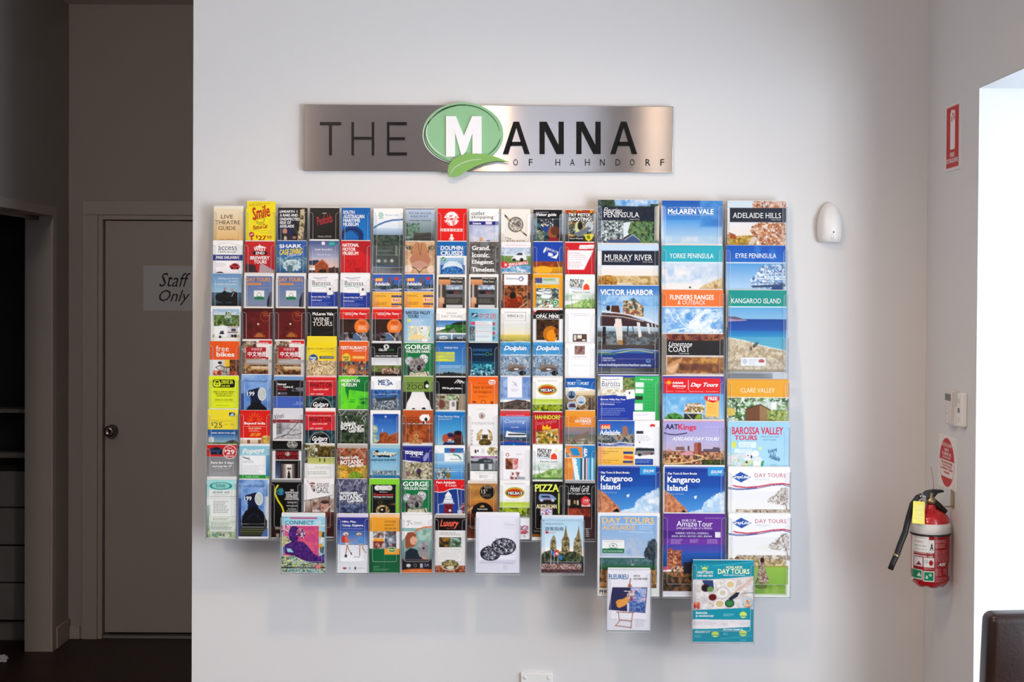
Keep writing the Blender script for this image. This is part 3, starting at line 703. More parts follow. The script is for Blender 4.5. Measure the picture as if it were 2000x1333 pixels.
MACROS = '''#day
r 380 777 680 1110 eae8e8
g 400 800 662 1100 5c78b0 8c98b0
t 404 812 645 855 e09c58 b DAY TOURS
r 412 868 556 890 d8945c
k 568 866 640 890 2 8ca0d0
k 520 908 640 924 2 98a8d0
r 480 945 582 1038 f0f4f0
r 480 1008 582 1038 1c7c54
o 532 990 22 20 4 3a4a3c
l 505 1005 560 1005 5 2c8c5c
k 492 955 570 962 1 999
p 610 1110 612 1040 628 1000 640 960 655 960 655 1110 28303c
n 400 1090 662 1110 30 60707c 3c4c54
#bar
r 1005 775 1308 1110 f4f4f6
r 1005 965 1308 1110 2844a0
p 1005 960 1130 972 1308 955 1308 1000 1005 1000 2844a0
l 1057 815 1110 822 1200 812 5 3c4c9c
t 1088 832 1190 848 aaa n TASTE THE
t 1048 845 1232 892 556 n Barossa
l 1050 905 1120 898 1180 908 1245 898 6 3ca868
k 1065 922 1170 930 1 bbb
p 1185 902 1250 895 1262 985 1200 995 f4f4f4
l 1185 902 1250 895 1262 985 1200 995 1185 902 2 99a
t 1216 918 1236 942 555 n 1
t 1035 1002 1228 1022 e4e8f8 b Barossa Valley Day Tour
k 1035 1028 1230 1036 1 8c9cd8
t 1035 1040 1142 1054 e4e8f8 b $130 all inclusive
k 1035 1064 1250 1100 3 7c8cd0
#see
g 1640 782 1925 905 3c68b4 4c78b8
g 1640 880 1925 930 34506c 2c3c44
n 1640 885 1925 930 14 3c5468 24342c 687c88
p 1790 880 1790 815 1815 808 1815 880 8c5848
r 1825 840 1850 890 4c5c7c
e 1873 822 20 16 d83c40
p 1660 825 1740 812 1738 850 1665 858 e84c40
t 1668 820 1735 848 f8e060 b see
t 1660 858 1808 892 fff b Adelaide
p 1640 925 1760 930 1925 918 1925 955 1640 960 f4f4f8
r 1640 930 1925 950 2c4c9c
t 1665 932 1900 946 e0e4f8 b Day and Half Day Tours around Adelaide
g 1640 955 1925 1110 f4c050 f0b03c
g 1640 955 1700 1110 f4c050 e89850
k 1720 962 1840 970 1 a86c30
k 1665 982 1790 1004 2 8c6428
k 1665 1052 1790 1084 2 8c6428
r 1824 986 1925 1004 2c4c90
p 1828 1020 1915 1015 1910 1045 1830 1050 f4f0f0
t 1835 1020 1910 1046 e05838 b $60
r 1824 1066 1925 1082 2c4c90
r 1830 1092 1890 1105 e8683c
#vin
r 366 790 655 1112 f2f0ee
r 382 808 640 1112 48443f
t 494 812 622 830 d8d4d0 b D'Vine Luxury
t 504 842 610 860 d8d4d0 b Wine Tours
g 382 832 500 884 e0a474 c88858
r 382 890 425 1112 6c6058
r 404 880 414 1010 d8c8bc
g 382 1010 440 1112 d8a888 c08460
e 412 1030 26 30 d8b090
r 458 886 618 940 a8b8cc
n 458 886 618 930 20 8ca0bc d0d8e0 b0bccc
g 458 930 618 1000 3c4044 5c5c60
e 500 958 36 14 1c1c20
e 555 960 24 10 8c3c38
r 458 975 618 1005 6c6c70
k 465 1020 612 1060 4 84807c
r 458 1080 618 1112 d8d8dc
r 425 1070 458 1112 201c1a
#mbn
g 1615 790 1905 960 fbfbfb f0f2f2
t 1662 828 1800 868 333 b4 MADE BY
t 1660 870 1785 912 333 b4 NATURE
e 1845 845 20 18 f4ecc0
p 1790 932 1795 890 1815 872 1832 872 1850 895 1855 932 e85430
l 1662 912 1700 922 1780 928 5 4ca0d0
t 1688 942 1858 962 445 n Fleurieu Coast
g 1615 960 1905 1040 e4ece8 b8ccb8
n 1615 970 1905 1040 50 dce8e4 b0c8b4 eef0ee
p 1615 1085 1700 1070 1780 1035 1905 1020 1905 1125 1615 1125 90b468
n 1615 1020 1905 1125 26 90b468 b8d090 6c9448 @ 1615 1085 1700 1070 1780 1035 1905 1020 1905 1125 1615 1125
g 1615 1108 1905 1130 6c9448 4c7c34
l 1672 985 1690 1125 4 4c4c3c
#mar
g 362 62 655 385 4c1418 6a1c1c
g 400 100 630 360 6a1a1a 7c2020
n 400 90 560 360 44 6a1a1a 4c1416 7c2424
o 580 142 50 50 5 b05030
t 558 108 600 120 c87038 S THE
t 558 125 625 142 b85c34 b GHAN
k 562 150 622 158 1 b05030
e 512 218 9 9 f0d8c8
l 522 345 480 315 2 d08840
l 522 345 500 300 2 d08840
l 522 345 522 292 2 d08840
l 522 345 545 300 2 d08840
l 522 345 565 315 2 d08840
p 485 345 495 315 522 300 550 315 560 345 b06c30
t 468 330 580 345 d08840 n ADELAIDE
#adt
g 1320 62 1610 82 f0d8d0 e83830
r 1320 78 1610 168 dc2c28
r 1320 168 1610 385 3a2420
n 1320 168 1610 300 40 3c2622 2c1c1a 4c302a
e 1357 108 8 6 f0c040
t 1370 103 1432 115 fff b Adelaide
t 1370 118 1432 132 fff b Sightseeing
l 1442 98 1442 138 3 fff
t 1452 104 1575 132 fff x Day Tours
e 1535 242 72 74 f08838
t 1505 190 1572 220 c8401c b FREE
k 1500 232 1580 276 4 fce0c8
p 1320 385 1322 300 1360 290 1385 330 1390 385 6c3444
n 1320 300 1600 385 24 3c3430 a8a0a8 5c4c58 1c1818
p 1450 385 1450 320 1490 300 1530 385 5c7898
l 1480 305 1520 340 1545 385 5 e8e4e0
e 1425 345 20 16 181414
#map
r 355 372 655 720 b09c88
r 355 372 655 384 ece8e4
p 355 385 500 385 540 384 480 470 395 520 395 600 355 620 8c6c54
n 355 385 500 500 26 8c6c54 5c4434 c8b8a8
p 500 384 655 384 655 600 600 580 540 560 600 470 500 440 ece8e4
p 530 378 655 378 650 412 500 410 dc2830
t 512 396 620 410 fff b ADELAIDE MAP
r 395 445 595 560 b8242c
t 448 452 555 480 e8c8c8 n 阿德莱德
t 412 488 598 540 fff b 中文地图
k 470 546 540 554 1 dcc
r 590 545 620 572 c8303c
p 395 610 395 580 540 565 655 570 655 630 540 620 b8b4b4
l 395 605 540 615 655 612 5 907c70
g 450 640 645 690 d8b888 b88c58
n 355 620 655 720 20 7c5838 c09868 4c3828 a87848
g 450 638 640 670 e8d8b8 c8a470
l 542 615 542 690 3 8c7860
n 440 685 655 720 12 4c2c20 8c5838 2c1c18
r 620 600 655 720 d8d4d0
#gorge
r 45 402 340 725 18804c
g 45 402 340 440 2c9058 18804c
t 55 418 312 466 f4f8f4 S GORGE
t 62 474 305 500 f4f8f4 S WILDLIFE PARK
e 102 580 44 42 b0acb0
n 60 535 145 625 9 c8c8cc 8c888c dcdce0 % 102 580 42 40
e 242 560 44 46 c0bec2
n 200 515 286 605 9 dcdce0 98949a f0f0f0 % 242 560 42 44
p 60 640 90 625 130 680 100 725 90 725 3c3c40
e 180 620 78 72 8c8684
n 100 548 260 725 12 8c8684 a8a4a2 6c6664 % 180 620 76 70
p 110 690 150 700 250 690 290 680 300 725 100 725 dcd8c8
n 105 670 300 725 12 e0dcd0 a8a498 c8c088 @ 110 695 190 705 260 680 300 725 100 725
e 195 650 20 30 1c1c1c
e 190 640 6 10 54606c
e 148 632 7 8 1c1414
e 228 618 7 8 1c1414
l 265 680 285 725 9 3c2028
#dol
g 988 395 1285 520 2c84c4 54a4d4
n 988 395 1285 420 20 60acd8 4c9ccc
t 1020 430 1245 488 fff x Dolphin
t 1085 514 1235 526 e8f4fc x EXPLORER CRUISES
g 988 525 1285 600 8cb4d0 a0b4c4
g 988 590 1285 725 7c98b4 3c587c
n 988 530 1285 725 12 7c98b4 a0b8cc 4c6c90 c0ccd4
p 1060 610 1075 580 1090 615 a8988c
p 1115 605 1130 578 1145 610 b0a090
p 1180 610 1190 590 1210 612 a8988c
p 1025 660 1060 625 1130 610 1200 625 1245 640 1240 655 1120 650 1060 665 8c8078
p 1060 665 1120 640 1200 645 1235 660 1120 690 1070 685 685c58
e 1145 662 24 8 e8e0dc
e 1205 700 34 26 14181c
o 1230 700 18 18 3 a8b8a0
l 1020 700 1150 690 4 c8d8e4
#pet
g 350 712 648 880 a8c8ec 5890d0
n 350 712 648 1300 90 88b0e4 4878c0 a8c8ec 6c98d4
g 350 900 380 1290 3c60ac 2c4890
t 372 762 608 792 3c5890 s Peterborough
p 420 870 520 840 560 850 590 960 540 980 440 960 440 920 415 915 1c2444
p 448 960 545 965 555 1010 440 1010 18203c
e 558 905 42 66 e0e8ec
e 558 905 34 56 c4d0cc
l 540 870 575 940 4 e8eeee
t 410 880 482 922 e8eef8 b 199
p 380 1170 385 1090 420 1030 480 985 540 990 600 1040 630 1110 640 1180 630 1290 370 1290 10121c
o 505 1150 72 90 8 1c3058
r 372 1120 640 1180 10121c
r 372 1155 630 1290 0c0c10
l 370 1162 625 1160 3 a0a8a8
r 372 1190 630 1290 2c3428
l 372 1200 630 1200 3 6c7468
l 372 1216 630 1216 5 90966c
l 372 1240 630 1240 5 a0a460
l 372 1262 630 1262 4 707850
p 580 1290 610 1230 648 1200 648 1290 5c7cb8
#wha
r 990 728 1285 920 d82c34
r 990 728 1285 738 f0b8b0
t 1008 768 1250 782 f0c0b8 b ARTS AND ENTERTAINMENT
t 1018 788 1245 838 701018 b WHAT'S ON
t 1060 850 1160 866 f8d0cc b SALE WITH
t 1168 848 1212 866 f8d0cc x HOT
t 1030 896 1165 912 fff x JULY - AUGUST
g 990 920 1285 1070 1c3c48 14242c
n 990 920 1285 1070 20 1c4450 2c6c78 10202c
e 1135 1035 102 98 d0d4d4
e 1135 1035 98 94 101416
k 1085 948 1180 966 2 788
t 1058 980 1212 1026 f4f4f4 x Guitars
t 1072 1024 1208 1062 f4f4f4 x & Bars
#mel
r 1300 740 1596 950 f4f3f0
k 1350 766 1545 778 1 aaa
e 1445 860 96 54 b0b838
e 1445 860 88 46 e0a830
e 1445 860 78 38 c84820
p 1370 848 1520 848 1528 862 1520 882 1370 882 1362 862 143038
t 1378 850 1518 878 f4f0e8 S MELBA'S
k 1355 930 1540 942 2 ccc8b8
r 1300 950 1596 1005 c8dc60
k 1360 962 1540 972 1 98a850
r 1300 1000 1596 1120 f0f0e8
n 1300 1005 1596 1080 14 8c9c18 a8b828 5c6810 3c4410
p 1320 1010 1596 1005 1596 1080 1320 1080 98ac20
n 1320 1005 1596 1080 20 98ac20 b4c438 4c5c14 @ 1320 1030 1400 1005 1596 1010 1596 1085 1320 1085
g 1300 1080 1596 1110 3c4c18 c8ccc0
#sea
r 85 62 680 500 f2f2f4
g 85 62 438 200 2c60b8 4484c8
g 85 190 438 280 4c6478 2c3c38
n 85 190 438 280 16 4c6478 24342c 8c9ca0 c0a080
p 320 200 322 120 355 108 368 120 370 200 b07858
r 390 130 408 190 586888
n 85 245 240 275 14 2c342c 70807c
p 105 100 205 92 208 135 112 145 e84c40
t 118 108 200 142 f8d8a0 b see
t 102 150 300 200 fff b Adelaide
p 85 272 200 285 300 268 438 280 438 322 85 322 f4f4f8
p 85 278 200 290 300 275 438 288 438 306 85 310 2c4c9c
t 118 288 420 304 e0e4f8 b Day and Half Day Tours around Adelaide
g 85 315 438 500 f4cc70 f0bc50
g 85 315 150 500 f0b080 f4bc60
k 180 325 320 333 1 a86c30
t 118 350 285 366 8c6428 n 1 Day Adelaide City
t 118 370 190 382 8c6428 n & Hahndorf
t 118 438 285 454 8c6428 n 1 Day McLaren Vale
t 118 458 205 472 8c6428 n & Glenelg
r 330 358 425 382 2c4c90
p 335 395 430 405 425 435 335 425 e8683c
r 328 448 425 470 2c4c90
e 612 108 26 18 d83c30
r 600 115 625 130 f2f2f4
r 455 158 524 186 445
k 460 200 610 260 4 d0d0d4
e 488 268 8 6 222
p 440 390 448 330 460 318 630 325 635 385 500 398 8c9498
p 455 325 630 328 630 350 450 352 2c3034
t 520 362 610 380 a05050 x Sealink
e 490 390 18 14 222
e 605 378 14 12 222
r 445 428 620 500 2c54a8
k 455 440 600 470 2 8ca8dc
#kan
g 80 490 682 700 1c409c 2460b4
r 80 490 682 505 6c84c0
g 80 690 682 940 2868bc 5ca4e0
g 80 505 400 700 20409c 2458ac
n 430 700 682 940 50 a8cce8 e0ecf4 5ca4dc f0f4f8 @ 682 700 560 760 460 830 430 900 300 940 682 940
p 682 720 600 760 520 800 460 830 440 900 320 925 300 940 682 940 dcebf4
n 300 720 682 940 46 d8e8f4 a8cce8 f0f4f8 c0daf0 @ 682 720 600 760 520 800 460 830 440 900 320 925 300 940 682 940
r 490 490 645 578 3c9cd8
t 518 524 632 552 e4f0f8 x SEALINK
k 518 556 595 566 1 a8d4f0
t 112 545 388 572 fff b Day Tours & Short Breaks
t 108 585 418 660 fff b Kangaroo
t 108 665 298 722 fff b Island
t 112 745 265 758 a8c4e8 n SOUTH AUSTRALIA
p 80 720 150 760 220 830 275 880 298 920 298 945 80 945 c8845c
n 80 720 300 945 22 cc8860 b87450 dca078 @ 80 720 150 760 220 830 275 880 298 920 298 945 80 945
p 225 940 250 915 270 905 290 925 285 945 1c1414
e 245 885 5 8 402018
p 360 775 390 765 385 790 370 800 e8f0f4
#gry
r 1325 505 1920 960 f2f2f5
p 1355 600 1445 548 1545 600 1450 652 2c60b0
t 1360 580 1530 622 f4f6fc x GrayLine
t 1580 562 1878 600 c85068 n DAY TOURS
t 1580 612 1722 630 ccccd4 n ADELAIDE
l 1325 662 1400 690 1500 700 1620 690 1740 668 1850 660 1920 672 14 d04860
l 1325 712 1400 722 1500 720 1620 705 1740 680 1850 670 1920 690 7 34509c
p 1325 650 1400 670 1325 690 f2f2f5
l 1325 700 1400 712 1500 712 1600 702 8 3c5ca4
g 1325 735 1920 960 ecedf0 f0eeec
l 1900 950 1885 870 1840 800 8 706458
l 1885 870 1900 800 6 706458
n 1700 700 1910 900 12 e8e8e8 8c8070 b8aca0 d8d4d0 @ 1720 800 1760 780 1800 740 1840 700 1905 690 1905 860 1860 870 1800 860 1740 850 1700 830
n 1400 910 1920 960 18 b8a898 8c7c68 dcd4c8
'''
COVERS = '''@A 0 0 85 118 376 N|cream theatre leaflet with spaced dark capitals
g 85 118 376 460 f6ead0 e8bf7c
r 85 118 376 140 f8f0e0
t 152 200 275 238 432 s LIVE
t 100 256 345 293 432 s THEATRE
t 130 312 303 350 432 s GUIDE
t 150 438 282 446 654 n MAY - AUGUST
@A 1 0 415 68 693 N 402 138 f3df2a|tall yellow leaflet with red writing and smiling round face
r 415 68 693 470 f9e51c
k 470 84 640 92 1 763
t 432 97 565 112 b52 n ADELAIDE'S
t 458 112 637 235 c42408 x-14 Smile
e 542 250 44 45 553
e 542 250 39 40 f9e51c
e 527 237 4 5 222
e 556 237 4 5 222
l 515 260 530 275 555 275 570 260 4 222
t 473 292 618 338 b42a10 x-8 Rent-a-Car
k 440 350 660 358 1 875
k 545 372 665 380 1 875
e 460 393 27 27 c33020
t 443 384 478 400 fdd b-25 NEW
t 500 398 522 430 b42a10 b $
t 526 402 604 446 b42a10 b 27
t 610 402 658 430 b42a10 b 50
@A 2 0 718 130 1005 N|navy leaflet with white headline above two people in dark coats
g 718 130 1005 460 26262c 1c2a5c
n 880 130 1005 460 22 2a2620 4a4234 1a1816
p 935 150 975 140 980 250 955 460 905 460 930 300 cfc0a0
n 905 200 975 460 14 cfc0a0 6a5a40 @ 935 150 975 140 980 250 955 460 905 460 930 300
t 735 155 905 180 fff b UNEARTH  I
t 735 190 910 217 fff b A RARE AND
t 735 228 928 255 fff b UNEXPECTED
t 735 262 845 290 fff b SIDE OF
t 735 297 875 324 fff b ADELAIDE
e 785 360 22 28 c89078
p 752 460 748 385 790 380 835 400 845 460 332e2a
e 790 430 14 22 ccc2b0
e 877 415 18 20 b87860
e 877 395 24 16 1c1614
p 845 460 860 435 900 435 930 460 26202a
@A 3 0 1025 132 1318 N|black leaflet with slanted red script
g 1025 132 1318 450 302c2b 1f1b1c
t 1148 180 1192 192 eee n VISIT
t 1090 205 1250 290 c8323c i-14 Penfolds
t 1105 408 1238 424 ccc n MAGILL ESTATE
@A 4 0 1335 130 1615 N|blue leaflet with stacked white capitals and a dark swirl
r 1335 130 1615 460 0d70bd
g 1335 130 1615 460 0b6ab6 1688d0
e 1440 400 110 90 0e3f7c
e 1430 420 70 66 1273bb
l 1370 350 1420 340 1470 345 1520 380 1545 450 14 0d2a66
l 1440 345 1490 400 8 0d2a66
t 1350 157 1462 192 fff b SOUTH
t 1350 198 1558 233 fff S AUSTRALIAN
t 1350 238 1515 272 fff b MARITIME
t 1350 277 1500 310 fff b MUSEUM
@A 5 0 1648 140 1935 F|pale misty lake leaflet under a blue arc, standing above an empty pocket
g 1648 140 1935 330 fff dfe9f2
g 1648 330 1935 440 c4d8ec 5a7a98
g 1648 440 1935 480 4a5c55 3c4d44
g 1648 480 1935 690 46564e 57625e
n 1648 395 1935 500 16 56665f 3c4c40 2c3c38
n 1648 500 1935 700 20 5a6660 47534c 505c55
l 1655 325 1700 295 1760 270 1830 252 1935 245 16 3c78b4
e 1720 200 26 28 b8d8d0
l 1702 232 1740 232 5 5a9a6a
t 1762 192 1895 215 8aaccc n Mount Lofty
k 1690 540 1860 560 2 8a9690
e 1700 650 18 16 c8d0c8
e 1765 650 16 15 a0aaa2
e 1828 648 16 16 d0d6d0
r 1862 500 1884 600 8e9890
g 1648 695 1935 730 3c66a0 466ea8
g 1648 730 1935 760 8a8c90 6a6c70
@B 6 0 62 138 345 N|pale blue railway leaflet with a steam train among trees
g 62 138 345 280 c4d0e4 a8bcd0
g 62 260 345 460 a4b4bc 46605c
n 62 280 200 460 14 4a6a56 6c8a78 90a8a4
l 62 142 345 142 8 554a60
t 92 175 310 193 445a80 s PICHI RICHI
t 110 204 288 226 445a80 s RAILWAY
l 100 237 310 237 2 667
t 94 248 312 262 556 b FLINDERS RANGES
g 140 375 320 440 6a6058 2a3a40
p 135 440 160 385 300 370 325 400 320 440 52504e
l 130 420 320 395 7 2c3438
l 90 440 330 436 12 3a3836
@B 7 0 375 138 658 N|bright red leaflet with a white round emblem and white characters
r 375 138 658 460 e5201c
e 511 238 67 67 fff
n 444 171 578 305 14 fff fff e5201c fff % 511 238 66 66
r 440 228 582 256 e5201c
l 440 228 582 228 3 fff
l 440 256 582 256 3 fff
t 455 231 568 253 fff b 欢·迎
t 400 332 620 364 fff b 阿德莱德欢迎您
e 512 400 12 12 fff
p 480 450 500 415 525 415 542 445 528 432 522 462 504 462 500 432 fff
@B 8 0 680 140 965 N|white leaflet with blue band over a pale sky photograph
g 680 140 965 262 fdfdfd f6f6fa
g 680 300 965 460 b8c0dc dcd6e0
n 680 310 965 460 50 b8c0dc dcdce8 ccd2e4
g 680 262 965 299 3c3c9c 34348c
t 700 165 830 203 222 s outlet
t 700 205 918 245 222 s shopping
r 735 266 955 299 2c2c8c
t 715 274 795 292 fff b Adelaide
r 838 266 900 292 dde
e 795 440 18 22 dcaa80
r 848 448 882 460 445
@B 9 0 995 145 1278 N|ivory leaflet with brown spoon and round pan
g 995 145 1278 470 f2eee8 e8e2da
l 1030 205 1070 250 16 3c2c1e
l 1055 228 1085 262 12 c8b27c
l 1185 355 1240 400 14 3c2c1e
l 1180 350 1205 372 12 c8b27c
e 1135 295 75 75 504842
e 1135 295 68 68 8c857d
n 1070 230 1200 360 14 5a524a c0bab2 8c857d e8e4de % 1135 295 64 64
t 1030 418 1095 442 544 i The
t 1040 446 1225 466 433 n ADELAIDE
@B 10 0 1305 150 1585 N|black guide leaflet with a child looking up at glowing lights
g 1305 150 1585 240 11161e 141c24
g 1305 240 1585 460 24363c 1a1c24
n 1310 240 1450 460 20 2f5a66 1c2c34 4c7c84 22282e
n 1380 240 1500 330 8 1c2838 101820 fff 203048 18202a
e 1430 340 40 26 1c4a90
e 1495 375 48 58 9c5c3c
e 1520 355 45 45 6a3a26
p 1430 460 1470 420 1560 425 1560 460 8c2430
n 1340 350 1410 460 16 aab29a 6c7c6a 39484a
l 1330 175 1450 175 6 aab
t 1330 182 1530 220 fff b Visitor guide
@B 11 0 1615 162 1895 N|leaflet with bold white lettering above shooting photos and a yellow shield
r 1615 162 1895 470 3a3a36
n 1615 162 1895 192 18 c03020 d8a028 3a2014
n 1645 270 1895 420 22 2c3438 6a6c50 a8b0b0 c89c5a 3a5048
e 1735 330 25 55 d0d4a0
e 1760 315 26 42 20282a
e 1850 320 38 50 c2cad0
p 1690 400 1840 320 1870 340 1760 420 707c88
t 1646 193 1868 225 fff b TRY PISTOL
t 1646 233 1868 267 fff b SHOOTING!
r 1650 420 1790 460 0c0c0c
t 1655 430 1790 446 fff n Visitors Welcome
p 1805 400 1895 395 1880 440 1845 470 1815 445 e8d820
e 1843 425 18 20 7a8a20
@A 0 1 83 452 374 N|white car hire leaflet with blue band and small red car
g 83 452 374 775 fff f4f0f6
l 125 505 150 480 240 474 340 495 350 525 2 c88
t 133 508 318 545 336 n access
t 133 548 318 574 667 n rent-a-car
r 83 590 374 648 3a3f92
t 113 605 340 630 fff b FREE DELIVERY
k 113 668 215 710 3 ccb
e 297 708 52 26 b02028
e 300 695 38 22 c83840
e 300 690 26 10 642830
e 270 722 12 12 300
e 325 722 12 12 300
e 150 772 36 16 334
@A 1 1 388 470 684 N|red brewery leaflet with white stacked lettering
r 388 470 684 780 c8232c
g 388 470 684 780 d02a30 b81c26
p 395 780 395 695 470 700 520 780 4a2c38
p 540 700 560 690 684 760 684 780 530 780 b8a4ac
e 450 730 50 30 43282f
p 478 530 530 512 535 495 540 512 600 530 fff
t 478 530 600 565 fff b WEST
r 468 570 612 602 111
t 497 573 584 600 fff b END
t 442 617 635 653 fff b BREWERY
t 478 658 606 692 fff b TOURS
@A 2 1 697 455 997 N|blue shark leaflet with white and yellow lettering over breaking water
g 697 455 997 640 2f62ae 3a7ab8
g 697 620 997 780 6a9ab4 20588c
n 697 625 997 700 12 5a8ca8 9cc0cc 3a6c88
e 850 690 90 46 dce8ec
n 760 650 940 770 16 e8f0f0 c0d4da 88a8b8 % 850 705 95 55
e 830 735 30 40 5a7a86
t 722 488 948 526 fff b-1 SHARK
t 722 535 958 590 f2d820 x-4 CAGE DIVING
t 800 575 952 615 eef i-6 Calypso Star
@A 3 1 1022 447 1312 N|navy winery leaflet with an orange brick barn against evening sky
g 1022 447 1312 640 2c4a8c b8bcd4
g 1022 620 1312 720 c4bccc e8c8b4
l 1022 447 1312 447 14 e0e0e0
e 1160 478 17 17 f4f4f4
e 1246 482 32 28 2a9a98
t 1220 474 1272 490 6cc b NEW
t 1078 525 1250 548 fff n South Australia's
t 1098 580 1230 602 dde n Winery Tours
p 1022 690 1022 648 1110 640 1155 700 2e3c60
p 1080 770 1080 680 1152 634 1210 690 1210 770 9c5030
n 1080 690 1210 770 12 9c5030 b8683c 84402a
p 1080 690 1152 634 1215 692 1205 700 1152 648 1085 700 c8703c
r 1120 735 1190 780 30201c
g 1210 715 1312 780 5a3a34 30262c
p 1240 720 1270 700 1290 720 1312 718 1312 780 1230 780 4c3430
r 1022 740 1080 780 5c4040
@A 4 1 1325 455 1617 N|red motor leaflet with white headline and darker red shapes
r 1325 455 1617 780 d3222a
p 1400 455 1617 455 1617 610 1520 560 b81d2a
n 1380 640 1560 780 26 d3222a d3222a bc1c26
e 1490 740 30 22 a81c26
t 1342 478 1502 513 fff b NATIONAL
t 1342 520 1468 554 fff b MOTOR
t 1342 560 1496 594 fff b MUSEUM
@B 6 1 52 460 345 N|leaflet filled by a close tawny lion face
g 52 460 345 780 d4b490 dcb8a4
n 52 460 345 780 30 d8b894 c49c78 e4c8ac c8a07c
p 110 575 150 470 250 470 290 570 265 700 145 700 c08c68
e 200 640 100 62 bd8468
e 195 690 72 40 c89c8c
l 180 480 200 590 7 8c6844
l 220 480 205 590 6 8c6844
e 95 522 32 20 4a3424
e 98 522 20 13 d8c8a0
e 100 522 10 10 20140e
e 312 522 30 22 4a3424
e 314 522 19 14 d8c8a0
e 312 522 9 10 20140e
l 55 500 110 540 120 575 7 5a3c28
l 345 495 290 530 280 570 7 5a3c28
l 118 712 160 728 195 765 232 728 268 710 8 4a2c24
l 195 762 195 780 6 5c3c30
e 85 730 40 40 ecd8c8
e 310 735 35 40 ecd4c0
@B 7 1 367 462 657 N|bright blue leaflet with a leaping grey dolphin
g 367 462 657 600 0c70b6 1474ba
g 395 618 630 780 a8c8e0 2c6cb0
n 395 690 640 780 12 2c70b4 5a98cc 1c5498
p 415 735 440 680 490 650 560 655 610 690 625 740 600 720 560 705 520 700 450 715 d4e4ee
e 500 680 45 22 dce8f0
l 415 740 400 780 12 2060a0
e 430 632 22 20 209048
l 418 632 427 642 443 620 5 fff
t 403 502 618 545 fff b DOLPHIN
t 403 552 618 597 fff b CRUISES
@B 8 1 690 463 972 N|grey leaflet with four large white words over draped cloth
n 690 463 972 780 24 6c6866 4c4848 87827f 5a5654
l 830 463 850 620 8 9a9692
l 785 463 800 640 6 3c3838
g 790 463 870 540 8a8a8c 6a6a6c
t 708 502 886 545 fff S Grand.
t 708 570 884 614 fff S Iconic.
t 708 640 925 690 fff S Elegant.
t 708 712 942 755 fff S Timeless.
@B 9 1 995 468 1283 N|leaflet with a white off-road car and slanting red band
r 995 468 1283 780 f8eef2
t 1040 490 1240 502 c9a n AUSTRALIA
g 995 520 1283 600 a8bcd4 e0e8f0
n 995 520 1283 590 30 9cb4d0 dfe8f0 c0d0e0
g 995 600 1283 680 8ca060 6c8c40
p 995 640 995 590 1060 620 1200 640 1283 620 1283 700 995 700 6e9048
g 995 690 1283 780 5a98c4 c8d8e4
n 995 700 1283 780 22 5a98c8 d8e4ec 88b4d4
p 1095 630 1130 590 1150 568 1210 562 1240 600 1245 640 1100 645 e4e8ec
p 1140 592 1158 572 1200 570 1205 592 2a3440
e 1120 640 20 14 222
e 1195 640 18 20 222
p 1000 682 1260 650 1262 676 1000 715 e02838
e 1028 688 36 34 e02838
o 1040 688 12 12 6 fff
t 1065 664 1258 690 fff b-6 VEHICLE RENTALS
@B 10 1 1300 465 1595 N|royal blue leaflet with white tilted oval badge above orange scene
r 1300 465 1595 660 1c4cb0
p 1405 545 1425 515 1550 560 1548 595 1530 632 1470 615 1400 570 f4f6fa
e 1470 580 62 34 1c4cb0
r 1450 570 1495 605 eef
p 1425 520 1548 565 1546 580 1420 535 eef
t 1425 523 1545 580 1c4cb0 b17 ALEXANDRINA
g 1300 658 1595 720 8c3c10 d08018
n 1300 655 1595 720 30 9c4410 b86418 7a3008
g 1300 715 1595 780 e0a818 c88c10
e 1400 745 90 40 eab42c
l 1540 660 1560 720 4 f0d890
@B 11 1 1617 472 1905 N|red leaflet with white slanted panel of faint lines
r 1617 472 1905 800 d02432
p 1760 495 1900 492 1890 530 1750 532 f6f2f4
t 1775 508 1880 520 a68 n currencychange
p 1640 548 1892 548 1800 735 1640 735 f8f4f6
t 1648 566 1760 582 b78 n Gold Exchange
t 1648 588 1815 602 b78 n We are near Stop for
t 1648 608 1825 620 b78 n by Currency Exchange
t 1658 628 1835 640 b78 n Money Transfer needs
k 1650 655 1790 720 4 caa
@A 0 2 66 775 362 N|blue leaflet with two people in black leaning on a dark car
g 66 775 362 960 6c98c8 a4c8dc
g 66 960 362 1100 5a7c94 20303c
l 66 968 362 968 8 34506a
t 130 812 326 835 fff i Getting you round
t 235 840 326 860 fff i in style
t 90 868 322 888 fff i in comfort and comfort
e 200 1010 105 52 10161c
e 205 985 80 28 18222c
p 165 1060 170 960 190 940 215 955 222 1050 200 1075 12141a
e 195 925 12 15 b08878
p 262 1080 258 965 278 948 318 960 325 1080 16181e
e 268 935 12 14 c09880
l 285 960 265 1000 5 b0b8c0
r 120 1070 320 1100 0c1014
@A 1 2 380 777 680 N|white-edged slate blue leaflet with orange heading, nearer the end of the rack
$day
@A 2 2 692 777 990 N|white-edged slate blue leaflet with orange heading, farther from the end of the rack
$day+312
@A 3 2 1005 775 1308 N|white and blue wine leaflet with small tag, below the brick barn leaflet
$bar
@A 4 2 1320 775 1614 N|white and blue wine leaflet with small tag, below the red motor leaflet
$bar+317
@A 5 2 1640 782 1925 N|blue and yellow city leaflet below an empty pocket
$see
@B 6 2 48 782 342 N|blue and yellow city leaflet below the lion face leaflet
$see-1592
@B 7 2 366 790 655 N|white-edged grey leaflet with a wine cork strip, below the dolphin leaflet
$vin
@B 8 2 682 788 965 N|white-edged grey leaflet with a wine cork strip, below the four words leaflet
$vin+313
@B 9 2 1008 775 1285 N|brown dance photo leaflet with white panel at its top
r 1008 775 1285 1110 6a3a20
n 1008 885 1285 1110 26 7c4a28 c08050 4c2818 a86438
n 1020 1000 1200 1110 26 a03c18 c85828 6c2814
e 1110 990 30 40 1c1410
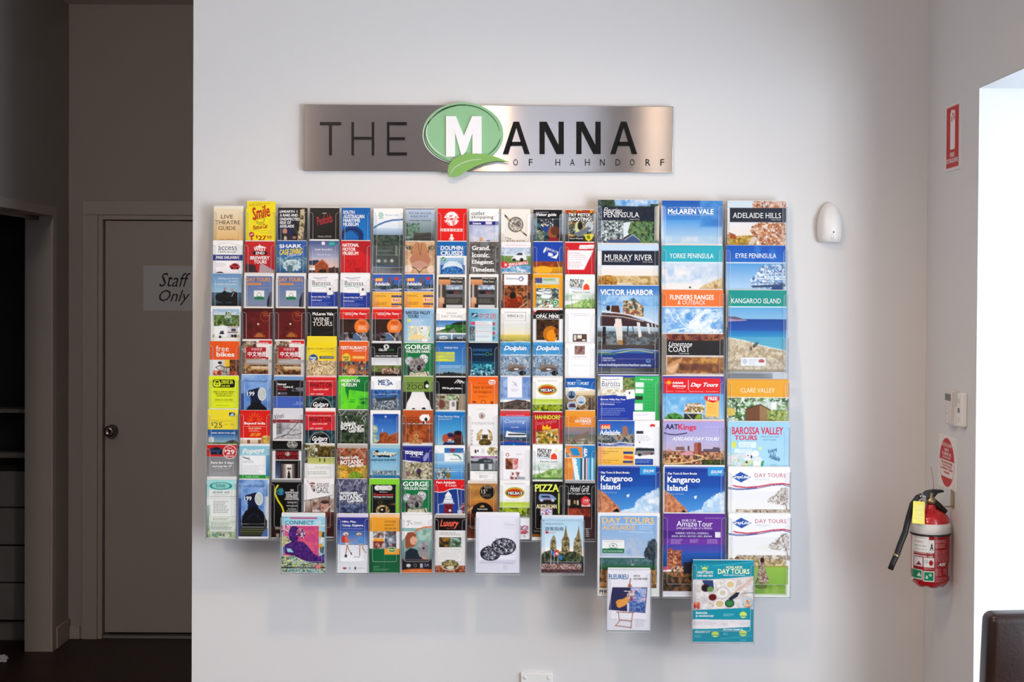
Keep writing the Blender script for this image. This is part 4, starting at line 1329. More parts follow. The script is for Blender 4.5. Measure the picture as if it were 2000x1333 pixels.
p 1060 1110 1080 1020 1150 1010 1180 1110 8c3014
l 1170 1110 1250 1050 6 e8c8a0
r 1023 782 1255 885 fbfbfb
t 1040 808 1172 840 568 n Getaways
e 1190 825 24 24 4a90c8
e 1186 825 14 14 f0f4f8
l 1165 830 1200 800 6 e07030
l 1190 850 1215 830 5 e07030
t 1060 858 1078 868 99a n SA
@B 10 2 1302 785 1595 N 1302 780 f0b030|orange-edged leaflet showing rows of parked white vans
r 1302 785 1595 1112 f2ac24
r 1320 815 1558 880 c8d8d0
r 1320 815 1392 868 58588c
t 1400 822 1520 846 8ab040 b APARTMENTS
r 1330 882 1555 918 f0b818
k 1332 892 1470 906 1 a62
g 1330 918 1555 1110 b4c4a4 8ca080
n 1330 918 1555 1110 18 ccd8d0 8ca48c 3c4844 e8ece8 506058
e 1370 960 40 20 e8ecec
e 1450 950 38 22 e0e4e8
e 1430 1000 50 22 e8ecf0
e 1520 985 34 22 48545c
l 1340 948 1400 955 7 2c3438
l 1420 940 1480 946 7 2c3438
r 1335 1020 1470 1035 90a878
n 1400 1060 1500 1110 10 cc8 544 fff 866
e 1524 1060 30 30 38a060
o 1524 1060 18 18 5 fff
@B 11 2 1615 790 1905 N|white leaflet with hand lettering, orange sun, green hill; below the red currency leaflet
$mbn
@C 0 3 53 47 347 N|white-edged leaflet with a white motorhome under palm leaves
r 53 47 347 385 f2f2f0
g 70 70 335 200 a4c4dc d0dce0
n 80 130 335 240 16 3c5c2c 6c8c44 8ca464 28401c
n 200 100 260 210 18 3c5c2c 789850 acc4cc
g 70 320 335 352 c8b898 b0a080
p 92 350 92 325 115 300 130 285 118 265 130 235 180 230 215 240 222 285 215 350 eef0f2
p 215 350 222 245 318 245 318 340 d8dade
l 222 247 325 247 7 a04838
p 135 320 150 288 180 285 185 320 38424c
r 255 262 300 290 4c545c
l 222 300 318 300 10 985848
e 145 345 14 14 222
e 295 335 16 16 222
e 265 335 14 14 333
t 88 92 305 125 f4f4f4 i Great Deal
t 190 138 250 160 f0f0f0 i on
@C 1 3 362 62 655 N|dark maroon leaflet with gold ring and sun, nearer the end of the rack
$mar
@C 2 3 675 62 970 N|dark maroon leaflet with gold ring and sun, beside the black wine leaflet
$mar+313
@C 3 3 995 65 1300 N|black wine leaflet with large white lettering
g 995 65 1300 385 161516 221f1e
e 1245 170 26 26 4a4038
e 1245 170 20 20 161516
t 1047 103 1260 135 fff b McLaren Vale
t 1055 157 1218 197 f4f0e8 s WINE
t 1048 200 1250 243 f4f0e8 s TOURS
l 1120 340 1280 290 5 4a4648
@C 4 3 1320 62 1610 N|red and black leaflet with orange disc, beside the black wine leaflet
$adt
@C 5 3 1635 62 1925 N|red and black leaflet with orange disc, beside the pale koala cartoon leaflet
$adt+318
@D 6 3 45 70 342 N|sky blue cartoon leaflet with navy heading and little animals
g 45 70 342 400 9cc4e4 acd0e4
t 60 90 305 124 1c2c50 b BAROSSA VALLEY
t 76 128 190 160 1c2c50 b TOURS
k 205 132 295 160 2 68a
r 75 172 110 198 dce060
k 110 175 250 245 5 dde
n 85 240 305 385 18 f0dcb0 c8dcc0 e8c8a0 b0d8e0 f0f0e0
e 235 265 42 30 e8eaec
e 200 270 14 16 d0d4d8
e 222 262 6 10 223
e 170 350 70 25 ecd8a0
e 255 305 30 26 dfe8e4
p 285 340 305 280 300 350 5a8
e 250 380 38 24 f0f0f4
o 250 380 36 22 3 a88
@D 7 3 360 68 652 N|white leaflet with grey heading above green hill and small cars
r 360 68 652 385 f6f4f2
t 458 102 560 120 b0a8a0 n ADELAIDE
t 410 130 612 155 a8a098 n DAY TOURS
g 360 182 652 250 3c7cbc 8cb4d8
p 500 220 560 195 652 188 652 250 560 245 24342c
p 360 290 450 260 560 225 652 235 652 305 360 305 347a34
n 450 225 652 305 20 2c6c2c 4c9440 285c28
p 470 300 530 258 560 300 8a8884
g 360 290 460 306 a0a088 8c9080
r 360 306 652 318 f4f4f4
g 360 318 508 385 8cb0cc 4c5458
g 518 318 652 385 7c98b0 3c4448
e 430 352 42 16 e4e8ea
r 405 350 460 358 2c3438
e 590 362 50 18 384048
e 590 352 30 10 a8b0b8
r 360 368 652 385 2c3434
@D 8 3 680 68 972 N|aqua leaflet with pink Chinese heading and listed rows
g 680 68 972 400 68b4d4 a8d0e0 h
n 680 300 972 400 50 7cc0d8 a4d0e0 90c8dc
r 705 110 768 148 203850
p 705 148 740 118 768 120 740 140 b8d4e4
t 708 150 768 165 357 n TOUR
t 778 110 945 166 d8405c n 中文团
r 745 188 910 388 dde8ec
k 750 196 905 236 2 d89
k 750 250 905 262 1 9ab
k 750 284 905 300 1 d89
k 750 330 905 350 2 9ab
r 697 196 742 225 d84c68
r 697 248 742 268 4a5a60
r 697 284 742 308 6a5a50
r 690 330 742 380 3c5c6c
n 690 240 742 380 10 3c5c6c 8ca0a8 6c5848
e 928 215 14 18 c84858
e 928 262 14 18 58a0a0
e 928 307 14 18 d05050
e 928 352 14 18 4888a0
l 745 240 910 240 3 88bcd0
l 745 275 910 275 3 88bcd0
l 745 314 910 314 3 88bcd0
@D 9 3 990 70 1282 N|off-white leaflet with boxed small heading over pale vineyard
g 990 70 1282 230 f4f4f2 e8e8e6
g 990 210 1282 330 e0e2e0 ece4c8
g 990 320 1282 395 e4d070 a0a050
l 1032 102 1234 102 2 333
l 1032 186 1234 186 2 333
l 1032 102 1032 186 2 333
l 1234 102 1234 186 2 333
t 1052 124 1216 148 333 s SHIRAZ & CO.
t 1110 158 1158 164 777 s TOURS
l 1060 160 1105 160 1 888
l 1165 160 1210 160 1 888
p 990 395 990 365 1080 390 5a5a40
l 1000 375 1060 395 6 e8e8e0
l 1100 395 1160 380 1240 390 6 e8e8d8
@D 10 3 1305 92 1600 N|black mine leaflet with glowing amber cave
g 1305 92 1600 180 14100e 1e140c
g 1335 180 1560 390 2a1c12 3a2010
n 1335 185 1560 390 26 4a3018 2a1a10 6a4420
e 1480 330 75 80 c07818
e 1495 345 55 60 e8981c
e 1535 300 22 30 8a4c10
e 1540 350 12 22 5c3008
l 1530 390 1545 360 4 ffe0a0
t 1345 92 1560 104 a33 n COOBER PEDY
t 1380 122 1530 134 eee n · · · · · ·
t 1335 137 1562 172 fff S OPAL MINE
k 1345 177 1560 185 1 ddd
p 1305 130 1310 70 1330 50 1360 65 1345 95 e04030
t 1312 82 1345 105 fff b-50 FREE
@D 11 3 1612 75 1910 N|plain white leaflet with small dark interior photo
r 1612 75 1910 405 f2f2f3
t 1665 112 1868 122 b9b9bb n GET WHAT YOU DO FOR A DAY
t 1700 130 1846 140 a8a8ac n YEAR, RIDE, EXPLORE
l 1640 286 1885 286 2 ccc
r 1690 320 1830 398 40302c
r 1700 330 1725 385 dcd4cc
r 1735 330 1780 365 e8e0d4
r 1740 370 1770 395 705048
r 1790 330 1825 360 704c3c
e 1800 382 20 9 e0dcd8
@C 0 4 47 385 335 N|orange and white leaflet with rounded cycle lettering above a dark bicycle
r 47 385 335 568 ec6420
t 108 428 232 484 fdf0e8 n free
t 112 490 288 536 fdf0e8 b bikes
l 88 430 88 540 5 b44818
g 47 566 335 725 dcdcd8 b0a090
r 47 568 150 725 e4e6e6
r 195 566 245 640 f0c838
n 240 566 335 725 20 6c3c28 8c5838 3c241c
e 145 595 20 14 222
l 105 640 150 622 190 640 240 635 8 141414
l 110 645 160 675 220 690 6 1c1c1c
l 190 640 180 690 6 1c1c1c
e 115 700 42 20 c04020
n 75 670 160 725 16 c84824 e8a890 403028
o 230 680 26 42 5 1a1a1a
e 285 700 36 22 d04820
n 250 680 320 725 14 c84824 8c3820 e0906c
@C 1 4 355 372 655 N|map leaflet with red Chinese title block, nearer the end of the rack
$map
@C 2 4 672 372 970 N|map leaflet with red Chinese title block, beside the yellow crowd leaflet
$map+318
@C 3 4 995 395 1287 N 998 335 f0d820|yellow leaflet with blue badge above a crowd, a taller one behind
r 995 395 1287 590 f4dc28
t 1005 452 1262 470 543 n BARS | PUBS | CLUBS
k 1135 480 1265 488 1 875
e 1060 556 48 48 e8d8a0
e 1060 556 44 44 2a5c90
t 1028 540 1088 558 fff b FREE
t 1038 562 1080 580 fff b APP
r 1120 530 1262 556 405060
t 1135 537 1248 549 dde n NEW RELEASES
g 995 580 1287 725 d8c090 c0a078
n 995 575 1287 725 9 d8c8a0 a88860 f0e0bc 8c6848 e4cca0
@C 4 4 1312 388 1600 N|orange food leaflet with yellow badge above a smiling woman
r 1312 388 1600 600 e86c2c
t 1330 432 1582 464 fff b RESTAURANTS
t 1450 470 1580 485 fdd n ADELAIDE CITY
e 1382 552 42 48 e8d040
t 1352 534 1412 552 654 b FREE
t 1362 558 1405 576 654 b APP
r 1440 528 1568 558 f4b030
t 1450 536 1555 550 fff n LOCAL FLAVOURS
n 1312 580 1600 725 16 5880a0 3a4c60 c04030 405a34 d8b050 283040
r 1312 590 1340 725 8c4c38
e 1435 672 52 55 b87848
e 1436 685 32 36 e0a880
l 1420 698 1434 706 1450 698 4 fff
n 1380 700 1500 725 10 5a3028 c89060 7c4838
@C 5 4 1630 392 1920 N|black winery tour leaflet over a wide field photo
r 1630 392 1920 545 171516
r 1630 392 1920 404 dcdcdc
o 1774 438 26 22 8 fff
l 1762 425 1762 452 5 fff
l 1786 425 1786 452 5 fff
t 1698 458 1780 480 fff b CELLAR
t 1785 458 1850 480 3a7a50 b DOOR
k 1645 500 1890 508 1 888
t 1668 522 1882 536 eee b SMALL GROUP WINERY TOURS
g 1650 545 1900 620 c8ccd4 ececec
g 1630 620 1920 690 6c8440 4c5c34
n 1640 625 1900 690 14 6c8848 8a9a50 48582c 8c7858
g 1630 685 1920 725 382c24 241c18
e 1755 660 26 14 c8a08c
e 1840 665 60 16 6c4038
n 1730 650 1900 700 9 caa090 4c3830 7c5848 e0d0c0
@D 6 4 45 402 340 N|green leaflet with white capitals over koala photo, halfway down the rack
$gorge
@D 7 4 358 393 650 N|blue stadium leaflet with yellow stripe of text above skyline
g 358 393 650 640 2c6cb4 4c94cc
g 358 620 650 700 6ca8d4 88a8b8
t 438 438 570 456 fff n Adelaide Oval
r 358 490 540 518 dce040
r 358 523 540 549 dce040
r 358 554 540 582 dce040
t 372 494 532 512 8a8 n ADELAIDE OVAL
t 438 528 532 546 8a8 n STADIUM
t 474 558 532 576 8a8 s TOURS
t 396 618 605 628 eff n with expert guides for game day
t 406 634 590 642 eff n book your tour today
p 358 725 358 700 420 702 440 690 470 692 480 680 500 690 520 688 560 695 650 700 650 725 2c2c30
n 358 705 650 725 10 2c2c30 44403c
@D 8 4 675 400 965 N|midnight blue leaflet with glowing stadium at night
g 675 400 965 600 0b1c34 0c3450
g 675 580 965 725 14506c 0a2438
t 720 458 906 484 2c6ca4 b EXPERIENCE
t 720 502 835 522 3c8ccc n Adelaide
o 858 510 18 18 4 5aa870
t 880 500 908 520 5aa870 n val
p 715 640 780 620 880 615 920 590 925 640 860 650 720 655 2a88a0
n 715 605 930 665 16 2a90a8 70c8d4 0c4458 185c74
n 690 665 925 720 12 40a0b8 0c3c54 c0e4ec 103048
l 700 680 920 690 4 8cd4dc
@D 9 4 988 395 1285 N|light blue dolphin pod leaflet with white slanted title, beside the stadium leaflet
$dol
@D 10 4 1303 395 1598 N|light blue dolphin pod leaflet with white slanted title, beside the plain white leaflet
$dol+315
@D 11 4 1615 408 1905 N|plain white leaflet with small brown square picture
r 1615 408 1905 740 f3f3f5
r 1708 430 1808 514 8c6860
n 1708 430 1808 514 18 9c7870 7c5850 a88c88
t 1688 530 1832 544 b8b8b8 n ARTISAN TOURS
k 1690 556 1830 564 1 d4d4d4
l 1675 620 1848 620 2 ccc
l 1690 676 1840 676 1 ddd
@C 0 5 38 730 330 N|fluorescent yellow car hire leaflet with black box heading
r 38 730 330 1060 e4f02c
p 75 775 90 762 280 762 292 775 292 830 280 842 90 842 75 830 15160a
e 118 806 36 30 e4f02c
p 82 805 95 770 140 770 155 805 152 830 85 830 e4f02c
r 102 778 136 796 15160a
t 100 804 136 818 15160a b N
t 162 768 275 808 e4f02c b DRIVE SA
t 162 818 244 834 e4f02c b CAR HIRE
t 84 876 288 892 7a8420 b NEED A CAR TO RENT?
t 100 896 270 910 7a8420 b WE CAN HELP YOU!
t 112 916 262 930 7a8420 b COME SEE US AT
t 98 955 274 970 8a9420 b DRIVE SA CAR HIRE
k 75 980 305 986 1 9a9c30
k 115 1012 262 1024 2 a4a430
k 85 1044 290 1052 1 a4a430
@C 1 5 350 712 648 F|blue leaflet with a black steam engine nose numbered 199, sixth row
$pet
@C 2 5 668 730 958 N|black and blue visitor leaflet with sideways title
r 668 730 958 765 7ca4d4
r 668 765 958 925 1c1a1c
t 706 795 790 816 fff b National
t 706 822 755 842 a03038 b Wine
t 762 820 858 842 fff b Centre of
t 706 846 798 866 a03038 b Australia
r 712 885 800 908 667
e 722 896 9 9 c8c8c8
g 668 925 958 1060 4c6cc0 5474c4
t 842 838 965 874 aab n-90 Guide
t 856 975 958 1008 9ab4e4 n-90 Visitor
@C 3 5 990 728 1285 N 995 722 f8d8d8|red and black music leaflet with white script disc, sixth row
$wha
@C 4 5 1305 728 1603 N|lime green leaflet with a green tinted face
g 1305 728 1603 1060 58c838 7ce030
n 1305 728 1603 1060 60 58c838 84e42c 68d838
p 1375 880 1370 830 1420 775 1500 745 1603 730 1603 880 1560 880 1480 870 1410 860 1400 960 18803c
r 1500 728 1603 800 1c8840
p 1395 960 1385 880 1410 862 1405 900 24903c
e 1440 980 30 8 3cb028
l 1420 958 1470 962 7 40a82c
e 1560 985 45 50 48b830
e 1555 990 22 14 185c28
l 1520 955 1590 950 10 1c6c30
p 1470 1060 1500 1010 1560 1040 1603 1030 1603 1060 50b830
t 1332 755 1516 787 eef8ea b MIGRATION
t 1332 795 1485 830 eef8ea b MUSEUM
@C 5 5 1625 733 1917 N|white topped leaflet with fishing boats on blue water
r 1625 733 1917 860 f4f6fa
t 1695 762 1760 812 23457c S ME
o 1782 790 28 34 5 23457c
t 1778 765 1802 812 3c78b8 b S
t 1802 782 1840 812 23457c b A
g 1625 858 1917 1060 2c6cb4 5a7890
n 1640 860 1900 920 14 2c6cb4 1c5098 5c90c4
n 1640 940 1900 1060 9 5c6c78 a0acb4 34424c c8ccd0 48586a
p 1665 925 1690 940 1830 930 1880 905 1870 960 1680 970 3c4c5c
l 1700 860 1700 930 5 444c58
l 1770 870 1770 935 5 444c58
l 1840 865 1830 930 5 444c58
l 1640 905 1880 900 4 c8c4bc
@D 6 5 38 730 330 N|olive topped zoo leaflet above a panda's dark back
r 38 730 330 880 84a050
t 65 785 230 802 34401c n ADELAIDE
t 65 808 236 856 1e2810 s ZOO
e 262 800 24 26 111
p 240 850 245 800 270 760 290 800 290 840 270 850 14140e
e 272 822 16 18 f4f4f4
g 38 878 330 1060 20221c 1a1a18
p 60 1060 75 990 110 925 125 880 240 880 260 930 300 1000 318 1060 ececea
e 190 1000 110 75 f0eeee
e 140 1050 16 12 222
e 240 1045 20 14 222
@D 7 5 360 745 650 N|black leaflet with white mountain sign above a hotel room photo
r 360 745 650 910 0e0d0e
l 542 800 575 768 600 800 6 fff
l 566 800 592 772 618 795 5 fff
l 590 802 612 778 634 802 5 fff
t 422 838 620 866 fff x We've got room...
n 360 910 650 1065 22 8c7c68 c8c0b0 4c3c30 a8b090 e0dcd0
r 470 915 560 960 7c9868
n 470 915 560 960 14 587848 98b078 c8d4b8
r 585 915 650 1065 a49880
r 490 970 560 1065 e4e0dc
e 415 1010 35 45 7c4c3c
r 515 985 545 1030 8c8c88
r 560 980 580 1065 504438
@D 8 5 672 733 970 N|orange leaflet with dark red spaced writing and a white corner stamp
g 672 733 970 1010 ec6820 f08828
e 720 900 120 90 f07c24
p 880 765 925 760 945 775 940 805 890 808 875 790 fbf0ec
t 884 770 938 785 c44 b Barossa
t 884 788 938 802 c44 b Valley
k 770 795 870 803 1 9a4414
t 724 818 916 860 8c2c10 s Enjoy an Iconic
t 728 868 908 902 8c2c10 s SA Indulgence
t 770 924 868 936 a44018 n EXPERIENCE
e 735 985 20 10 a04010
o 825 985 24 22 5 8c3410
e 910 990 14 14 a04010
@D 9 5 985 733 1283 N|blue sky leaflet over dark rocky headland with white hanging label
g 985 733 1283 960 6888cc a8c4e4
n 985 733 1283 960 60 6c8ccc b4cce8 84a4d8
g 985 985 1283 1060 5c5450 38302c
p 985 1060 985 1000 1100 970 1150 958 1230 965 1283 985 1283 1060 5c4c48
n 985 985 1283 1060 20 6c5c54 40342e 58504c 84746a
r 1056 733 1200 938 f0f0f6
l 1108 780 1130 800 1150 825 4 445
l 1110 822 1140 800 1140 785 3 445
k 1092 850 1165 880 3 c4c4cc
@D 10 5 1300 740 1596 N|white leaflet with oval red and yellow badge over green stripe, sixth row
$mel
@D 11 5 1625 747 1915 N|deep blue and sand leaflet with three round pictures
g 1625 747 1915 860 0a58a8 2878c4
t 1728 765 1772 778 cde n THE
t 1645 785 1725 815 e8f0f8 b PORT
t 1730 785 1770 815 7cc0e8 b TO
t 1775 785 1855 815 e8f0f8 b PORT
p 1625 840 1625 870 1700 862 1800 855 1915 880 1915 860 1850 850 1750 835 f0f0e8
g 1625 870 1915 920 e8e0c8 d8c090
g 1625 915 1915 1060 a48c64 3c3430
n 1700 940 1915 1060 24 8c7454 4c4034 b49c78
g 1850 935 1900 1060 746050 4c3c30
e 1684 912 46 46 f0f0f0
e 1684 912 41 41 6c88a4
e 1684 930 30 14 2c3844
r 1678 880 1688 930 2c3844
e 1778 965 46 46 f0f0f0
e 1778 965 41 41 c4ccd4
e 1778 985 28 10 4888b0
e 1690 1018 48 44 f0f0f0
e 1690 1018 43 40 98b0c8
p 1655 1030 1670 1000 1715 995 1728 1035 5c3440
@E 0 6 30 52 325 N|yellow and blue car hire leaflet showing a large price of twenty-five dollars
r 30 52 325 250 f2e23c
r 238 80 295 118 1c3c64
p 242 116 262 92 292 84 276 100 292 114 c8d8e4
t 64 148 270 174 c8b83c n Rental cars from
t 64 178 84 215 344 n $
t 90 178 172 232 344 n 25
t 192 185 290 212 b8a838 n per day
r 30 248 325 302 2464a0
t 62 275 300 290 e4ecf8 b SAME VIEWS FOR LESS
g 30 300 325 380 3878b4 a0bcc8
r 40 325 88 380 e0e0dc
r 55 318 70 380 c0c4c4
p 170 390 240 358 290 350 325 375 325 390 383c44
g 30 375 325 415 6c8448 7c8c58
n 30 380 325 415 12 6c8448 506838 98a068
@E 1 6 343 60 640 N|red leaflet with yellow sunburst and white lettering
r 343 60 640 335 e02820
l 487 150 487 82 3 f0a030
l 487 150 455 92 3 f0a030
l 487 150 520 92 3 f0a030
l 487 150 430 115 3 f0a030
l 487 150 545 115 3 f0a030
l 487 150 412 145 3 f0a030
l 487 150 562 145 3 f0a030
l 487 150 420 170 3 f0a030
l 487 150 555 170 3 f0a030
e 487 145 26 26 e02820
t 384 175 590 208 fff b Beyond India
l 390 220 592 220 2 f8c8a0
t 425 230 550 244 fec b North Adelaide
k 430 250 545 274 2 f8b8a0
t 452 286 546 300 f8c830 b 8267 3838
t 442 303 535 316 f8c830 b 8361 3877
g 343 335 640 392 e8dcc8 d0c0a8
r 343 335 640 348 f8f4f0
r 412 352 440 390 8c4838
e 600 350 50 42 d8b050
n 550 310 640 392 16 dcb858 e8cc80 c09840 % 600 352 52 46
r 520 350 548 392 8c5c40
@E 2 6 665 50 965 F|pale leaflet with red band and bare winding branches
g 665 50 965 160 dcdae0 e4e2e8
t 682 92 775 142 433 i-14 Vines
g 665 152 965 190 8c2c34 9c3c40
t 835 158 940 178 e8b8b8 i Winery
g 700 185 950 350 c8c8cc a8a6aa
n 700 185 950 350 34 c8c8cc a0a0a4 dcdcdc
r 700 190 758 300 8c8c90
l 735 185 735 300 5 44444c
l 705 230 758 230 4 44444c
l 750 330 810 300 850 250 900 200 930 160 7 3c3438
l 810 300 870 310 950 290 7 3c3438
l 760 260 800 240 840 245 5 4a4246
l 850 250 905 260 940 235 4 4a4246
l 680 350 740 320 810 300 7 443c40
@E 3 6 983 85 1282 N 983 55 f6f0ee|red and black music leaflet with white script disc, seventh row
$wha-7-643
@E 4 6 1300 58 1597 N|dark fern leaflet with white garden lettering and scribbled line
n 1300 58 1597 392 16 2c3c2c 485844 1c281c 607058
g 1300 58 1597 90 70786e 485048
n 1320 250 1560 392 24 243424 3c5038 182418 58684c
l 1310 70 1335 112 1370 75 1378 62 3 eee
l 1480 118 1510 70 1530 100 1545 68 1560 75 3 eee
l 1530 150 1560 110 1590 90 3 eee
l 1540 140 1565 180 1575 130 3 eee
e 1380 125 7 7 dfe8dc
t 1328 168 1475 210 fff b-2 Adelaide
t 1328 205 1555 250 fff b-2 BOTANIC
t 1405 235 1560 278 fff b-2 Garden
@E 5 6 1622 62 1915 N|white-edged blue sky leaflet with red brick chimney building
r 1622 62 1915 392 f4f4f4
g 1645 95 1897 330 0c4ca8 5c9cdc
g 1645 320 1897 392 6ca4dc 88b4dc
n 1645 200 1695 392 14 98b878 4c88c0 d0d8a0 5c90c8
e 1770 122 10 10 b8c8e0
t 1700 145 1840 175 4c7cb8 n ADELAIDE GAOL
p 1710 392 1710 290 1735 275 1790 275 1798 310 1897 270 1897 392 a05428
n 1710 290 1897 392 12 a05428 b8683c 8c4420 @ 1710 392 1710 290 1735 275 1790 275 1798 310 1897 270 1897 392
l 1798 312 1897 272 6 c88450
p 1660 392 1715 355 1715 392 8c4c28
l 1740 240 1740 275 4 ccd
@F 6 6 33 60 330 N|rust orange zoo leaflet with resting big cat
g 33 60 330 190 c8622c b85828
t 45 125 190 142 5c2410 n MONARTO
t 48 150 195 195 3c1408 s ZOO
e 250 135 52 36 f4f0ec
p 205 150 230 105 290 100 300 140 262 160 258 195 240 195 236 160 f6f2ee
e 262 150 15 20 1c1210
e 240 180 10 16 1c1210
g 33 195 330 262 6c3018 a04c24
n 33 195 330 392 34 b05828 8c401c c87038 70341c
e 165 300 38 42 b8703c
e 165 315 22 26 d09868
e 150 292 5 4 2c1408
e 180 292 5 4 2c1408
e 166 320 8 7 4c2418
p 100 392 120 345 160 335 205 345 225 392 c08850
n 100 345 225 392 10 d8a878 9c6034 c08850
@F 7 6 358 72 650 N|bright blue leaflet with two men holding binoculars
g 358 72 650 300 0c70bc 5cb0dc
g 358 72 650 90 58b0e0 1474bc
g 358 290 650 400 60b0d8 98c4d8
t 385 112 592 135 fff n The Fleurieu Way
t 388 140 518 154 cde n TOURING ROUTE
e 505 320 42 44 a04838
e 505 305 46 20 202c58
e 455 335 30 44 b85c48
p 425 400 450 370 540 375 570 400 243060
e 580 325 48 66 6c2c24
e 580 280 42 22 2c1818
p 530 400 550 340 620 330 640 400 4c2c2c
e 500 350 18 8 e8d8d0
@F 8 6 668 5 965 F|tall white leaflet with oval arch of golden ornament
r 668 5 965 415 f2f0f0
k 762 48 852 54 1 aaa
e 808 115 30 30 908c8a
e 808 115 24 24 d8d4d2
e 808 118 14 18 a07868
t 708 178 930 202 aaa s FOUNDATION
t 700 250 718 275 333 n H
t 700 285 718 305 333 n O
t 700 320 718 340 333 n U
t 700 352 718 372 333 n S
t 700 385 718 405 333 n E
p 755 360 760 300 790 255 815 250 800 290 795 360 b8a070
p 915 360 912 300 890 260 865 250 880 290 885 360 b8a070
n 755 250 915 360 10 c8b080 8c7040 dccca0 @ 755 360 760 300 790 255 815 250 800 290 795 360 885 360 880 290 865 250 890 260 912 300 915 360
e 840 380 62 36 6c5828
n 778 345 902 415 10 3c3018 94803c 5c4c20 % 840 380 60 36
r 808 300 870 345 7c6438
r 820 310 858 335 3c3420
@F 9 6 985 62 1280 N|blue river cruise leaflet with a white houseboat
g 985 62 1280 120 c86470 d83830
r 985 90 1280 118 dc3c38
t 1040 102 1222 112 fbe n SPIRIT OF THE COORONG CRUISES
g 985 118 1280 260 94b4e0 2c5cac
g 985 258 1280 360 5880b0 3c506c
t 1028 148 1235 195 cfdcf4 i Coorong
t 1088 222 1168 232 eef n THE CRUISES
n 985 300 1280 370 10 405468 607890 30404c
p 1035 325 1050 262 1090 275 1140 280 1230 285 1245 320 f0f2f4
r 1062 290 1232 306 2c3848
l 1040 322 1240 322 5 a8b4c0
p 985 415 985 375 1080 362 1180 368 1280 375 1280 415 2058a8
l 985 372 1080 360 1180 366 1280 372 4 c04858
p 1110 415 1115 385 1150 415 38a0d0
@F 10 6 1303 82 1595 N|red festival leaflet with gold capitals and food photo
g 1303 82 1595 260 b82430 cc1c2c
g 1303 250 1595 392 a02830 b82c38
t 1325 110 1572 152 d0e048 b HAHNDORF
t 1340 162 1540 205 e07880 i-8 Simply Delightful
p 1395 255 1400 205 1425 228 1445 200 1455 230 1480 215 1478 250 f0c028
p 1335 280 1550 240 1558 392 1340 392 e0c878
n 1340 260 1550 392 18 d8b040 6c5420 f0e4b8 4c6828 c88c28 @ 1335 280 1550 240 1558 392 1340 392
@F 11 6 1618 63 1915 N|amber outback leaflet over a stony desert
g 1618 63 1915 225 eca440 e89428
e 1695 145 36 36 d87c28
n 1655 110 1740 180 14 d87c28 e89838 % 1695 145 36 36
t 1760 128 1872 148 fdf n Wadlata
t 1715 152 1878 180 fff b OUTBACK
t 1772 184 1872 202 fdf n CENTRE
g 1618 225 1915 320 a88c80 7c8498
g 1618 300 1915 400 6c7468 98907c
n 1640 340 1900 400 14 8c8870 b8b8a0 5c6450 a0707c
p 1700 340 1850 260 1860 290 1720 370 8c7468
@E 0 7 22 425 325 N|grey leaflet with red top, blue car and a price disc of twenty-nine dollars
r 22 425 325 545 c82c2c
g 22 545 325 745 8c8e92 a0a0a2
e 112 482 72 30 28344c
p 55 495 75 460 130 445 165 465 180 510 150 528 60 515 34486c
e 115 462 40 14 1a2230
r 60 500 120 522 1c2430
e 160 505 14 20 111
e 252 497 70 68 f4f0f0
e 252 497 64 62 cc3030
t 228 450 275 462 fff b From
t 198 472 216 500 fff b $
t 218 472 300 520 fff b 29
t 212 530 290 544 fff b PER DAY
t 62 592 290 622 f4f4f6 b Rent for 4 days
t 78 628 272 655 f4f4f6 b and pay for 3*
k 95 662 245 668 1 ccc
k 85 700 270 730 3 b4b4b8
@E 1 7 335 393 637 N|aqua and white leaflet with script heading and green foot
g 335 393 637 408 f0f4f6 e8f0f4
g 335 408 637 510 8cc8dc b0dce8
t 362 430 585 495 f6fafc x-4 Popeye
r 345 505 600 700 f4f6f8
g 600 500 637 735 78b4d4 2c80b8
l 370 520 440 545 9 3c4858
l 390 535 435 525 6 6c7888
k 370 555 480 580 2 aab
k 370 600 590 690 6 ccd0d8
r 335 698 605 735 2c9c48
r 600 715 637 735 7cc850
t 398 708 532 726 a0e0a0 b Public Rides
@E 2 7 660 358 945 F|black ghost tour leaflet with moon, red letters and a lit doorway
g 660 358 945 450 0e1012 161616
e 855 395 52 36 8a8a84
n 803 360 907 432 12 9c9c94 6c6c68 b8b8b0 % 855 395 50 34
r 660 430 945 455 101012
g 690 455 920 545 4c1418 1c0c0e
t 694 468 915 500 b82830 b GHOST TOUR
t 694 508 915 538 a02028 b & TORCHLIGHT
e 810 485 26 20 c0b8b0
l 690 545 930 545 5 ccc
l 690 442 930 442 4 bbb
r 690 550 935 735 1a1618
g 690 560 740 735 28344c 5c6c8c
g 750 585 880 735 c8b8ac 6c5c58
g 750 585 790 735 302824 b09c94 h
g 850 585 885 735 9c8c84 302824 h
r 795 590 850 735 e8e4e0
r 805 620 845 640 605c58
p 805 730 812 670 822 640 835 670 842 730 2c2826
r 690 700 720 735 7884b0
@E 3 7 980 393 1280 N|park photo leaflet with golfers above ruled white text
r 980 393 1280 735 eeeeec
g 980 393 1280 520 e0dcd0 8c8450
n 980 393 1130 540 16 e8e8e4 6c6430 b0a878 4c4820
n 1110 410 1280 520 14 50441c 8c7434 342c14 685828
n 980 440 1020 580 14 484030 989080 2c2820
g 1015 525 1280 588 b8bc68 ccd084
r 1125 530 1137 566 3c3c34
r 1172 530 1184 570 3c3c34
k 1080 615 1235 625 1 777
k 1010 635 1235 642 1 999
k 1010 658 1235 696 2 888
k 1150 715 1240 722 1 aaa
@E 4 7 1297 393 1595 N|autumn leaf leaflet in red and yellow with white garden lettering
g 1297 393 1595 450 c8c4c0 b0a098
n 1297 430 1595 600 20 b85c34 98442c c47c50 6c3c2c 888060
n 1297 600 1595 735 22 c89c34 8c8c2c b86c2c 50702c e0bc48
e 1360 690 45 36 e0a838
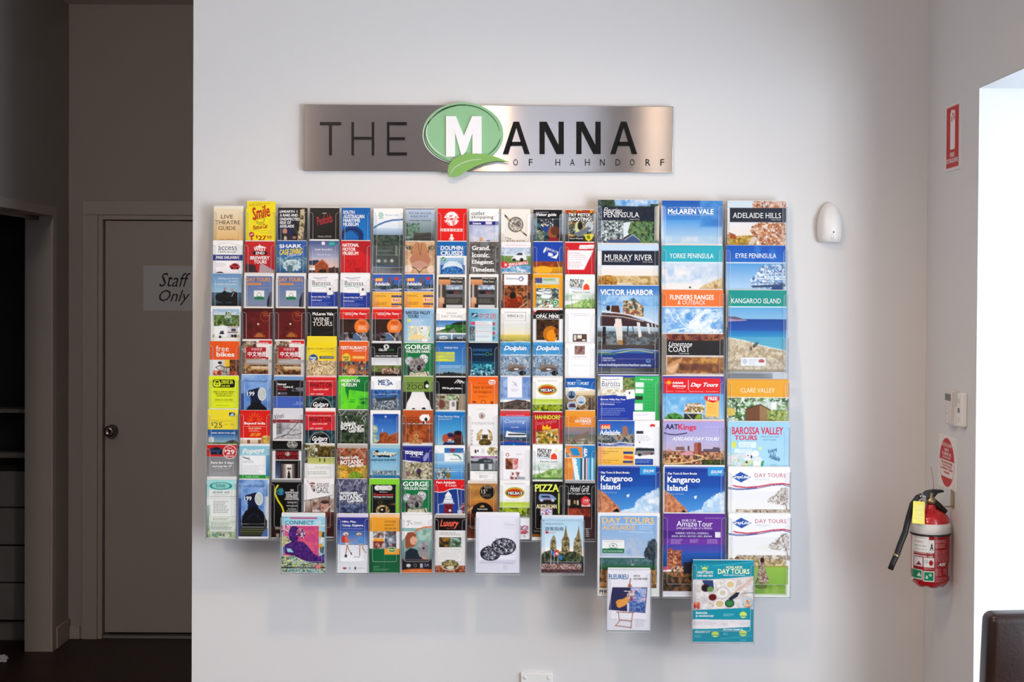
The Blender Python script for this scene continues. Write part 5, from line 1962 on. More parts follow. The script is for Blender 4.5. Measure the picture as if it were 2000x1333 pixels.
n 1310 650 1410 735 9 e0b040 c08828 f0c860 % 1360 690 48 40
e 1470 700 60 34 78a030
n 1410 660 1540 735 9 78a030 a0b840 588028 % 1470 700 62 38
l 1320 440 1345 470 1370 430 3 eee
l 1480 470 1510 430 1530 460 3 eee
l 1540 470 1570 520 1575 470 3 eee
t 1326 505 1510 548 fff b-3 Mount Lofty
t 1328 545 1553 588 fff b-3 BOTANIC
t 1405 578 1555 616 fff b-3 Garden
@E 5 7 1618 395 1908 N|light blue heritage leaflet with looping black script
g 1618 395 1908 430 b8d0c8 a0c8dc
g 1618 430 1908 680 74b8dc a4cce0
l 1650 510 1660 470 1690 460 1680 490 1710 510 1740 500 22 1c1c1c
l 1740 505 1800 510 1860 490 20 1c1c1c
t 1640 458 1875 512 f0e8d0 x SteamRanger
t 1626 535 1875 556 22405c S HERITAGE RAILWAY
k 1660 566 1870 572 1 4c7890
g 1640 650 1880 672 8ca0ac 506878
n 1640 650 1880 690 8 c8d4d8 485c6c 88a0ac 3c5060
g 1618 690 1908 735 3c88ac 2c7098
@F 6 7 35 400 327 N 40 396 8894a0|navy bike tour leaflet with white tilted lettering over bush trail
g 35 405 327 430 4c5ca0 34388c
r 35 425 327 575 2c2f88
p 35 545 327 580 327 590 35 560 e8e8ec
t 58 452 235 508 f4f4f8 b4 escapegoat
t 108 500 208 522 aab n4 adventures
p 240 555 235 520 270 470 290 480 285 520 262 555 9ca0d0
n 35 568 327 735 14 c8c0a4 8c8868 e4dcc8 5c5c44 a8a080
e 195 655 26 28 5c3c6c
e 198 680 12 36 3c3034
e 88 680 22 26 8c6c70
r 35 555 60 735 a8a498
@F 7 7 345 408 640 N|white and sky blue leaflet with a parachute picture and speckled square
r 345 408 640 480 f2f4f6
g 345 480 640 735 9cc8e4 3c90cc
g 345 560 640 600 b8d8e8 78b4dc
g 440 428 628 480 2c6cac 4888c0
e 520 450 24 20 a03c3c
r 440 478 625 560 f4f6f8
l 530 490 570 500 600 530 14 38a878
l 480 495 560 505 6 c8dcd8
t 500 530 615 548 666 n Skydiving
r 365 625 495 690 2c445c
n 360 625 500 735 12 2c405c c8c8c0 3c7048 e0dcd0 508cb8
e 480 700 22 28 8c7030
l 350 655 630 660 3 d8e8f0
l 350 640 620 640 2 c8e0ec
@F 8 7 697 418 965 N|white winery leaflet with purple stripe and grey stone building
r 697 418 965 745 f4f4f2
e 750 468 10 20 5c1c4c
e 772 462 8 12 5c1c4c
k 810 440 845 490 4 aaa
n 858 425 965 512 14 c8b888 e8e0c0 706838 a09058 % 915 465 52 46
r 700 514 962 534 6c3464
t 730 518 945 532 eae b THE PERFECT ESPRESSO
g 700 534 962 600 b0b4b8 d8dadc
n 700 560 962 660 16 707478 a8acb0 484c50
p 700 600 700 555 770 570 780 545 840 532 920 545 920 580 3c4448
t 835 552 905 570 b0b8bc n BIG SHED
r 700 585 965 655 888c90
r 795 590 830 650 e0e4e4
r 840 590 870 640 50585c
r 880 590 910 645 c8ccd0
l 700 655 965 655 8 2c5c44
t 742 672 935 686 b0b4b4 n The Big Shed Gallery
t 790 698 868 726 98a0a4 n BIG!!
k 830 738 930 744 1 aaa
@F 9 7 983 413 1280 N|white leaflet with red checks and brown hands photo
r 983 413 1280 745 f3f1f3
o 1056 496 18 18 7 c04038
t 1142 485 1200 494 b88 n EXPERIENCE
r 1038 530 1162 638 8c5038
n 1038 530 1120 638 20 a8684c 7c4028 5c3020 c88c6c
n 1110 530 1162 638 8 c83028 f0e8e8 c83028 f0d8d8
k 1172 535 1215 640 9 d4d0d4
n 1085 665 1180 740 14 f0e8e8 8c3040 c8888c f4f0f0
e 1110 685 12 12 a04850
e 1160 685 12 12 8c5060
e 1108 722 12 12 a05858
r 1150 712 1230 740 a8b0b8
@F 10 7 1303 397 1595 N|white leaflet with hand lettering, orange sun, green hill; above the yellow headline leaflet
$mbn-312-393
@F 11 7 1617 403 1910 N|orange and aqua striped leaflet with upright white lettering
g 1617 403 1910 430 78b8d8 4ca0cc
p 1655 430 1770 425 1760 505 1700 515 2c90c8
p 1625 403 1790 420 1790 520 1625 520 e89040
p 1660 430 1740 430 1770 500 1700 505 2c94cc
n 1625 480 1680 520 12 c8a888 6c8898 e0d0b8
r 1790 403 1910 525 2c88c0
l 1812 430 1812 510 8 f0f0f0
t 1800 435 1835 515 fff b90 SEA
p 1617 525 1700 525 1720 745 1617 745 f0a048
n 1617 525 1720 745 40 f0a850 e8903c
r 1700 525 1800 745 58b4d8
p 1685 530 1720 525 1760 745 1720 745 e8eff2
t 1702 540 1748 738 f8fafc b82 SA COAST
r 1770 525 1784 745 3c3430
r 1790 525 1800 745 f0e8e0
r 1805 525 1822 745 2c2c4c
r 1828 525 1840 745 d0889c
r 1840 525 1910 745 64bcdc
r 1862 525 1872 745 2c80b0
r 1880 525 1890 745 f0f4f4
@G 0 8 20 50 308 F|pale aqua price list leaflet with teal oval wreath
g 20 50 308 240 a8e0e0 d8f0ee
r 45 150 308 560 eef2f0
g 20 300 55 620 b8d0c8 4c6c3c
g 45 400 308 620 eef2ec a8c89c
n 30 480 308 620 26 b8c8a8 98b088 d8e0cc
r 50 480 300 560 e4ece4
e 158 112 112 38 2ca09c
e 158 110 88 30 98d8d4
t 112 88 205 125 2c8c88 i Bed & Breakfast
t 80 162 245 185 3c8080 n 08 8440 1600
t 95 192 225 202 8aa n Reservations
l 50 216 305 216 3 889
l 50 234 305 234 3 889
k 85 255 245 380 8 8a9494
l 50 410 305 410 3 889
l 50 460 305 460 3 889
k 80 422 245 446 2 9a9
k 62 470 290 540 5 8c9c8c
k 105 555 250 585 2 7a9a7a
r 145 585 165 600 334
r 180 585 196 600 445
e 90 590 20 14 78b0a0
@G 1 8 330 43 637 F|blue leaflet with a black steam engine nose numbered 199, bottom row
$pet-20-669
@G 2 8 652 35 945 F|black opal leaflet with globe and a yellow curving stripe
g 652 35 945 62 a8a8a8 787878
r 652 62 945 605 0e0e0e
l 715 95 690 130 688 180 715 240 755 300 772 350 770 400 15 e0d828
e 740 155 34 34 1c6cb0
n 705 120 775 190 16 1c6cb0 58b058 2c90c8 1c4c8c % 740 155 33 33
t 835 132 870 150 eee S THE
t 785 155 915 172 eee S AUSTRALIAN
t 795 177 912 195 eee S OPAL AND
t 795 198 908 214 eee S DIAMOND
t 782 218 918 235 eee S COLLECTION
t 810 252 900 268 ddd n EXPORTERS
t 798 286 912 300 ddd n WHOLESALERS
t 815 318 895 332 ddd n RETAILERS
t 800 338 908 352 ddd n OF AUSTRALIAN
r 860 272 864 278 fff
r 855 304 859 310 fff
g 652 500 945 605 3a1a1a 1a0e0e
r 700 565 730 600 c8b898
t 690 502 740 525 ddd S AUSTRALIAN
@G 3 8 975 28 1277 F|white gaol leaflet with a face peering between slanting bars
r 975 28 1277 250 f2efef
t 1100 72 1225 108 444 n ADELAIDE
t 1100 112 1225 172 333 n GAOL
l 1005 42 1085 160 3 444
e 1062 72 30 10 8c4c50
p 1035 90 1060 82 1090 92 1098 125 1085 165 1065 165 1050 130 1040 125 c8b4b0
e 1052 98 8 7 2a1a1a
e 1078 145 10 12 3a2c2c
n 980 215 1277 360 40 a8887c d8c8bc 5c4440 c8a898
p 975 28 975 240 1277 170 1277 28 1277 180 1277 185 975 255 444
g 990 250 1060 360 d0c0b4 8c6c5c
g 1150 210 1240 360 a89088 5c4440
e 1185 310 42 60 c89888
e 1165 320 12 7 402020
e 1185 262 42 18 4c3430
l 1042 240 1052 360 7 4c3c38
l 1135 220 1140 360 7 4c3c38
l 1228 195 1225 360 6 5c4c48
l 1170 370 1240 300 10 e0dcd8
p 975 28 1277 28 1277 190 1255 190 975 250 f2efef
l 975 252 1262 195 5 333
t 1100 72 1225 108 444 n ADELAIDE
t 1100 112 1225 172 333 n GAOL
l 1005 42 1085 160 3 444
e 1062 75 28 9 8c4c50
p 1040 92 1062 84 1085 94 1092 125 1085 160 1065 160 1050 130 c8b4b0
e 1052 100 8 7 2a1a1a
e 1078 142 10 12 3a2c2c
g 975 360 1277 610 6c3a34 3a1c1c
n 975 360 1277 610 30 7c3c34 50282c 3a1c20
l 975 495 1277 495 3 a08884
@G 4 8 1297 30 1592 N|grey violet leaflet with white garden lettering over blurred branches
n 1297 30 1592 370 20 545a78 70748c 3c4058 8c8ca0
l 1310 40 1335 100 1360 60 1370 40 3 eee
l 1465 95 1495 40 1520 75 1545 35 1565 40 3 eee
l 1545 130 1570 170 1580 90 3 eee
t 1326 150 1502 192 fff b-4 Wittunga
t 1326 185 1548 232 fff b-4 BOTANIC
t 1402 220 1555 258 fff b-4 Garden
k 1415 266 1530 276 1 b8b8c8
n 1320 285 1592 370 18 3c4464 8490b0 242c48 5c6c94
@G 5 8 1612 30 1907 N|lime-edged black railway leaflet with a brass headlamp
r 1612 30 1907 375 90d840
r 1626 85 1875 375 16201a
e 1692 118 28 25 e4e4e0
e 1750 118 28 25 d8d8d4
e 1810 118 28 25 e4e4e0
n 1665 95 1840 140 10 f0f0ec c8c8c4 e4e4e0 % 1750 118 88 24
t 1710 152 1790 164 eee n Welcome to
t 1655 170 1848 195 c83038 b Steamtown
t 1655 198 1845 217 eee b Heritage Rail Centre
k 1660 222 1845 230 1 888
p 1800 280 1875 260 1875 290 6c5030
e 1745 340 64 52 c8a870
e 1745 340 46 42 3c2c18
e 1742 335 30 30 8c744c
e 1738 335 14 14 e8dcc0
o 1720 262 22 20 6 6c5430
n 1680 290 1815 375 14 c8a870 6c5430 e8d0a0 4c3820 % 1745 340 62 50
e 1742 335 34 32 1c1610
e 1738 332 10 9 f4ecd8
@H 6 8 25 40 325 N|green leaflet with white capitals over koala photo, in the lowest row
$gorge-20-362
@H 7 8 345 37 640 N|red topped coast leaflet with a white and red lighthouse
r 345 37 640 380 1c3c84
g 345 100 640 380 1c3c88 2850a0
p 345 37 640 37 640 135 560 122 500 128 430 160 380 160 345 150 dc2028
l 345 155 390 162 440 157 500 130 560 124 640 138 6 fff
t 363 52 550 76 fff b Port Adelaide
t 452 80 560 104 fff n & Coast
p 445 195 480 150 515 195 f0f0f0
r 450 195 512 220 dfe4ea
p 430 275 442 220 520 220 532 275 e4e8ec
l 440 232 525 232 4 8898b0
r 420 262 540 275 b8bcc4
p 445 375 465 278 512 278 520 375 8c2430
n 440 278 525 375 12 8c2430 5c1a24
e 497 340 12 12 dde
l 568 130 592 375 6 d8dce4
l 385 280 385 375 5 d0d4dc
l 385 280 430 275 4 d0d4dc
n 595 265 640 375 12 1c3c84 b8a0a0 a03038
r 572 335 618 375 c8ccd0
@H 8 8 670 52 960 F|tan leaflet with two black discs of small white print
r 670 52 960 76 e4d4c8
g 670 76 960 250 a8743c c89048
n 670 76 960 280 50 a8743c d09c54 b88444
g 670 240 960 470 c8883c 6c3418
n 670 280 740 470 22 b87838 8c5424 e0b888
e 862 160 74 68 1c1816
t 828 98 905 112 c8b8a0 n SPECIAL
t 832 114 902 124 c8b8a0 n GROUP RATE
t 805 135 845 172 e8dcc8 n 15
t 850 132 862 148 e8dcc8 n %
k 812 178 905 205 3 8c8070
e 815 365 108 105 181412
t 765 320 865 334 e8e0d0 S TAYLORS
p 790 308 805 290 825 288 838 306 c8a868
g 670 370 960 490 6c3818 2c1408
g 670 490 960 612 5c2c14 7c4424
l 680 500 955 500 3 a88868
@H 9 8 982 45 1275 F|white leaflet with oval red and yellow badge over green stripe, bottom row
$mel-318-695
r 1180 420 1262 620 f0f0f4
e 1228 505 22 22 4c70b0
n 1185 490 1262 570 10 d84848 f0f0f4 c83040 5070b0
r 1205 545 1240 565 c83c40
e 1225 590 14 12 ccc
@H 10 8 1298 65 1595 F|black leaflet headed in yellow block capitals above a small car
r 1298 65 1595 612 1a1718
t 1320 92 1562 165 e8f060 S PIZZA
r 1552 180 1566 380 c8dc48
e 1385 235 22 26 3c4c80
p 1365 200 1375 188 1440 188 1490 195 1535 230 1530 245 1370 250 1360 230 8ca0c8
p 1385 205 1460 205 1480 225 1390 222 223050
e 1390 250 16 14 c8ccd8
e 1500 250 16 14 c8ccd8
l 1430 240 1480 245 6 c86830
l 1342 325 1390 300 1440 290 1490 300 1535 325 22 3c3428
t 1338 290 1540 330 f0e4b8 S AUSTRALIAN
r 1380 335 1495 400 dcdce8
e 1432 350 50 26 5060a0
n 1385 325 1490 400 12 c8c8e0 7c6cb0 c04048 f0f0f4
t 1315 548 1380 562 ccb n The Pizza
r 1298 585 1595 612 a06818
@H 11 8 1620 45 1910 F|black dining leaflet with white script and a red disc
r 1620 45 1910 70 a8a8ac
r 1620 70 1910 620 141214
t 1668 95 1855 155 f4f4f4 i Hotel Grill
t 1645 160 1865 190 ddd i Chef Tim, Sanguine, Event Times
r 1640 200 1868 300 201618
r 1645 235 1670 290 c8bca8
r 1705 240 1722 275 b0a070
r 1735 240 1752 285 d8c8a8
g 1780 265 1868 300 c84040 f0d0d0
e 1818 245 44 44 d83038
t 1795 228 1858 252 fdd b 2 FOR 1
t 1795 258 1850 268 fcc n DINNER
g 1640 315 1868 420 6c2418 a04028
n 1640 315 1868 420 34 581c14 9c3c24 bc5c3c
r 1640 420 1868 520 2c1c1a
g 1800 400 1910 620 3c2020 4c3034
k 1825 510 1860 600 5 dcd4d4
@G 20 0 750 368 1178 F|wide magazine with purple reclining figure on pink, hung below the narrow rack
r 750 368 1178 480 a8dcec
r 750 368 1178 396 e8ecec
k 755 404 825 414 1 234
r 832 405 1100 421 d05888
t 785 438 1065 477 2c4c74 n CONNECT
r 1085 440 1140 485 c8e4ec
r 750 490 1178 948 a8d4e4
r 768 488 1118 830 d4588c
n 768 488 1118 830 30 d4588c e07088 c84c88
n 752 480 830 560 8 d4588c f0f0e8 a05090 e088a8
e 790 640 56 50 e0d890
n 750 590 850 690 12 e8dca0 5c7080 e0c868 c8d8c8 % 790 640 56 50
p 835 510 860 492 890 490 915 520 915 600 905 640 960 645 1010 690 1060 760 1120 790 1168 760 1170 850 1050 855 880 790 780 760 765 710 790 670 850 650 825 610 820 560 4c2470
n 770 490 1170 860 11 4c2470 6a3c94 38185c 5c3088 @ 835 510 860 492 890 490 915 520 915 600 905 640 960 645 1010 690 1060 760 1120 790 1168 760 1170 850 1050 855 880 790 780 760 765 710 790 670 850 650 825 610 820 560
n 895 515 985 615 9 4c2470 f4f0f4 d4588c 3c2060 % 938 565 44 50
r 1115 490 1168 760 b0dce8
p 1115 540 1150 540 1140 600 1118 600 e8b030
p 1150 545 1168 545 1168 600 1140 598 34404c
p 1115 670 1145 660 1165 720 1115 705 e8b030
p 1140 600 1168 610 1150 660 1120 650 f0ece4
p 1125 700 1168 690 1160 760 1130 750 505c64
p 800 710 840 712 870 750 810 745 a0d4e4
p 750 780 880 785 1000 850 1178 860 1178 948 750 948 d8e09c
n 750 785 1178 948 10 e8e8a8 3c4c54 a8d4d8 d8d880 587078 @ 750 780 880 785 1000 850 1178 860 1178 948 750 948
r 750 890 1178 904 1c2430
k 875 893 1068 901 1 ccc
r 1078 868 1140 912 d83050
t 1088 873 1135 887 fdd b ADELAIDE
t 1088 892 1130 904 fdd b GO
n 750 908 1178 946 8 b0dce8 2c3c44 e8e8a8 70a8c0
@G 21 1 1297 375 1597 F|violet blue leaflet showing two hikers walking on white salt
g 1297 375 1597 405 dcd4e8 e0d8ec
g 1297 405 1597 540 3c3c94 3c58a8
g 1297 540 1597 672 4068b0 88a8d8
t 1343 438 1480 462 fff b Hike. Play.
t 1343 472 1553 500 fff b Camp. Explore.
k 1345 510 1545 522 1 a8b4dc
l 1325 672 1597 672 5 5c5048
r 1297 676 1597 948 eef0f6
g 1297 676 1597 830 e4e8f0 f2f4f8
e 1378 568 28 16 e4d4c0
e 1382 580 12 12 b88068
p 1335 640 1340 590 1370 585 1390 610 1375 655 1345 655 c84838
p 1365 600 1395 590 1412 640 1405 660 1372 660 d87868
r 1372 655 1410 680 d0ccc8
l 1390 680 1385 720 1378 780 11 c09078
l 1395 680 1405 720 1430 755 9 c09078
p 1370 770 1392 772 1388 800 1365 796 3c2428
p 1420 745 1438 755 1440 778 1428 768 3c2428
l 1400 620 1440 645 5 c89078
l 1425 650 1500 712 2 ccc
e 1508 568 27 13 d8c8b0
e 1512 580 12 12 b08068
p 1490 600 1530 590 1558 605 1552 660 1502 664 5c9cd8
l 1495 610 1462 635 7 c0886c
r 1505 660 1550 680 a8b0b8
l 1518 680 1514 720 1514 778 10 b8886c
l 1542 680 1545 712 1575 752 9 b8886c
k 1460 785 1520 800 1 667
e 1368 905 20 10 b83038
e 1418 905 10 14 b0c8d8
r 1464 890 1480 918 7c3038
k 1492 898 1560 908 1 999
@G 22 2 1610 375 1905 F|amber and green railway leaflet with small train photographs
r 1610 375 1905 405 f4c898
g 1610 405 1905 545 f0ac3c eca834
t 1758 436 1870 456 7c5820 n NATIONAL
t 1758 470 1856 490 7c5820 s RAILWAY
t 1758 505 1868 526 7c5820 n MUSEUM
n 1645 542 1750 608 14 a8a4a0 5c5048 d8d4d0 7c4038
r 1645 612 1750 640 f0ac3c
n 1645 640 1755 712 18 7c3028 a05040 4c2420 c8b8b0
r 1757 540 1800 580 c83030
n 1757 540 1872 712 18 98a0a8 4c5460 c8ccd4 6c3430 788090
e 1815 630 36 36 8c98a8
e 1815 625 20 18 c4ccd4
r 1645 642 1755 655 8c3430
r 1757 712 1905 772 f0ac3c
r 1610 712 1757 948 187048
r 1757 770 1905 948 187048
g 1610 715 1640 948 187048 14603c
e 1830 722 40 26 f0e8c0
e 1830 722 36 22 2c8c50
t 1800 714 1860 730 f0e8a0 b NRM
k 1650 882 1715 898 2 8cc0a0
k 1650 908 1810 928 2 8cc0a0
@H 23 3 25 382 322 F|white topped leaflet with a woman cuddling a koala
r 25 382 322 510 f2f0f0
l 68 445 110 438 4 333
l 85 440 90 470 82 490 4 333
l 100 452 130 475 4 333
t 142 450 215 464 666 n Cleland
k 145 472 250 480 1 aaa
g 25 510 322 830 98c0bc 7c9894
n 180 520 322 640 30 a8ccc4 7ca090 c8dcd4
l 150 552 190 520 240 504 322 498 14 e07838
p 25 540 150 545 60 600 25 640 f2f0f0
e 115 625 58 76 a8684c
e 140 630 36 44 e0b098
p 55 610 80 555 130 548 168 575 160 600 130 590 105 620 110 690 85 720 60 700 9c5c40
l 150 655 172 650 3 a04040
p 50 830 60 745 110 705 170 720 230 780 235 830 2c3444
e 238 700 52 50 989498
e 205 680 24 22 b0acb0
e 270 660 20 20 b0acb0
e 238 708 11 12 3c3438
p 180 740 290 740 295 790 260 810 200 790 a09c9c
l 225 800 300 825 14 d8a088
p 25 830 322 828 322 948 25 948 26282e
r 25 815 322 832 5c5458
e 92 878 22 16 d8d8d8
o 158 876 16 16 3 a8a8a8
r 206 858 230 898 c4c8d0
t 246 858 294 885 8c8cb0 b SA
p 25 925 100 912 200 908 322 915 322 948 25 948 e07c38
t 108 924 256 936 f8d8b8 n cleland wildlife park
@H 24 4 352 380 645 F|black and white dining leaflet with coral script and oval food photo
r 352 380 645 412 b0a8a4
r 352 410 645 535 141012
t 398 428 580 515 e8644c x Luxury
l 500 460 540 448 580 470 3 e8644c
t 455 508 550 517 c86050 n WINE TOURS
r 352 535 645 880 eceae8
k 390 548 605 584 3 8c8c8c
n 388 600 607 700 22 6c4424 a87838 3c4830 2c241c
n 490 605 607 700 16 586c60 a8c8c0 3c4838 7c8c60
k 392 715 600 725 1 999
k 385 735 605 825 6 ccc
r 352 880 645 948 7c3018
n 352 878 645 948 10 8c3820 b86840 4c1c10 d89870
e 498 872 88 54 e8e4dc
e 498 870 82 48 4c4c34
n 416 822 580 918 16 3c3c28 8c7c4c c8b880 241c14 % 498 870 82 48
e 500 898 36 16 e8e0c8
@H 25 5 748 365 1175 F|white booklet with black woven basket forms hung under the rack
r 748 365 1175 948 ecebf6
g 748 365 1175 400 f4f4fa ecebf6
t 1025 452 1068 464 d0cfd8 n THE
t 1022 468 1128 488 c8c7d2 s FOUNDATION
l 1020 512 1132 512 2 c8c8d0
g 790 820 1140 870 d0cfe0 ecebf6
e 890 760 100 72 3a3c4c
e 890 758 88 62 c8c8d8
n 790 690 995 835 10 20222e d8d8e4 2c2e3c 8c8ea0 181a24 % 890 760 98 70
o 890 760 95 70 10 242634
l 795 765 870 680 5 1c1e2a
l 800 800 920 690 4 1c1e2a
l 870 680 990 760 4 1c1e2a
l 850 690 985 790 4 1c1e2a
e 1020 692 122 84 44465a
n 890 605 1145 780 10 20222e e4e4ee 2c2e3c 9c9eb0 181a24 % 1020 692 120 82
o 1020 692 118 82 9 262838
l 910 640 1130 730 4 1c1e2a
l 900 670 1110 770 4 1c1e2a
l 940 610 1140 690 4 1c1e2a
l 1000 605 960 760 4 1c1e2a
l 1060 620 1020 775 4 1c1e2a
l 1110 650 1075 770 4 1c1e2a
t 1018 852 1112 860 aab n AUGUST EXHIBITION
k 1018 872 1068 916 4 c8c8d4
@H 26 6 1390 393 1800 F|pale blue booklet with cathedral towers and flags in front
r 1390 393 1800 420 dce4f0
g 1390 415 1800 700 b8dcf0 dcecf8
t 1435 428 1790 444 a8b8c8 n SOUTH AUSTRALIA VISITOR GUIDE
t 1428 458 1602 482 889cac n 南澳大利亚州
t 1422 498 1605 538 506c84 b 游客指南
e 1442 554 18 12 c83040
t 1465 550 1525 562 c84050 n Australia
r 1400 430 1418 440 c03030
p 1470 760 1480 640 1490 610 1508 575 1528 610 1530 650 1540 760 a09468
p 1585 770 1588 640 1605 590 1626 490 1645 590 1660 620 1665 770 9c8c60
p 1700 770 1705 650 1728 600 1752 495 1768 600 1778 640 1785 800 9c8c60
n 1470 600 1790 800 12 a89c70 6c5c3c 4c442c c0b488 @ 1470 760 1480 640 1508 590 1530 650 1540 730 1585 740 1588 640 1626 500 1660 620 1665 770 1700 770 1705 650 1752 500 1778 640 1785 800 1480 800
l 1626 490 1626 600 6 6c6040
l 1752 495 1752 600 6 6c6040
p 1390 770 1440 740 1500 720 1560 770 1640 790 1700 750 1800 790 1800 870 1390 870 3c4834
n 1390 740 1790 870 22 2c3828 4c5c3c 20281c 687050 @ 1390 780 1420 740 1500 720 1560 770 1640 760 1690 705 1720 720 1740 770 1800 790 1800 870 1390 870
r 1390 845 1800 950 30343c
p 1490 730 1530 740 1530 790 1490 775 4878b8
p 1515 735 1560 725 1560 780 1520 790 d84838
p 1560 770 1600 790 1590 825 1560 810 3c88c0
e 1540 760 12 12 e8e0e0
l 1485 725 1482 865 4 dde
l 1515 760 1513 865 4 dde
l 1552 760 1550 865 4 dde
n 1390 860 1780 935 7 2c3038 d8a0a0 f0e8e0 b04848 3c5c40 e8c8b8 283048
r 1390 922 1800 950 2a2c34
n 1390 915 1800 950 8 2a2c34 8c4848 484c54
@I 30 0 80 52 668 N|peninsula magazine with pine trees around a gabled blue roof
n 80 52 668 470 26 2c3830 4c6450 1c2424 405840
p 235 52 668 52 668 120 600 110 540 90 460 115 300 110 250 80 8cb8e0
n 240 52 668 118 40 5c9cd8 dce8f0 a8c8e8
n 590 90 668 120 20 2c3830 48584c
p 80 270 80 470 130 470 135 330 210 290 3c4844
p 240 290 420 260 470 290 400 350 380 390 330 420 245 455 235 400 280 330 dce4ec
n 110 252 330 470 13 dce4ec 3c4844 2c3834 a8b4b8
p 400 270 500 260 600 270 620 470 480 470 480 420 400 385 370 370 436848
n 390 260 630 470 18 4c7050 6c9068 2c4430 7c9458 @ 400 270 500 260 620 270 640 470 490 470 480 420 400 385 360 370
r 105 118 668 250 28304080
r 105 118 668 250 283044
n 480 118 640 250 26 283044 1e2834
p 180 440 360 430 420 388 490 440 495 470 180 470 4c6088
l 345 440 418 390 492 442 5 c8d0d8
l 180 440 345 434 5 8c6c58
t 135 128 315 178 fff i Fleurieu
t 137 172 485 222 fff s PENINSULA
t 392 234 485 246 ddd i Visitor Guide
n 80 52 110 470 10 3c4c5c 8ca0b0 283038
@I 31 1 690 60 1285 N|blue sky magazine with bold white vale title near the top
g 690 60 1285 260 2460b4 4c94d8
g 690 250 1285 480 5ca4e0 c0d8e8
n 1050 60 1285 330 60 4484c8 5c9cd8 4c90d4
n 690 400 1285 490 60 a8cce4 d4dce4 b4d0e4
l 750 130 850 124 2 dde
l 1090 130 1195 130 2 dde
t 862 122 1085 136 e8f0f8 n VISITOR GUIDE
t 748 140 1198 192 fff b McLAREN VALE
t 748 196 1198 208 b8d4f0 n VINES, VALLEYS AND BEACHES
@I 32 2 1322 65 1880 N|hills magazine with navy band over orange autumn trees
g 1322 65 1880 130 d4e4f0 d8e4ec
n 1560 65 1880 140 14 c08058 e0b898 8c5030 dcdce0
g 1310 265 1880 400 e8e8ec ece4dc
n 1540 265 1880 490 15 c88858 e0c0a0 8c5030 ecdcd4 b06c40 @ 1560 300 1640 265 1880 265 1880 490 1640 490 1600 430 1535 350
p 1322 380 1400 400 1560 390 1600 430 1600 490 1322 490 b89040
n 1310 390 1620 490 18 c8a048 8c6c28 a09038 dcb868 @ 1322 380 1400 400 1560 390 1600 430 1600 490 1322 490
p 1335 360 1400 385 1415 430 1340 420 a85c34
p 1520 480 1550 420 1580 400 1600 430 1570 480 d8ccc4
r 1342 128 1880 266 2c3344
n 1520 128 1700 266 30 2c3344 3c3438
t 1370 176 1832 226 fff s ADELAIDE HILLS
t 1740 234 1832 246 ddd i Visitor Guide
@I 30 3 83 478 662 N|river magazine with navy band above brown fields and pale sky
r 83 478 662 538 c8dcf0
r 83 672 662 870 ece8e8
g 83 672 662 780 e8eaf0 ece4d8
g 83 780 662 870 d8bc88 a08050
n 83 770 662 870 30 d0b480 a8884c e0cca0
e 180 830 90 60 b0803c
n 90 775 270 870 12 b88838 8c6028 d0a458 % 180 830 88 56
p 270 840 420 850 420 870 270 870 e4d8c8
r 118 536 662 676 262c40
t 145 574 606 628 fff s MURRAY RIVER
t 140 628 388 648 ddd i Riverland, Lakes & Coorong
t 512 636 606 648 ddd i Visitor Guide
@I 31 4 690 487 1282 N|peninsula magazine with turquoise band above pale clouds
r 690 487 1282 650 38b4c4
g 690 487 1282 500 2c98ac 38b4c4
r 690 648 1282 657 e8f4f4
g 690 657 1282 900 c8dcec ece8e4
n 690 657 1282 870 70 b4cce4 e4e8ec f0ecea c4d4e4
p 1100 870 1282 800 1282 910 1050 910 d8c49c
n 1100 800 1282 910 20 e0cca0 c8b080 @ 1100 870 1282 800 1282 910 1050 910
e 965 895 12 9 3c3034
e 1215 885 18 22 b08858
t 765 564 1192 612 f4fafa n YORKE PENINSULA
@I 32 5 1305 487 1870 N|peninsula magazine with royal blue band above a spraying white boat
g 1305 487 1870 650 1c60c0 2c74c8
n 1560 487 1790 650 60 2468c4 3c84d0 1c60c0
r 1305 648 1870 657 e4ecf4
g 1305 657 1870 910 5ca4dc b8d4ec
n 1530 665 1870 910 15 b0cce8 e8f0f8 7098c8 d4e4f4 5078a8 @ 1650 670 1870 660 1870 910 1560 890 1535 820 1600 740
p 1540 870 1870 850 1870 880 1560 890 40587c
l 1600 800 1870 810 6 f0f4f8
l 1620 760 1840 750 5 f0f4f8
l 1660 840 1860 850 6 284878
l 1690 670 1700 880 4 5c789c
l 1760 670 1770 880 4 5c789c
r 1740 880 1840 910 30508c
t 1395 562 1782 608 f4f8fc n EYRE PENINSULA
@J 30 6 82 -203 672 F|tall harbour magazine with a jetty and horse tram, above an empty pocket
g 82 -203 672 0 2c70bc 8cbce4
n 82 -120 672 0 50 6ca4d8 c0d8ec 8cbce4
t 106 -166 618 -112 fff b VICTOR HARBOR
t 365 -100 605 -88 b8d0e8 n Fleurieu Peninsula, South Australia
g 82 0 672 200 98c0e0 d4e0ea
l 82 -30 200 0 4 4c3c3c
p 325 10 330 -60 400 -60 400 -40 520 -15 525 100 330 90 b89858
p 400 -75 430 -85 525 0 525 90 420 60 3c6c70
r 435 20 525 90 b84838
n 330 -60 525 90 14 c8b878 3c5c60 b04c3c e8e0c8 44504c @ 325 10 330 -60 430 -70 525 0 525 100 330 90
p 205 40 215 -10 285 -10 300 60 290 80 215 60 5c3828
e 185 15 22 26 241c1c
l 210 -10 200 100 6 f0f0f0
p 120 60 330 70 672 180 672 200 330 150 110 110 5c3c38
g 110 105 340 190 4c3434 382830
p 110 105 660 165 660 200 450 190 110 190 443034
l 120 45 330 70 525 105 660 170 9 e8e8ec
l 110 85 330 100 525 140 5 e0e0e4
g 82 200 672 250 b8d0dc 90a8b8
g 82 240 672 380 6c7c88 5c5854
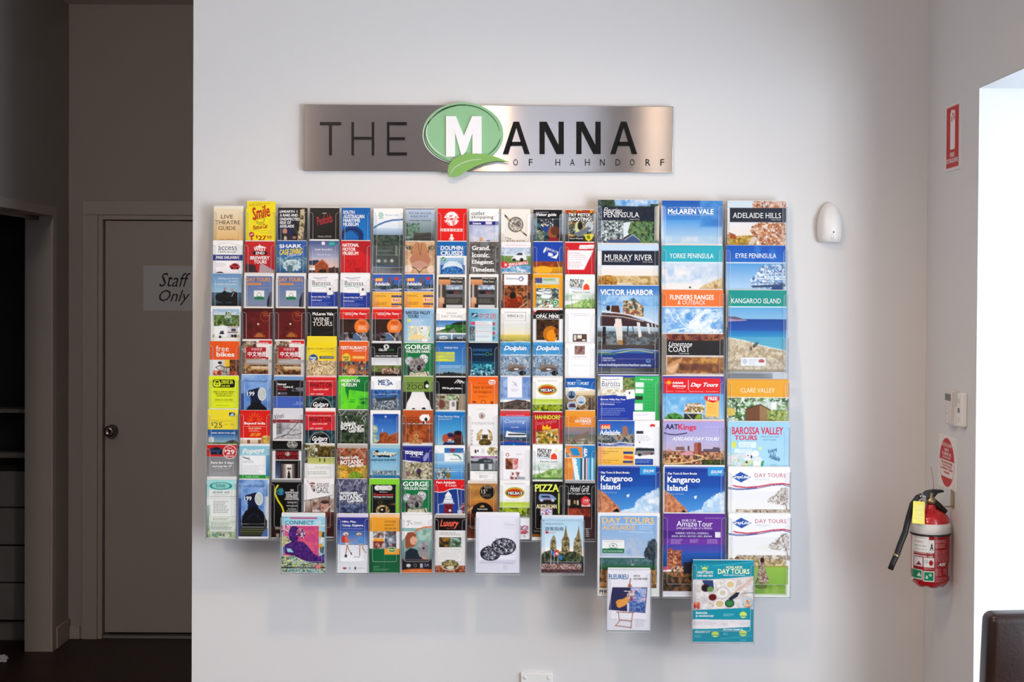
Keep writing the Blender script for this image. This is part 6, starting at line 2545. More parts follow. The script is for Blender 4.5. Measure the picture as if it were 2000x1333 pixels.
n 82 240 672 400 26 6c7c88 545c60 8c9498 585048
r 130 195 162 385 2c2428
p 250 120 310 120 320 200 325 340 270 340 255 200 e0dcd4
p 240 180 275 110 320 180 300 200 250 200 ecdcd4
p 275 325 325 325 328 380 275 380 b88c58
p 460 150 490 150 510 290 480 300 dcdcdc
p 555 160 580 160 595 260 575 260 d4d4d4
p 600 160 612 160 625 250 615 250 ccc
p 635 160 645 160 655 240 648 240 ccc
l 375 190 370 290 12 3c3438
l 420 190 430 250 8 3c3438
g 82 370 672 420 5c4c44 484850
p 82 420 200 425 350 405 480 405 672 430 672 460 82 450 3c74b0
l 82 440 250 455 400 425 500 425 620 445 9 c8cc88
l 82 425 200 435 380 410 520 410 660 430 7 a8c0dc
r 82 450 672 600 1c3c8c
p 82 450 280 455 260 470 82 480 2c7c78
g 82 470 672 600 203c94 1c3888
t 135 492 230 508 c8d4ec b BOOKINGS
t 135 514 255 530 c8d4ec b 1800 557 094
e 575 524 22 18 8ca8d8
e 575 520 12 8 1c3c8c
t 92 550 600 586 e4ecf8 b www.holidayatvictorharbor.com.au
r 82 598 672 606 e8ecf4
@I 31 7 695 912 1287 N|outback magazine with orange band over streaked white clouds
r 695 912 1287 1075 ec8040
r 695 1073 1287 1082 f4e4d8
g 695 1082 1287 1330 5ca0dc b8d4e8
n 700 1085 1287 1330 40 5c9cd8 a8cce8 e0ecf4 6ca8dc
n 850 1090 1287 1330 20 e8f0f6 f4f6fa d0e2f2 @ 1000 1330 930 1260 1000 1180 1100 1110 1170 1090 1070 1180 1060 1230 1150 1200 1260 1190 1150 1240 1180 1290 1287 1300 1240 1330
l 960 1290 880 1230 840 1150 8 d8e6f2
l 1080 1150 1180 1110 1230 1100 7 e0ecf6
l 1080 1240 1180 1180 1260 1170 9 dce8f4
l 770 1120 800 1200 830 1220 10 d0e0f0
l 760 1320 900 1290 1000 1270 12 e0ecf4
l 1200 1130 1100 1230 9 d4e4f0
t 770 960 1195 1008 f8ece4 b FLINDERS RANGES
t 845 1014 1115 1055 f8ece4 n & OUTBACK
@J 32 8 1330 -155 1885 F|island magazine with teal band over beach and deep blue sea
r 1330 -155 1885 2 1c9c94
t 1360 -78 1830 -30 f4faf8 n KANGAROO ISLAND
r 1330 0 1885 9 d8f0f0
g 1330 9 1885 125 6cacdc 90c0e0
g 1330 120 1885 235 1c4c9c 2c60b0
g 1330 230 1885 300 2c74bc 38a0c8
g 1330 290 1885 420 44a8cc 58b8cc
p 1330 95 1400 98 1510 130 1500 135 1400 140 1330 145 b09cb4
p 1330 95 1400 98 1500 128 1400 125 1330 115 6c6078
p 1330 295 1500 325 1650 370 1885 420 1885 625 1330 625 c8b898
n 1330 300 1885 625 24 d0c0a0 b09c78 dcd0b8 bca684 @ 1330 300 1500 328 1650 374 1885 425 1885 625 1330 625
l 1340 300 1500 330 1650 375 1885 422 7 dceaec
p 1560 380 1590 345 1625 335 1610 370 1575 400 4c5048
p 1540 390 1555 380 1560 420 1545 420 3c3830
e 1550 340 7 12 8c9498
r 1455 488 1690 565 f0f0f2
k 1530 500 1610 555 4 c8c8d0
e 1492 525 22 26 ccd0dc
e 1650 522 28 22 c03038
r 1625 535 1675 548 f0f0f2
g 1330 600 1885 625 a89878 8c8068
@J 31 9 700 268 1290 N|limestone coast magazine with charcoal band over golden rippled rock
g 700 268 1290 335 7c4838 5c3028
n 700 268 1290 335 26 8c5040 5c2c28 a06848
r 700 330 1290 475 2e2a2a
n 730 475 1290 665 44 b88040 6c3c28 d8a860 8c5838
p 700 640 760 560 900 490 870 560 820 660 700 665 c8986c
p 740 600 850 550 860 560 800 650 760 640 dcb490
n 850 540 1270 640 50 7c4c38 a87048 5c3830
r 700 268 738 665 988c80
t 757 342 985 388 fff i Limestone
t 757 390 962 442 fff s COAST
t 862 450 957 462 ddd i Visitor Guide
@J 30 10 85 652 672 N|wine tour brochure, white photo panel with green column beside it
r 85 652 672 1090 2c46a8
g 85 660 110 850 8c8468 c8bc94
r 110 665 325 800 f8f8f8
g 110 780 440 850 ece4d4 d0c4a4
n 85 790 440 850 20 e0d8c4 c8bc9c f0ece4
g 325 680 445 810 6c9848 8ca060
n 325 672 445 800 14 58883c 8ca860 a08868 3c6c30
p 85 850 250 840 350 870 440 880 440 905 85 905 2c46a8
r 85 872 425 1090 2c46a8
t 165 708 268 722 999 n TASTE THE
t 125 706 300 760 667 n Barossa
l 128 690 170 696 290 688 5 3c4c8c
l 130 776 200 768 300 776 4 58a078
p 350 795 435 785 442 870 362 882 f4f4f4
t 380 808 396 832 666 n 1
r 440 660 672 1010 40bc68
g 440 660 672 1090 44c06c 38b060
t 485 682 614 700 d8f4e0 b Where to go
r 445 718 525 765 e4f4e8
r 445 780 522 822 e8f4ec
r 442 850 516 886 2c3c34
r 438 920 516 985 e4f4e8
k 535 725 630 990 8 34a058
r 425 1000 635 1090 f4f4f6
k 440 1020 600 1040 2 bbc
t 112 874 352 896 e4e8f8 b Barossa Valley Day Tour
k 112 905 310 915 1 a8b4e0
t 110 922 245 938 e4e8f8 b $130 all inclusive
k 112 962 370 1040 4 98a8dc
k 105 1060 380 1070 1 98a8dc
@J 31 11 710 660 1297 N|tour brochure with red banner and free flag above an open bus
r 710 660 1297 700 5c3c94
g 710 660 1297 1100 6c4c9c 5c94c8
r 720 682 1262 825 e02830
t 735 800 1240 812 f8c8b8 n Tours · Cruises · Sightseeing · Transfers
e 768 722 20 16 f0c040
l 768 695 768 750 3 f0a030
l 740 722 800 722 3 f0a030
t 798 712 908 734 fff x Adelaide
t 800 742 932 768 fff x Sightseeing
t 835 770 910 780 fcc i TRAVEL
l 955 698 955 790 4 fdd
t 976 722 1240 772 fff x Day Tours
g 705 828 1297 1100 6cb0e0 a8d0e8
n 705 850 1250 1010 50 6cb0e0 b8d8ec 8cc0e4
p 735 1060 760 1030 820 1012 880 1030 915 1060 915 1100 735 1100 4c8c3c
n 730 1010 915 1100 14 4c8c3c 2c5c24 6ca858 @ 735 1060 760 1030 820 1012 880 1030 915 1060 915 1100 735 1100
n 915 915 1110 1020 15 c87838 e8c8a0 3c4c58 a8c048 f0e8e0 7c3c30 @ 920 940 950 920 1050 920 1110 940 1100 1020 915 1010
l 920 940 1110 945 5 e8ecf0
l 920 1010 1090 1015 6 e8e8e8
r 915 1020 1085 1100 3c3828
p 1000 1100 1040 1030 1080 1020 1080 1100 8cac38
l 950 1030 1010 1090 6 e0e4e0
n 1085 1030 1250 1100 16 a8c8d8 6c98b0 d8a070 c8c8a0
r 1110 850 1140 880 e83038
r 1122 855 1250 1045 f8c868
r 1122 850 1252 892 e02830
p 1122 890 1252 890 1190 915 e02830
t 1142 858 1235 890 fff b FREE
k 1140 925 1235 1020 6 e8a050
@J 32 12 1315 690 1905 N|valley magazine with golden band over a small stone hut
r 1315 690 1905 870 e8ac38
r 1315 690 1905 700 c89868
r 1315 866 1905 872 f4ecd8
n 1315 872 1905 1100 24 4c7840 c8dcc8 88a868 e8f0ec 305828
n 1580 900 1800 1000 40 e0e8ec a8c0a0 f0f0f0
e 1345 1010 50 40 d8c060
p 1495 980 1600 940 1640 936 1720 985 1720 1100 1495 1100 7c5c40
p 1495 1100 1495 975 1628 940 1628 1100 7c5438
p 1628 1100 1628 940 1720 985 1725 1100 a08058
l 1488 985 1632 936 1730 990 9 54382c
n 1700 990 1905 1100 20 8ca858 c8c070 587838 b0b878
t 1442 778 1770 822 f8ecd0 n CLARE VALLEY
@K 30 13 85 62 680 N|city tour brochure with blue skyline photo and a white coach
$sea
@K 31 14 710 58 1295 N|lilac city tour brochure with a dusk skyline and riverside lights
r 710 58 1295 72 d8a8b0
g 710 70 1295 260 b0a8dc b8b4d8
g 710 255 1295 360 bcb8dc c8b8c8
t 732 94 852 142 201c44 b AAT
t 852 94 1025 162 d83454 b Kings
l 722 178 770 192 830 195 880 188 935 178 10 201c44
t 795 216 1250 250 f0f0f8 x ADELAIDE DAY TOURS
k 1110 110 1270 130 1 c8c4e8
k 1200 196 1270 206 1 d0cce8
g 710 350 1295 500 7c5850 3c3c24
n 710 350 1295 500 18 8c5c48 e0b088 4c3838 c88c5c 5c4c40
p 1005 380 1005 270 1072 268 1078 390 b06858
p 1040 270 1072 268 1078 390 1045 385 8c4c44
p 830 340 835 310 910 308 920 345 8c6c68
r 945 300 962 350 5c4c5c
p 1085 360 1095 330 1180 330 1190 310 1250 315 1255 360 6c5c6c
p 725 350 770 322 800 350 c8a0a0
n 735 390 900 460 13 e8a060 6c3020 f0d0a0 3c2020
p 860 380 950 345 1020 385 940 392 d8a0a8
l 730 470 850 470 960 455 1080 425 1090 400 1020 385 12 e8c890
p 1100 500 1120 440 1295 430 1295 500 3c4424
n 1080 430 1295 500 20 3c4824 5c6430 2c3018
g 710 480 1000 500 6c5c3c 4c4428
@K 32 15 1335 70 1925 N|light blue cartoon tour brochure with big red heading
g 1335 70 1925 520 a8d4ec b4dcf0
t 1372 120 1865 192 d83860 b BAROSSA VALLEY
t 1398 200 1615 248 d83860 b TOURS
t 1650 206 1830 220 78a8c4 b HALF & FULL DAY
t 1678 235 1798 250 78a8c4 b BUS TOURS
r 1370 262 1415 320 d8e068
r 1440 265 1605 320 e0f0f4
r 1400 330 1570 370 e0f0f4
k 1450 275 1595 360 5 b8d0dc
e 1645 325 18 18 d8e8b0
t 1722 325 1810 372 3c6c9c b-20 Enjoy
e 1780 382 14 14 3c6c9c
e 1780 382 9 9 b0d8ec
t 1730 388 1840 435 3c6c9c b20 Adelaide
n 1340 370 1460 500 20 b8dce4 e8d8e0 c0d8b0 e8e0e8
e 1530 410 50 42 e8eaf0
e 1485 400 26 24 d8dce4
e 1562 408 8 17 2c3040
e 1530 395 6 7 334
e 1600 375 34 30 f0f0f4
p 1570 440 1660 420 1680 500 1570 500 f0f4f4
e 1622 430 40 26 e0e8e4
p 1650 500 1655 450 1685 440 1675 500 4ca878
n 1470 440 1580 500 18 e0dca0 b8dce0 a8cc98
e 1515 460 14 10 3c4048
t 1750 474 1800 484 5888a8 n BOOK
t 1740 492 1818 502 5888a8 n ONLINE
@K 30 16 80 490 682 N|blue island brochure with an orange rock below the river houseboat leaflet
$kan
@K 31 17 715 490 1300 N|blue island brochure with an orange rock beside the blue diamond brochure
$kan+645+8
@K 32 18 1325 505 1920 N|white tour brochure with blue diamond logo, upper of two alike
$gry
@L 30 19 75 20 665 F|white-edged landscape brochure with faded orange day heading and a dark tree
r 75 20 665 805 f0f0f2
g 95 45 640 430 88b4e4 b8cce0
n 100 250 640 450 60 94b8e0 c0ccdc a8c0dc
t 112 60 615 118 ecc888 b DAY TOURS
l 112 126 625 124 4 eef
t 116 135 430 178 e8c494 b ADELAIDE
k 470 140 605 180 2 c8dcf0
l 280 196 600 200 3 e0ecf8
k 440 205 600 216 1 c0d4ec
r 118 278 328 402 f4f4f2
r 118 358 328 402 1c7c54
t 130 374 315 390 b8e0cc b REL'S NO KILOS MORES
k 130 288 310 298 1 aaa
o 222 332 38 24 4 3a3a3a
e 222 332 12 8 888
l 180 356 265 356 5 2c8c5c
g 95 445 640 560 4c7474 3c6c54
n 95 450 640 520 30 4c7c78 7c98a0 486c74 385850
g 95 520 640 560 3c7850 2c5c3c
r 395 508 420 516 d8e0e4
g 95 560 640 690 6c5438 a07440
n 95 560 640 740 24 7c5c38 a88048 4c3c28 c09050
p 515 430 525 370 550 340 555 300 590 268 620 262 640 300 640 450 600 470 560 460 545 440 3c4854
n 510 262 640 470 14 3c4854 28343c 54606c @ 515 430 525 370 550 340 555 300 590 268 620 262 640 300 640 450 600 470 560 460
l 605 440 605 560 13 2c3034
r 75 735 665 805 ecece4
t 98 680 250 722 d89858 b BUS
t 95 752 250 785 1c1c1c b PHONE
@L 31 20 712 25 1300 F|purple tour brochure with hotel tower reflected in water at dusk
g 712 25 1300 340 6c389c 7c44a8
r 712 188 1260 262 5c3090
t 885 78 1020 105 e8dcf4 n 旅美之旅
t 838 95 1180 148 fff n AmazeTour
t 835 152 1175 178 f0e4f8 i unforgettable trips of a lifetime
k 1105 62 1262 74 1 c0a0dc
t 828 202 1142 226 e8dcf4 n 阿德莱德 | 巴罗莎谷 | 阿德莱德山
t 790 232 1175 254 e8dcf4 n 袋鼠岛 | 墨尔本 | 维多利亚 | 悉尼 | 黄金海岸
r 1205 200 1256 252 e8e4ec
k 785 268 900 318 5 c0a4dc
k 965 268 1055 305 4 c0a4dc
k 1130 268 1245 312 4 c0a4dc
e 762 290 10 10 8c5cb4
g 712 320 1300 520 5c4cac 3474bc
g 712 400 1300 560 2c64b4 2c4c80
p 750 560 755 365 800 355 800 375 850 378 885 370 885 560 a86048
n 755 380 885 540 13 b46848 8c4838 e0a078 6c3c38
l 800 375 800 540 5 703c3c
l 845 378 845 540 5 703c3c
p 690 570 720 535 760 530 790 560 c8607c
n 790 530 1000 600 14 e0b088 6c3c3c f0dcc8 3c4440
n 712 580 1000 640 20 4c5838 2c3c30 c87858 6c6c40
g 712 630 1300 768 484038 28201c
g 800 620 860 768 a87048 5c3c28
g 870 640 900 768 b87848 6c4028
n 712 630 1300 768 26 584838 2c2420 8c6440 3c3430
g 905 490 1300 600 2c2c3c 2c2830
r 712 768 1300 808 e4e2e8
@L 32 21 1325 20 1920 F|white tour brochure with blue diamond logo and a robed walker on grass
$gry+0-490
p 1380 450 1410 432 1430 440 1425 465 1390 468 4c3434
n 1340 430 1890 560 16 c8b090 a09068 8c7c50 e0d0b0 @ 1325 450 1600 440 1880 470 1880 540 1325 540
g 1325 520 1900 560 a8a850 98b058
n 1325 540 1900 815 60 90b850 a8c468 80a848
g 1325 540 1900 700 98c058 8cb450
e 1640 720 60 26 6c7c40
p 1610 690 1600 640 1612 560 1615 500 1640 490 1670 500 1690 580 1715 660 1710 690 1650 695 8c8070
n 1600 490 1715 695 9 a89884 6c6458 c8bca8 8c5c50 @ 1610 690 1600 640 1612 560 1615 500 1640 490 1670 500 1690 580 1715 660 1710 690 1650 695
e 1650 468 20 26 2c2028
l 1612 640 1590 690 9 3c3030
p 1560 350 1720 300 1700 350 1780 400 ecece8
@L 33 7 180 545 588 F|white arts booklet with a painting on a wooden easel
r 180 545 588 1130 efedf4
r 180 545 588 560 d8d8e0
t 192 598 378 645 4484b0 b FLEURIEU
t 426 602 490 620 777 b ARTS &
t 424 630 562 650 777 b CULTURE GUIDE
p 225 722 560 722 540 968 192 938 3c3c64
p 400 722 550 730 535 960 380 950 8ca4d0
n 400 722 550 962 22 c8b8e0 7c98d0 e8d0e0 a8c0e4 5878b8 @ 400 724 550 732 538 850 470 880 440 850 390 860 400 780
n 385 840 545 965 14 4c6cac 7c98cc 3c5090 @ 390 860 440 850 470 880 538 850 535 962 385 950
e 315 868 55 32 e8a050
p 265 900 300 850 380 800 390 850 340 900 290 920 e8a858
n 365 750 440 850 18 e8e0d8 b84878 c8e0c8 8c3c70 @ 370 790 400 740 440 760 430 850 370 850
l 398 640 390 690 12 b88060
p 370 718 378 690 400 690 412 712 408 722 b87850
l 340 758 395 762 6 f4f4f4
r 368 870 384 955 e8e0f0
l 268 958 432 965 8 a8603c
l 285 965 295 1050 255 1090 8 b06c48
l 422 965 408 1060 405 1112 8 b06c48
l 298 1035 410 1045 9 b06c48
l 260 1088 408 1108 8 a8603c
k 450 1020 555 1100 5 cac8d4
@L 34 8 993 463 1572 F|teal day tour brochure with round plates of food hung lowest
r 993 463 1572 1245 209cb0
p 993 463 1572 470 1572 480 993 500 1c88a0
l 1180 520 1572 475 5 58c0d0
e 1105 548 28 20 d8e868
r 1070 550 1140 560 209cb0
l 1105 512 1105 522 4 d8e868
l 1070 520 1078 530 4 d8e868
l 1140 520 1132 530 4 d8e868
t 1035 568 1185 592 e8f4ec b GREAT SIGHTS
t 1032 602 1182 622 e8f4ec b 1300 850 850
t 1305 517 1464 542 e0f0c8 b ADELAIDE
t 1230 546 1532 594 e8f4c0 b DAY TOURS
t 1280 600 1490 612 d0ecec b GREATSIGHTS.COM.AU
p 993 650 1100 650 1350 635 1572 615 1572 925 993 940 e0d8d4
n 993 650 1572 930 44 e8e4e4 d0c8c8 c4b4a8 f0eeec @ 993 652 1350 637 1572 618 1572 925 993 940
p 1080 655 1185 655 1195 740 1110 720 384c78
e 1115 730 42 38 4c2434
e 1115 730 28 24 2c1c24
e 1160 742 30 26 6c9c5c
e 1352 695 50 42 ececec
e 1352 695 36 30 e0c89c
e 1278 775 48 44 f0eeec
e 1278 775 30 26 d8d0bc
e 1182 818 44 38 d8c8c4
e 1182 818 38 32 6c1c20
e 1250 880 50 44 f0ece8
e 1250 880 38 32 d8c898
e 1345 875 46 40 3c4840
e 1345 875 34 28 3c8c50
p 1330 830 1400 770 1440 770 1420 810 1360 850 2c3444
l 1440 740 1500 690 1560 640 26 e0c0b0
l 1370 790 1450 720 14 d8b8a8
e 1030 900 30 34 b84038
n 1000 865 1060 935 14 c83830 e88048 8c2828 e0c8b8
e 1520 880 62 56 b8d4e8
n 1470 830 1565 930 18 e0c8a8 c06c50 8cb0c8 f0e0d0 % 1520 880 50 44
l 1460 780 1572 770 5 34343c
p 1020 940 1540 915 1540 1000 1520 1030 1020 1025 209cb0
t 1025 958 1135 978 f0f8f4 b BAROSSA
t 1022 988 1195 1006 f0f8f4 b & HAHNDORF
k 1285 972 1390 1000 3 a0d8dc
e 1475 985 34 30 d8e868
r 1440 992 1512 1002 209cb0
l 1475 940 1475 950 4 d8e868
p 993 1030 1540 1032 1540 1100 993 1130 ece8e8
n 993 1032 1540 1100 50 ece8ec dcd8dc d4d0d4
r 993 1120 1572 1245 209cb0
p 993 1130 1545 1098 1545 1180 993 1210 209cb0
t 1015 1140 1160 1160 e8f4f0 b ADELAIDE CITY
k 1015 1175 1085 1205 3 90d0d4
e 1210 1172 36 26 d8e868
r 1172 1176 1250 1184 209cb0
t 1282 1118 1475 1134 e8f4f0 b VICTOR HARBOR
k 1285 1155 1335 1180 3 90d0d4
e 1475 1160 36 28 d8e868
r 1438 1162 1512 1170 209cb0
l 1250 1215 1560 1185 5 58c0d0
k 1455 1220 1510 1235 2 90d0d4
'''
# ---------------------------------------------------------------- racks and brochures
LEAN = 0.0
sl, cl_ = math.sin(LEAN), math.cos(LEAN)
ORG = {'A': (400, 380, 5), 'B': (780, 380, 5), 'C': (400, 590, 5), 'D': (780, 590, 5), 'E': (400, 790, 5), 'F': (780, 790, 5), 'G': (400, 930, 5), 'H': (780, 930, 5),
       'I': (1150, 380, 4.878), 'J': (1150, 600, 4.878), 'K': (1150, 810, 4.878), 'L': (1150, 1000, 4.878)}
MAC = {}
for ln in MACROS.strip().splitlines():
    if ln[0] == '#': cur = MAC.setdefault(ln[1:].strip(), [])
    else: cur.append(ln)
ITEMS = []
for ln in COVERS.strip().splitlines():
    if not ln.strip(): continue
    if ln[0] == '@':
        head, desc = ln[1:].split('|'); ITEMS.append((head.split(), desc.strip(), []))
    elif ln[0] == '$':
        import re
        m = re.match(r'\$([a-z]+)([+-]\d+)?([+-]\d+)?', ln); dx, dy = int(m[2] or 0), int(m[3] or 0)
        ITEMS[-1][2].extend((dx, dy, s) for s in MAC[m[1]])
    else: ITEMS[-1][2].append((0, 0, ln))
def depth(kind, row):   # y of the cover plane at its lower edge
    return -(.050 + .015 * row) if kind == 'N' else -(.054 + .0175 * row)
def front_row(idx): return idx // 3 if idx < 9 else (3 if idx == 9 else (idx + 2) // 3)
BOT = {20: 948, 21: 948, 22: 948, 23: 948, 24: 948, 25: 948, 26: 950, 33: 1130, 34: 1245}
REC = []
for head, desc, ops in ITEMS:
    reg, c, r = head[0], int(head[1]), int(head[2]); L, T, Rr = float(head[3]), float(head[4]), float(head[5]); full = head[6] == 'F'
    peek = head[7:10] if len(head) > 9 else None
    ox, oy, s = ORG[reg]
    if c < 20: kind, row, H = 'N', r, .199
    elif c < 30: kind, row, H = 'N', 9, None
    elif c in (30, 31, 32): kind, row, H = 'W', front_row(r), .281
    else: kind, row, H = 'W', 8, None
    yb = depth(kind, row)
    y = yb + (H or .2) * sl
    tl, tr = P(ox + L / s, oy + T / s, y), P(ox + Rr / s, oy + T / s, y)
    if H is None:
        y2 = yb; bl = P(ox + L / s, oy + BOT[c] / s, y2); H = (tl.z - bl.z) / cl_
        full = True
    wm = tr.x - tl.x
    zb = (tl.z + tr.z) / 2 - H * cl_
    REC.append(dict(c=c, row=row, kind=kind, H=H, w=wm, x=(tl.x + tr.x) / 2, z=zb, y=yb, L=L, T=T, R=Rr, s=s, full=full, peek=peek, desc=desc, ops=ops))
# regular grid of pockets from the brochures they hold
def mean(v): v = sorted(v); return v[len(v) // 2]
NX = [mean([r['x'] for r in REC if r['c'] == c]) for c in range(12)]
NZ = [mean([r['z'] for r in REC if r['kind'] == 'N' and r['c'] < 20 and r['row'] == k]) - .004 for k in range(9)]
WX = [mean([r['x'] for r in REC if r['c'] == 30 + c]) for c in range(3)]
WZ = [mean([r['z'] for r in REC if r['c'] in (30, 31, 32) and r['row'] == k]) - .004 for k in range(8)]
NXf = np.polyfit(range(12), NX, 1); NX = [float(np.polyval(NXf, c)) for c in range(12)]
WXf = np.polyfit(range(3), WX, 1); WX = [float(np.polyval(WXf, c)) for c in range(3)]
NZf = np.polyfit(range(9), NZ, 2); NZ = [float(np.polyval(NZf, c)) for c in range(9)]
WZf = np.polyfit(range(8), WZ, 2); WZ = [float(np.polyval(WZf, c)) for c in range(8)]
def pocket_mesh(name, w, d, H, s, band, rc=.009):
    """open-fronted acrylic pocket; local origin: middle of the lower edge of the cover plane"""
    b = B(); hp = H - .012; hw = w / 2; yf_ = -.0035; ybk = d - .0035
    arcp = lambda cx, cz, r, a0, a1, n=5: [(cx + r * math.cos(R_(a0 + (a1 - a0) * k / n)), cz + r * math.sin(R_(a0 + (a1 - a0) * k / n))) for k in range(n + 1)]
    out = [(-hw, -.003), (hw, -.003), (hw, hp)]
    notch = arcp(hw - s + rc, hp - rc, rc, 90, 180) + [(hw - s, band + .004)] + arcp(hw - s - .004, band + .004, .004, 0, -90, 3) + arcp(-hw + s + .004, band + .004, .004, 270, 180, 3) + arcp(-hw + s - rc, hp - rc, rc, 0, 90)
    path = out + notch + [(-hw, hp)]
    b.prism([(x, yf_ - .0018, z) for x, z in path], (0, .0018, 0), M_CLEAR, M_EDGE)
    # whitish ribbon along the cut-out, standing in for light caught in the edge
    i = b.mi(M_EDGE); nn = [(hw - .004, hp)] + notch + [(-hw + .004, hp)]; e = .0010
    va = []
    for k, (x, z) in enumerate(nn):
        x0, z0_ = nn[max(0, k - 1)]; x1, z1 = nn[min(len(nn) - 1, k + 1)]; q = math.hypot(x1 - x0, z1 - z0_) or 1
        nx_, nz_ = -(z1 - z0_) / q, (x1 - x0) / q
        va.append((b.bm.verts.new((x, yf_ - .0021, z)), b.bm.verts.new((x + nx_ * e, yf_ - .0021, z + nz_ * e))))
    for k in range(len(va) - 1):
        f = b.bm.faces.new((va[k][0], va[k + 1][0], va[k + 1][1], va[k][1])); f.material_index = i
    for sx in (-1, 1):
        x0, x1 = sorted((sx * hw, sx * (hw - .0015)))
        b.prism([(x0, yf_, -.003), (x0, ybk, -.003), (x0, ybk, hp), (x0, yf_, hp)], (x1 - x0, 0, 0), M_SIDE, M_EDGE)
    b.prism([(-hw, yf_, -.003), (hw, yf_, -.003), (hw, ybk, -.003), (-hw, ybk, -.003)], (0, 0, .0018), M_CLEAR, M_EDGE)
    b.prism([(-hw, ybk, -.003), (hw, ybk, -.003), (hw, ybk, hp + .004), (-hw, ybk, hp + .004)], (0, -.0012, 0), M_CLEAR, M_EDGE)
    me = b.mesh(name); return me
DN, DW = .0142, .0166
PN = pocket_mesh('pocket', .1065, DN, .199, .0145, .042)
PW = pocket_mesh('pocket', .2130, DW, .281, .016, .045, .010)
def rack(name, label, xs, zs, kind, me, w):
    xm = sum(xs) / len(xs); x0, x1 = xs[0] - w / 2, xs[-1] + w / 2
    H, d = (.199, DN) if kind == 'N' else (.281, DW)
    n = len(zs); yb = depth(kind, n - 1)
    t = empty(name, (xm, 0, zs[-1]), label, 'rack')
    for r, z in enumerate(zs):
        for x in xs:
            o = link('pocket', me, t); o.location = (x - xm, depth(kind, r), z - zs[-1]); o.rotation_euler = (-LEAN, 0, 0)
    # stepped wedge panels that carry the rows, and the sheet behind them
    yt, yl_ = depth(kind, 0) + d, depth(kind, n - 1) + d
    for x in ([x0 + .05, (x0 + x1) / 2, x1 - .05]):
        b = B(); b.prism([(x - xm, -.0002, -.002), (x - xm, yl_ - .0005, -.002), (x - xm, yt, zs[0] - zs[-1]), (x - xm, -.004, zs[0] + H * .8 - zs[-1]), (x - xm, -.0002, zs[0] + H * .8 - zs[-1])], (.003, 0, 0), M_SIDE, M_EDGE)
        link('support_panel', b.mesh('support_panel'), t)
    return t
rack('narrow_brochure_rack', 'clear acrylic wall rack holding twelve columns of narrow leaflets', NX, NZ, 'N', PN, .1065)
rack('wide_brochure_rack', 'clear acrylic wall rack holding three columns of large magazines', WX, WZ, 'W', PW, .213)
names = {20: 'magazine', 25: 'booklet', 26: 'booklet', 33: 'booklet', 34: 'brochure'}
HL = {20: 'clear acrylic holder around the purple figure magazine', 21: 'clear acrylic holder around the hikers leaflet', 22: 'clear acrylic holder around the amber and green railway leaflet', 23: 'clear acrylic holder around the koala cuddling leaflet',
      24: 'clear acrylic holder around the coral script leaflet', 25: 'clear acrylic holder around the woven basket booklet', 26: 'clear acrylic holder around the cathedral booklet', 33: 'clear acrylic holder around the easel booklet', 34: 'clear acrylic holder around the teal food brochure'}
GAIN = 1.0
rnd = random.Random(11)
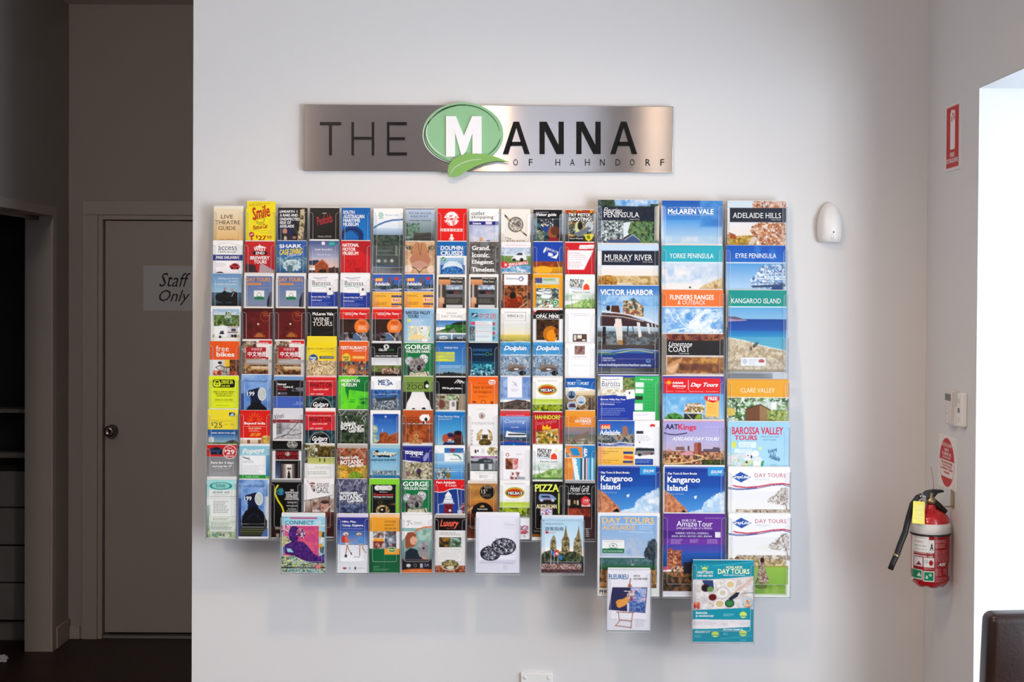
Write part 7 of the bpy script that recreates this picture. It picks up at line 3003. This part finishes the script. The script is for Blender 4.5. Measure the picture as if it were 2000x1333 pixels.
for r in REC:
    c, row, H, w = r['c'], r['row'], r['H'], r['w']
    x, y, z = r['x'], r['y'], r['z']
    if c < 20:
        w = min(w, .1018); x = min(max(x, NX[c] - .0015), NX[c] + .0015) if False else x
        lim = (.1065 - .004 - w) / 2; x = min(max(x, NX[c] - lim), NX[c] + lim)
        z = max(z, NZ[row] + .001); nm, cat, grp = 'leaflet', 'leaflet', 'leaflets in the narrow rack'
    elif c in (30, 31, 32):
        w = min(w, .2085); lim = (.213 - .004 - w) / 2; x = min(max(x, WX[c - 30] - lim), WX[c - 30] + lim); z = max(z, WZ[row] + .001)
        nm, cat, grp = 'magazine', 'magazine', 'magazines in the wide rack'
    else:
        nm = names.get(c, 'leaflet'); cat = nm; grp = 'brochures in the holders hung lowest'
        d = DN if r['kind'] == 'N' else DW
        hm = pocket_mesh('holder_body', w + .0065, d, H, .0145 if w > .12 or c in (21, 22, 23, 24) else .012, .042)
        hd = empty('brochure_holder', (x, y, z - .003), HL[c], 'holder', 'single holders hung below the racks', (-LEAN, 0, 0))
        link('holder_body', hm, hd)
        yw = y + d - .004
        b = B()
        for sx in (-1, 1):
            b.prism([(sx * w * .3, d - .003, .01), (sx * w * .3, d - .003, .05), (sx * w * .3, -y / cl_ + .03 * sl, .05), (sx * w * .3, -y / cl_ - .002, .01)], (.003, 0, 0), M_SIDE, M_EDGE)
        link('hanger', b.mesh('hanger'), hd)
    root = empty(nm, (x, y, z), r['desc'], cat, grp, (-LEAN, 0, 0))
    k = w / (r['R'] - r['L']); Hc = H / k; vis = Hc if r['full'] else min(Hc, 350 if r['kind'] == 'N' else 455)
    bow = rnd.uniform(0, .0012)
    def place(u, v, l, w=w, H=H, bow=bow):
        f = (v / H)
        return np.stack([u - w / 2, -bow * 4 * (u / w) * (1 - u / w) * (.4 + .6 * (1 - f)) - l - .0003, H - v], 1)
    dd = (DN if r['kind'] == 'N' else DW) - .0062
    th = dd * rnd.uniform(.5, .98)
    b = B().box((-w / 2 + .0006, .0002, .0005), (w / 2 - .0006, th, H - .0012), M_PAPER)
    for q in range(3):
        zz_ = H + rnd.uniform(-.001, .0036); y0 = th * (.2 + .25 * q)
        b.box((-w / 2 + rnd.uniform(.0006, .002), y0, H - .01), (w / 2 - rnd.uniform(.0006, .002), y0 + .0012, zz_), M_PAPER)
    link('pages', b.mesh('pages'), root)
    printed('cover', r['ops'], r['L'], r['T'], r['R'] - r['L'], Hc, vis, w, 1.0 * r['s'], root, place, M_PRINT, GAIN)
    if r['peek']:
        pl_, pt_, pc = float(r['peek'][0]), float(r['peek'][1]), r['peek'][2]
        dh = (r['T'] - pt_) * k; dxl = (pl_ - r['L']) * k
        m = bpy.data.materials.new('rear_sheet_paper'); m.use_nodes = True; m.node_tree.nodes['Principled BSDF'].inputs['Base Color'].default_value = (*lin(pc), 1)
        if dh > 0: b = B().box((-w / 2 + dxl, .0010, H * .3), (w / 2 + dxl * .2, .0018, H + dh), m)
        else: b = B().box((-w / 2 + dxl, .0003, H * .1), (w / 2, .0009, H + dh), m)
        link('rear_sheet', b.mesh('rear_sheet'), root)
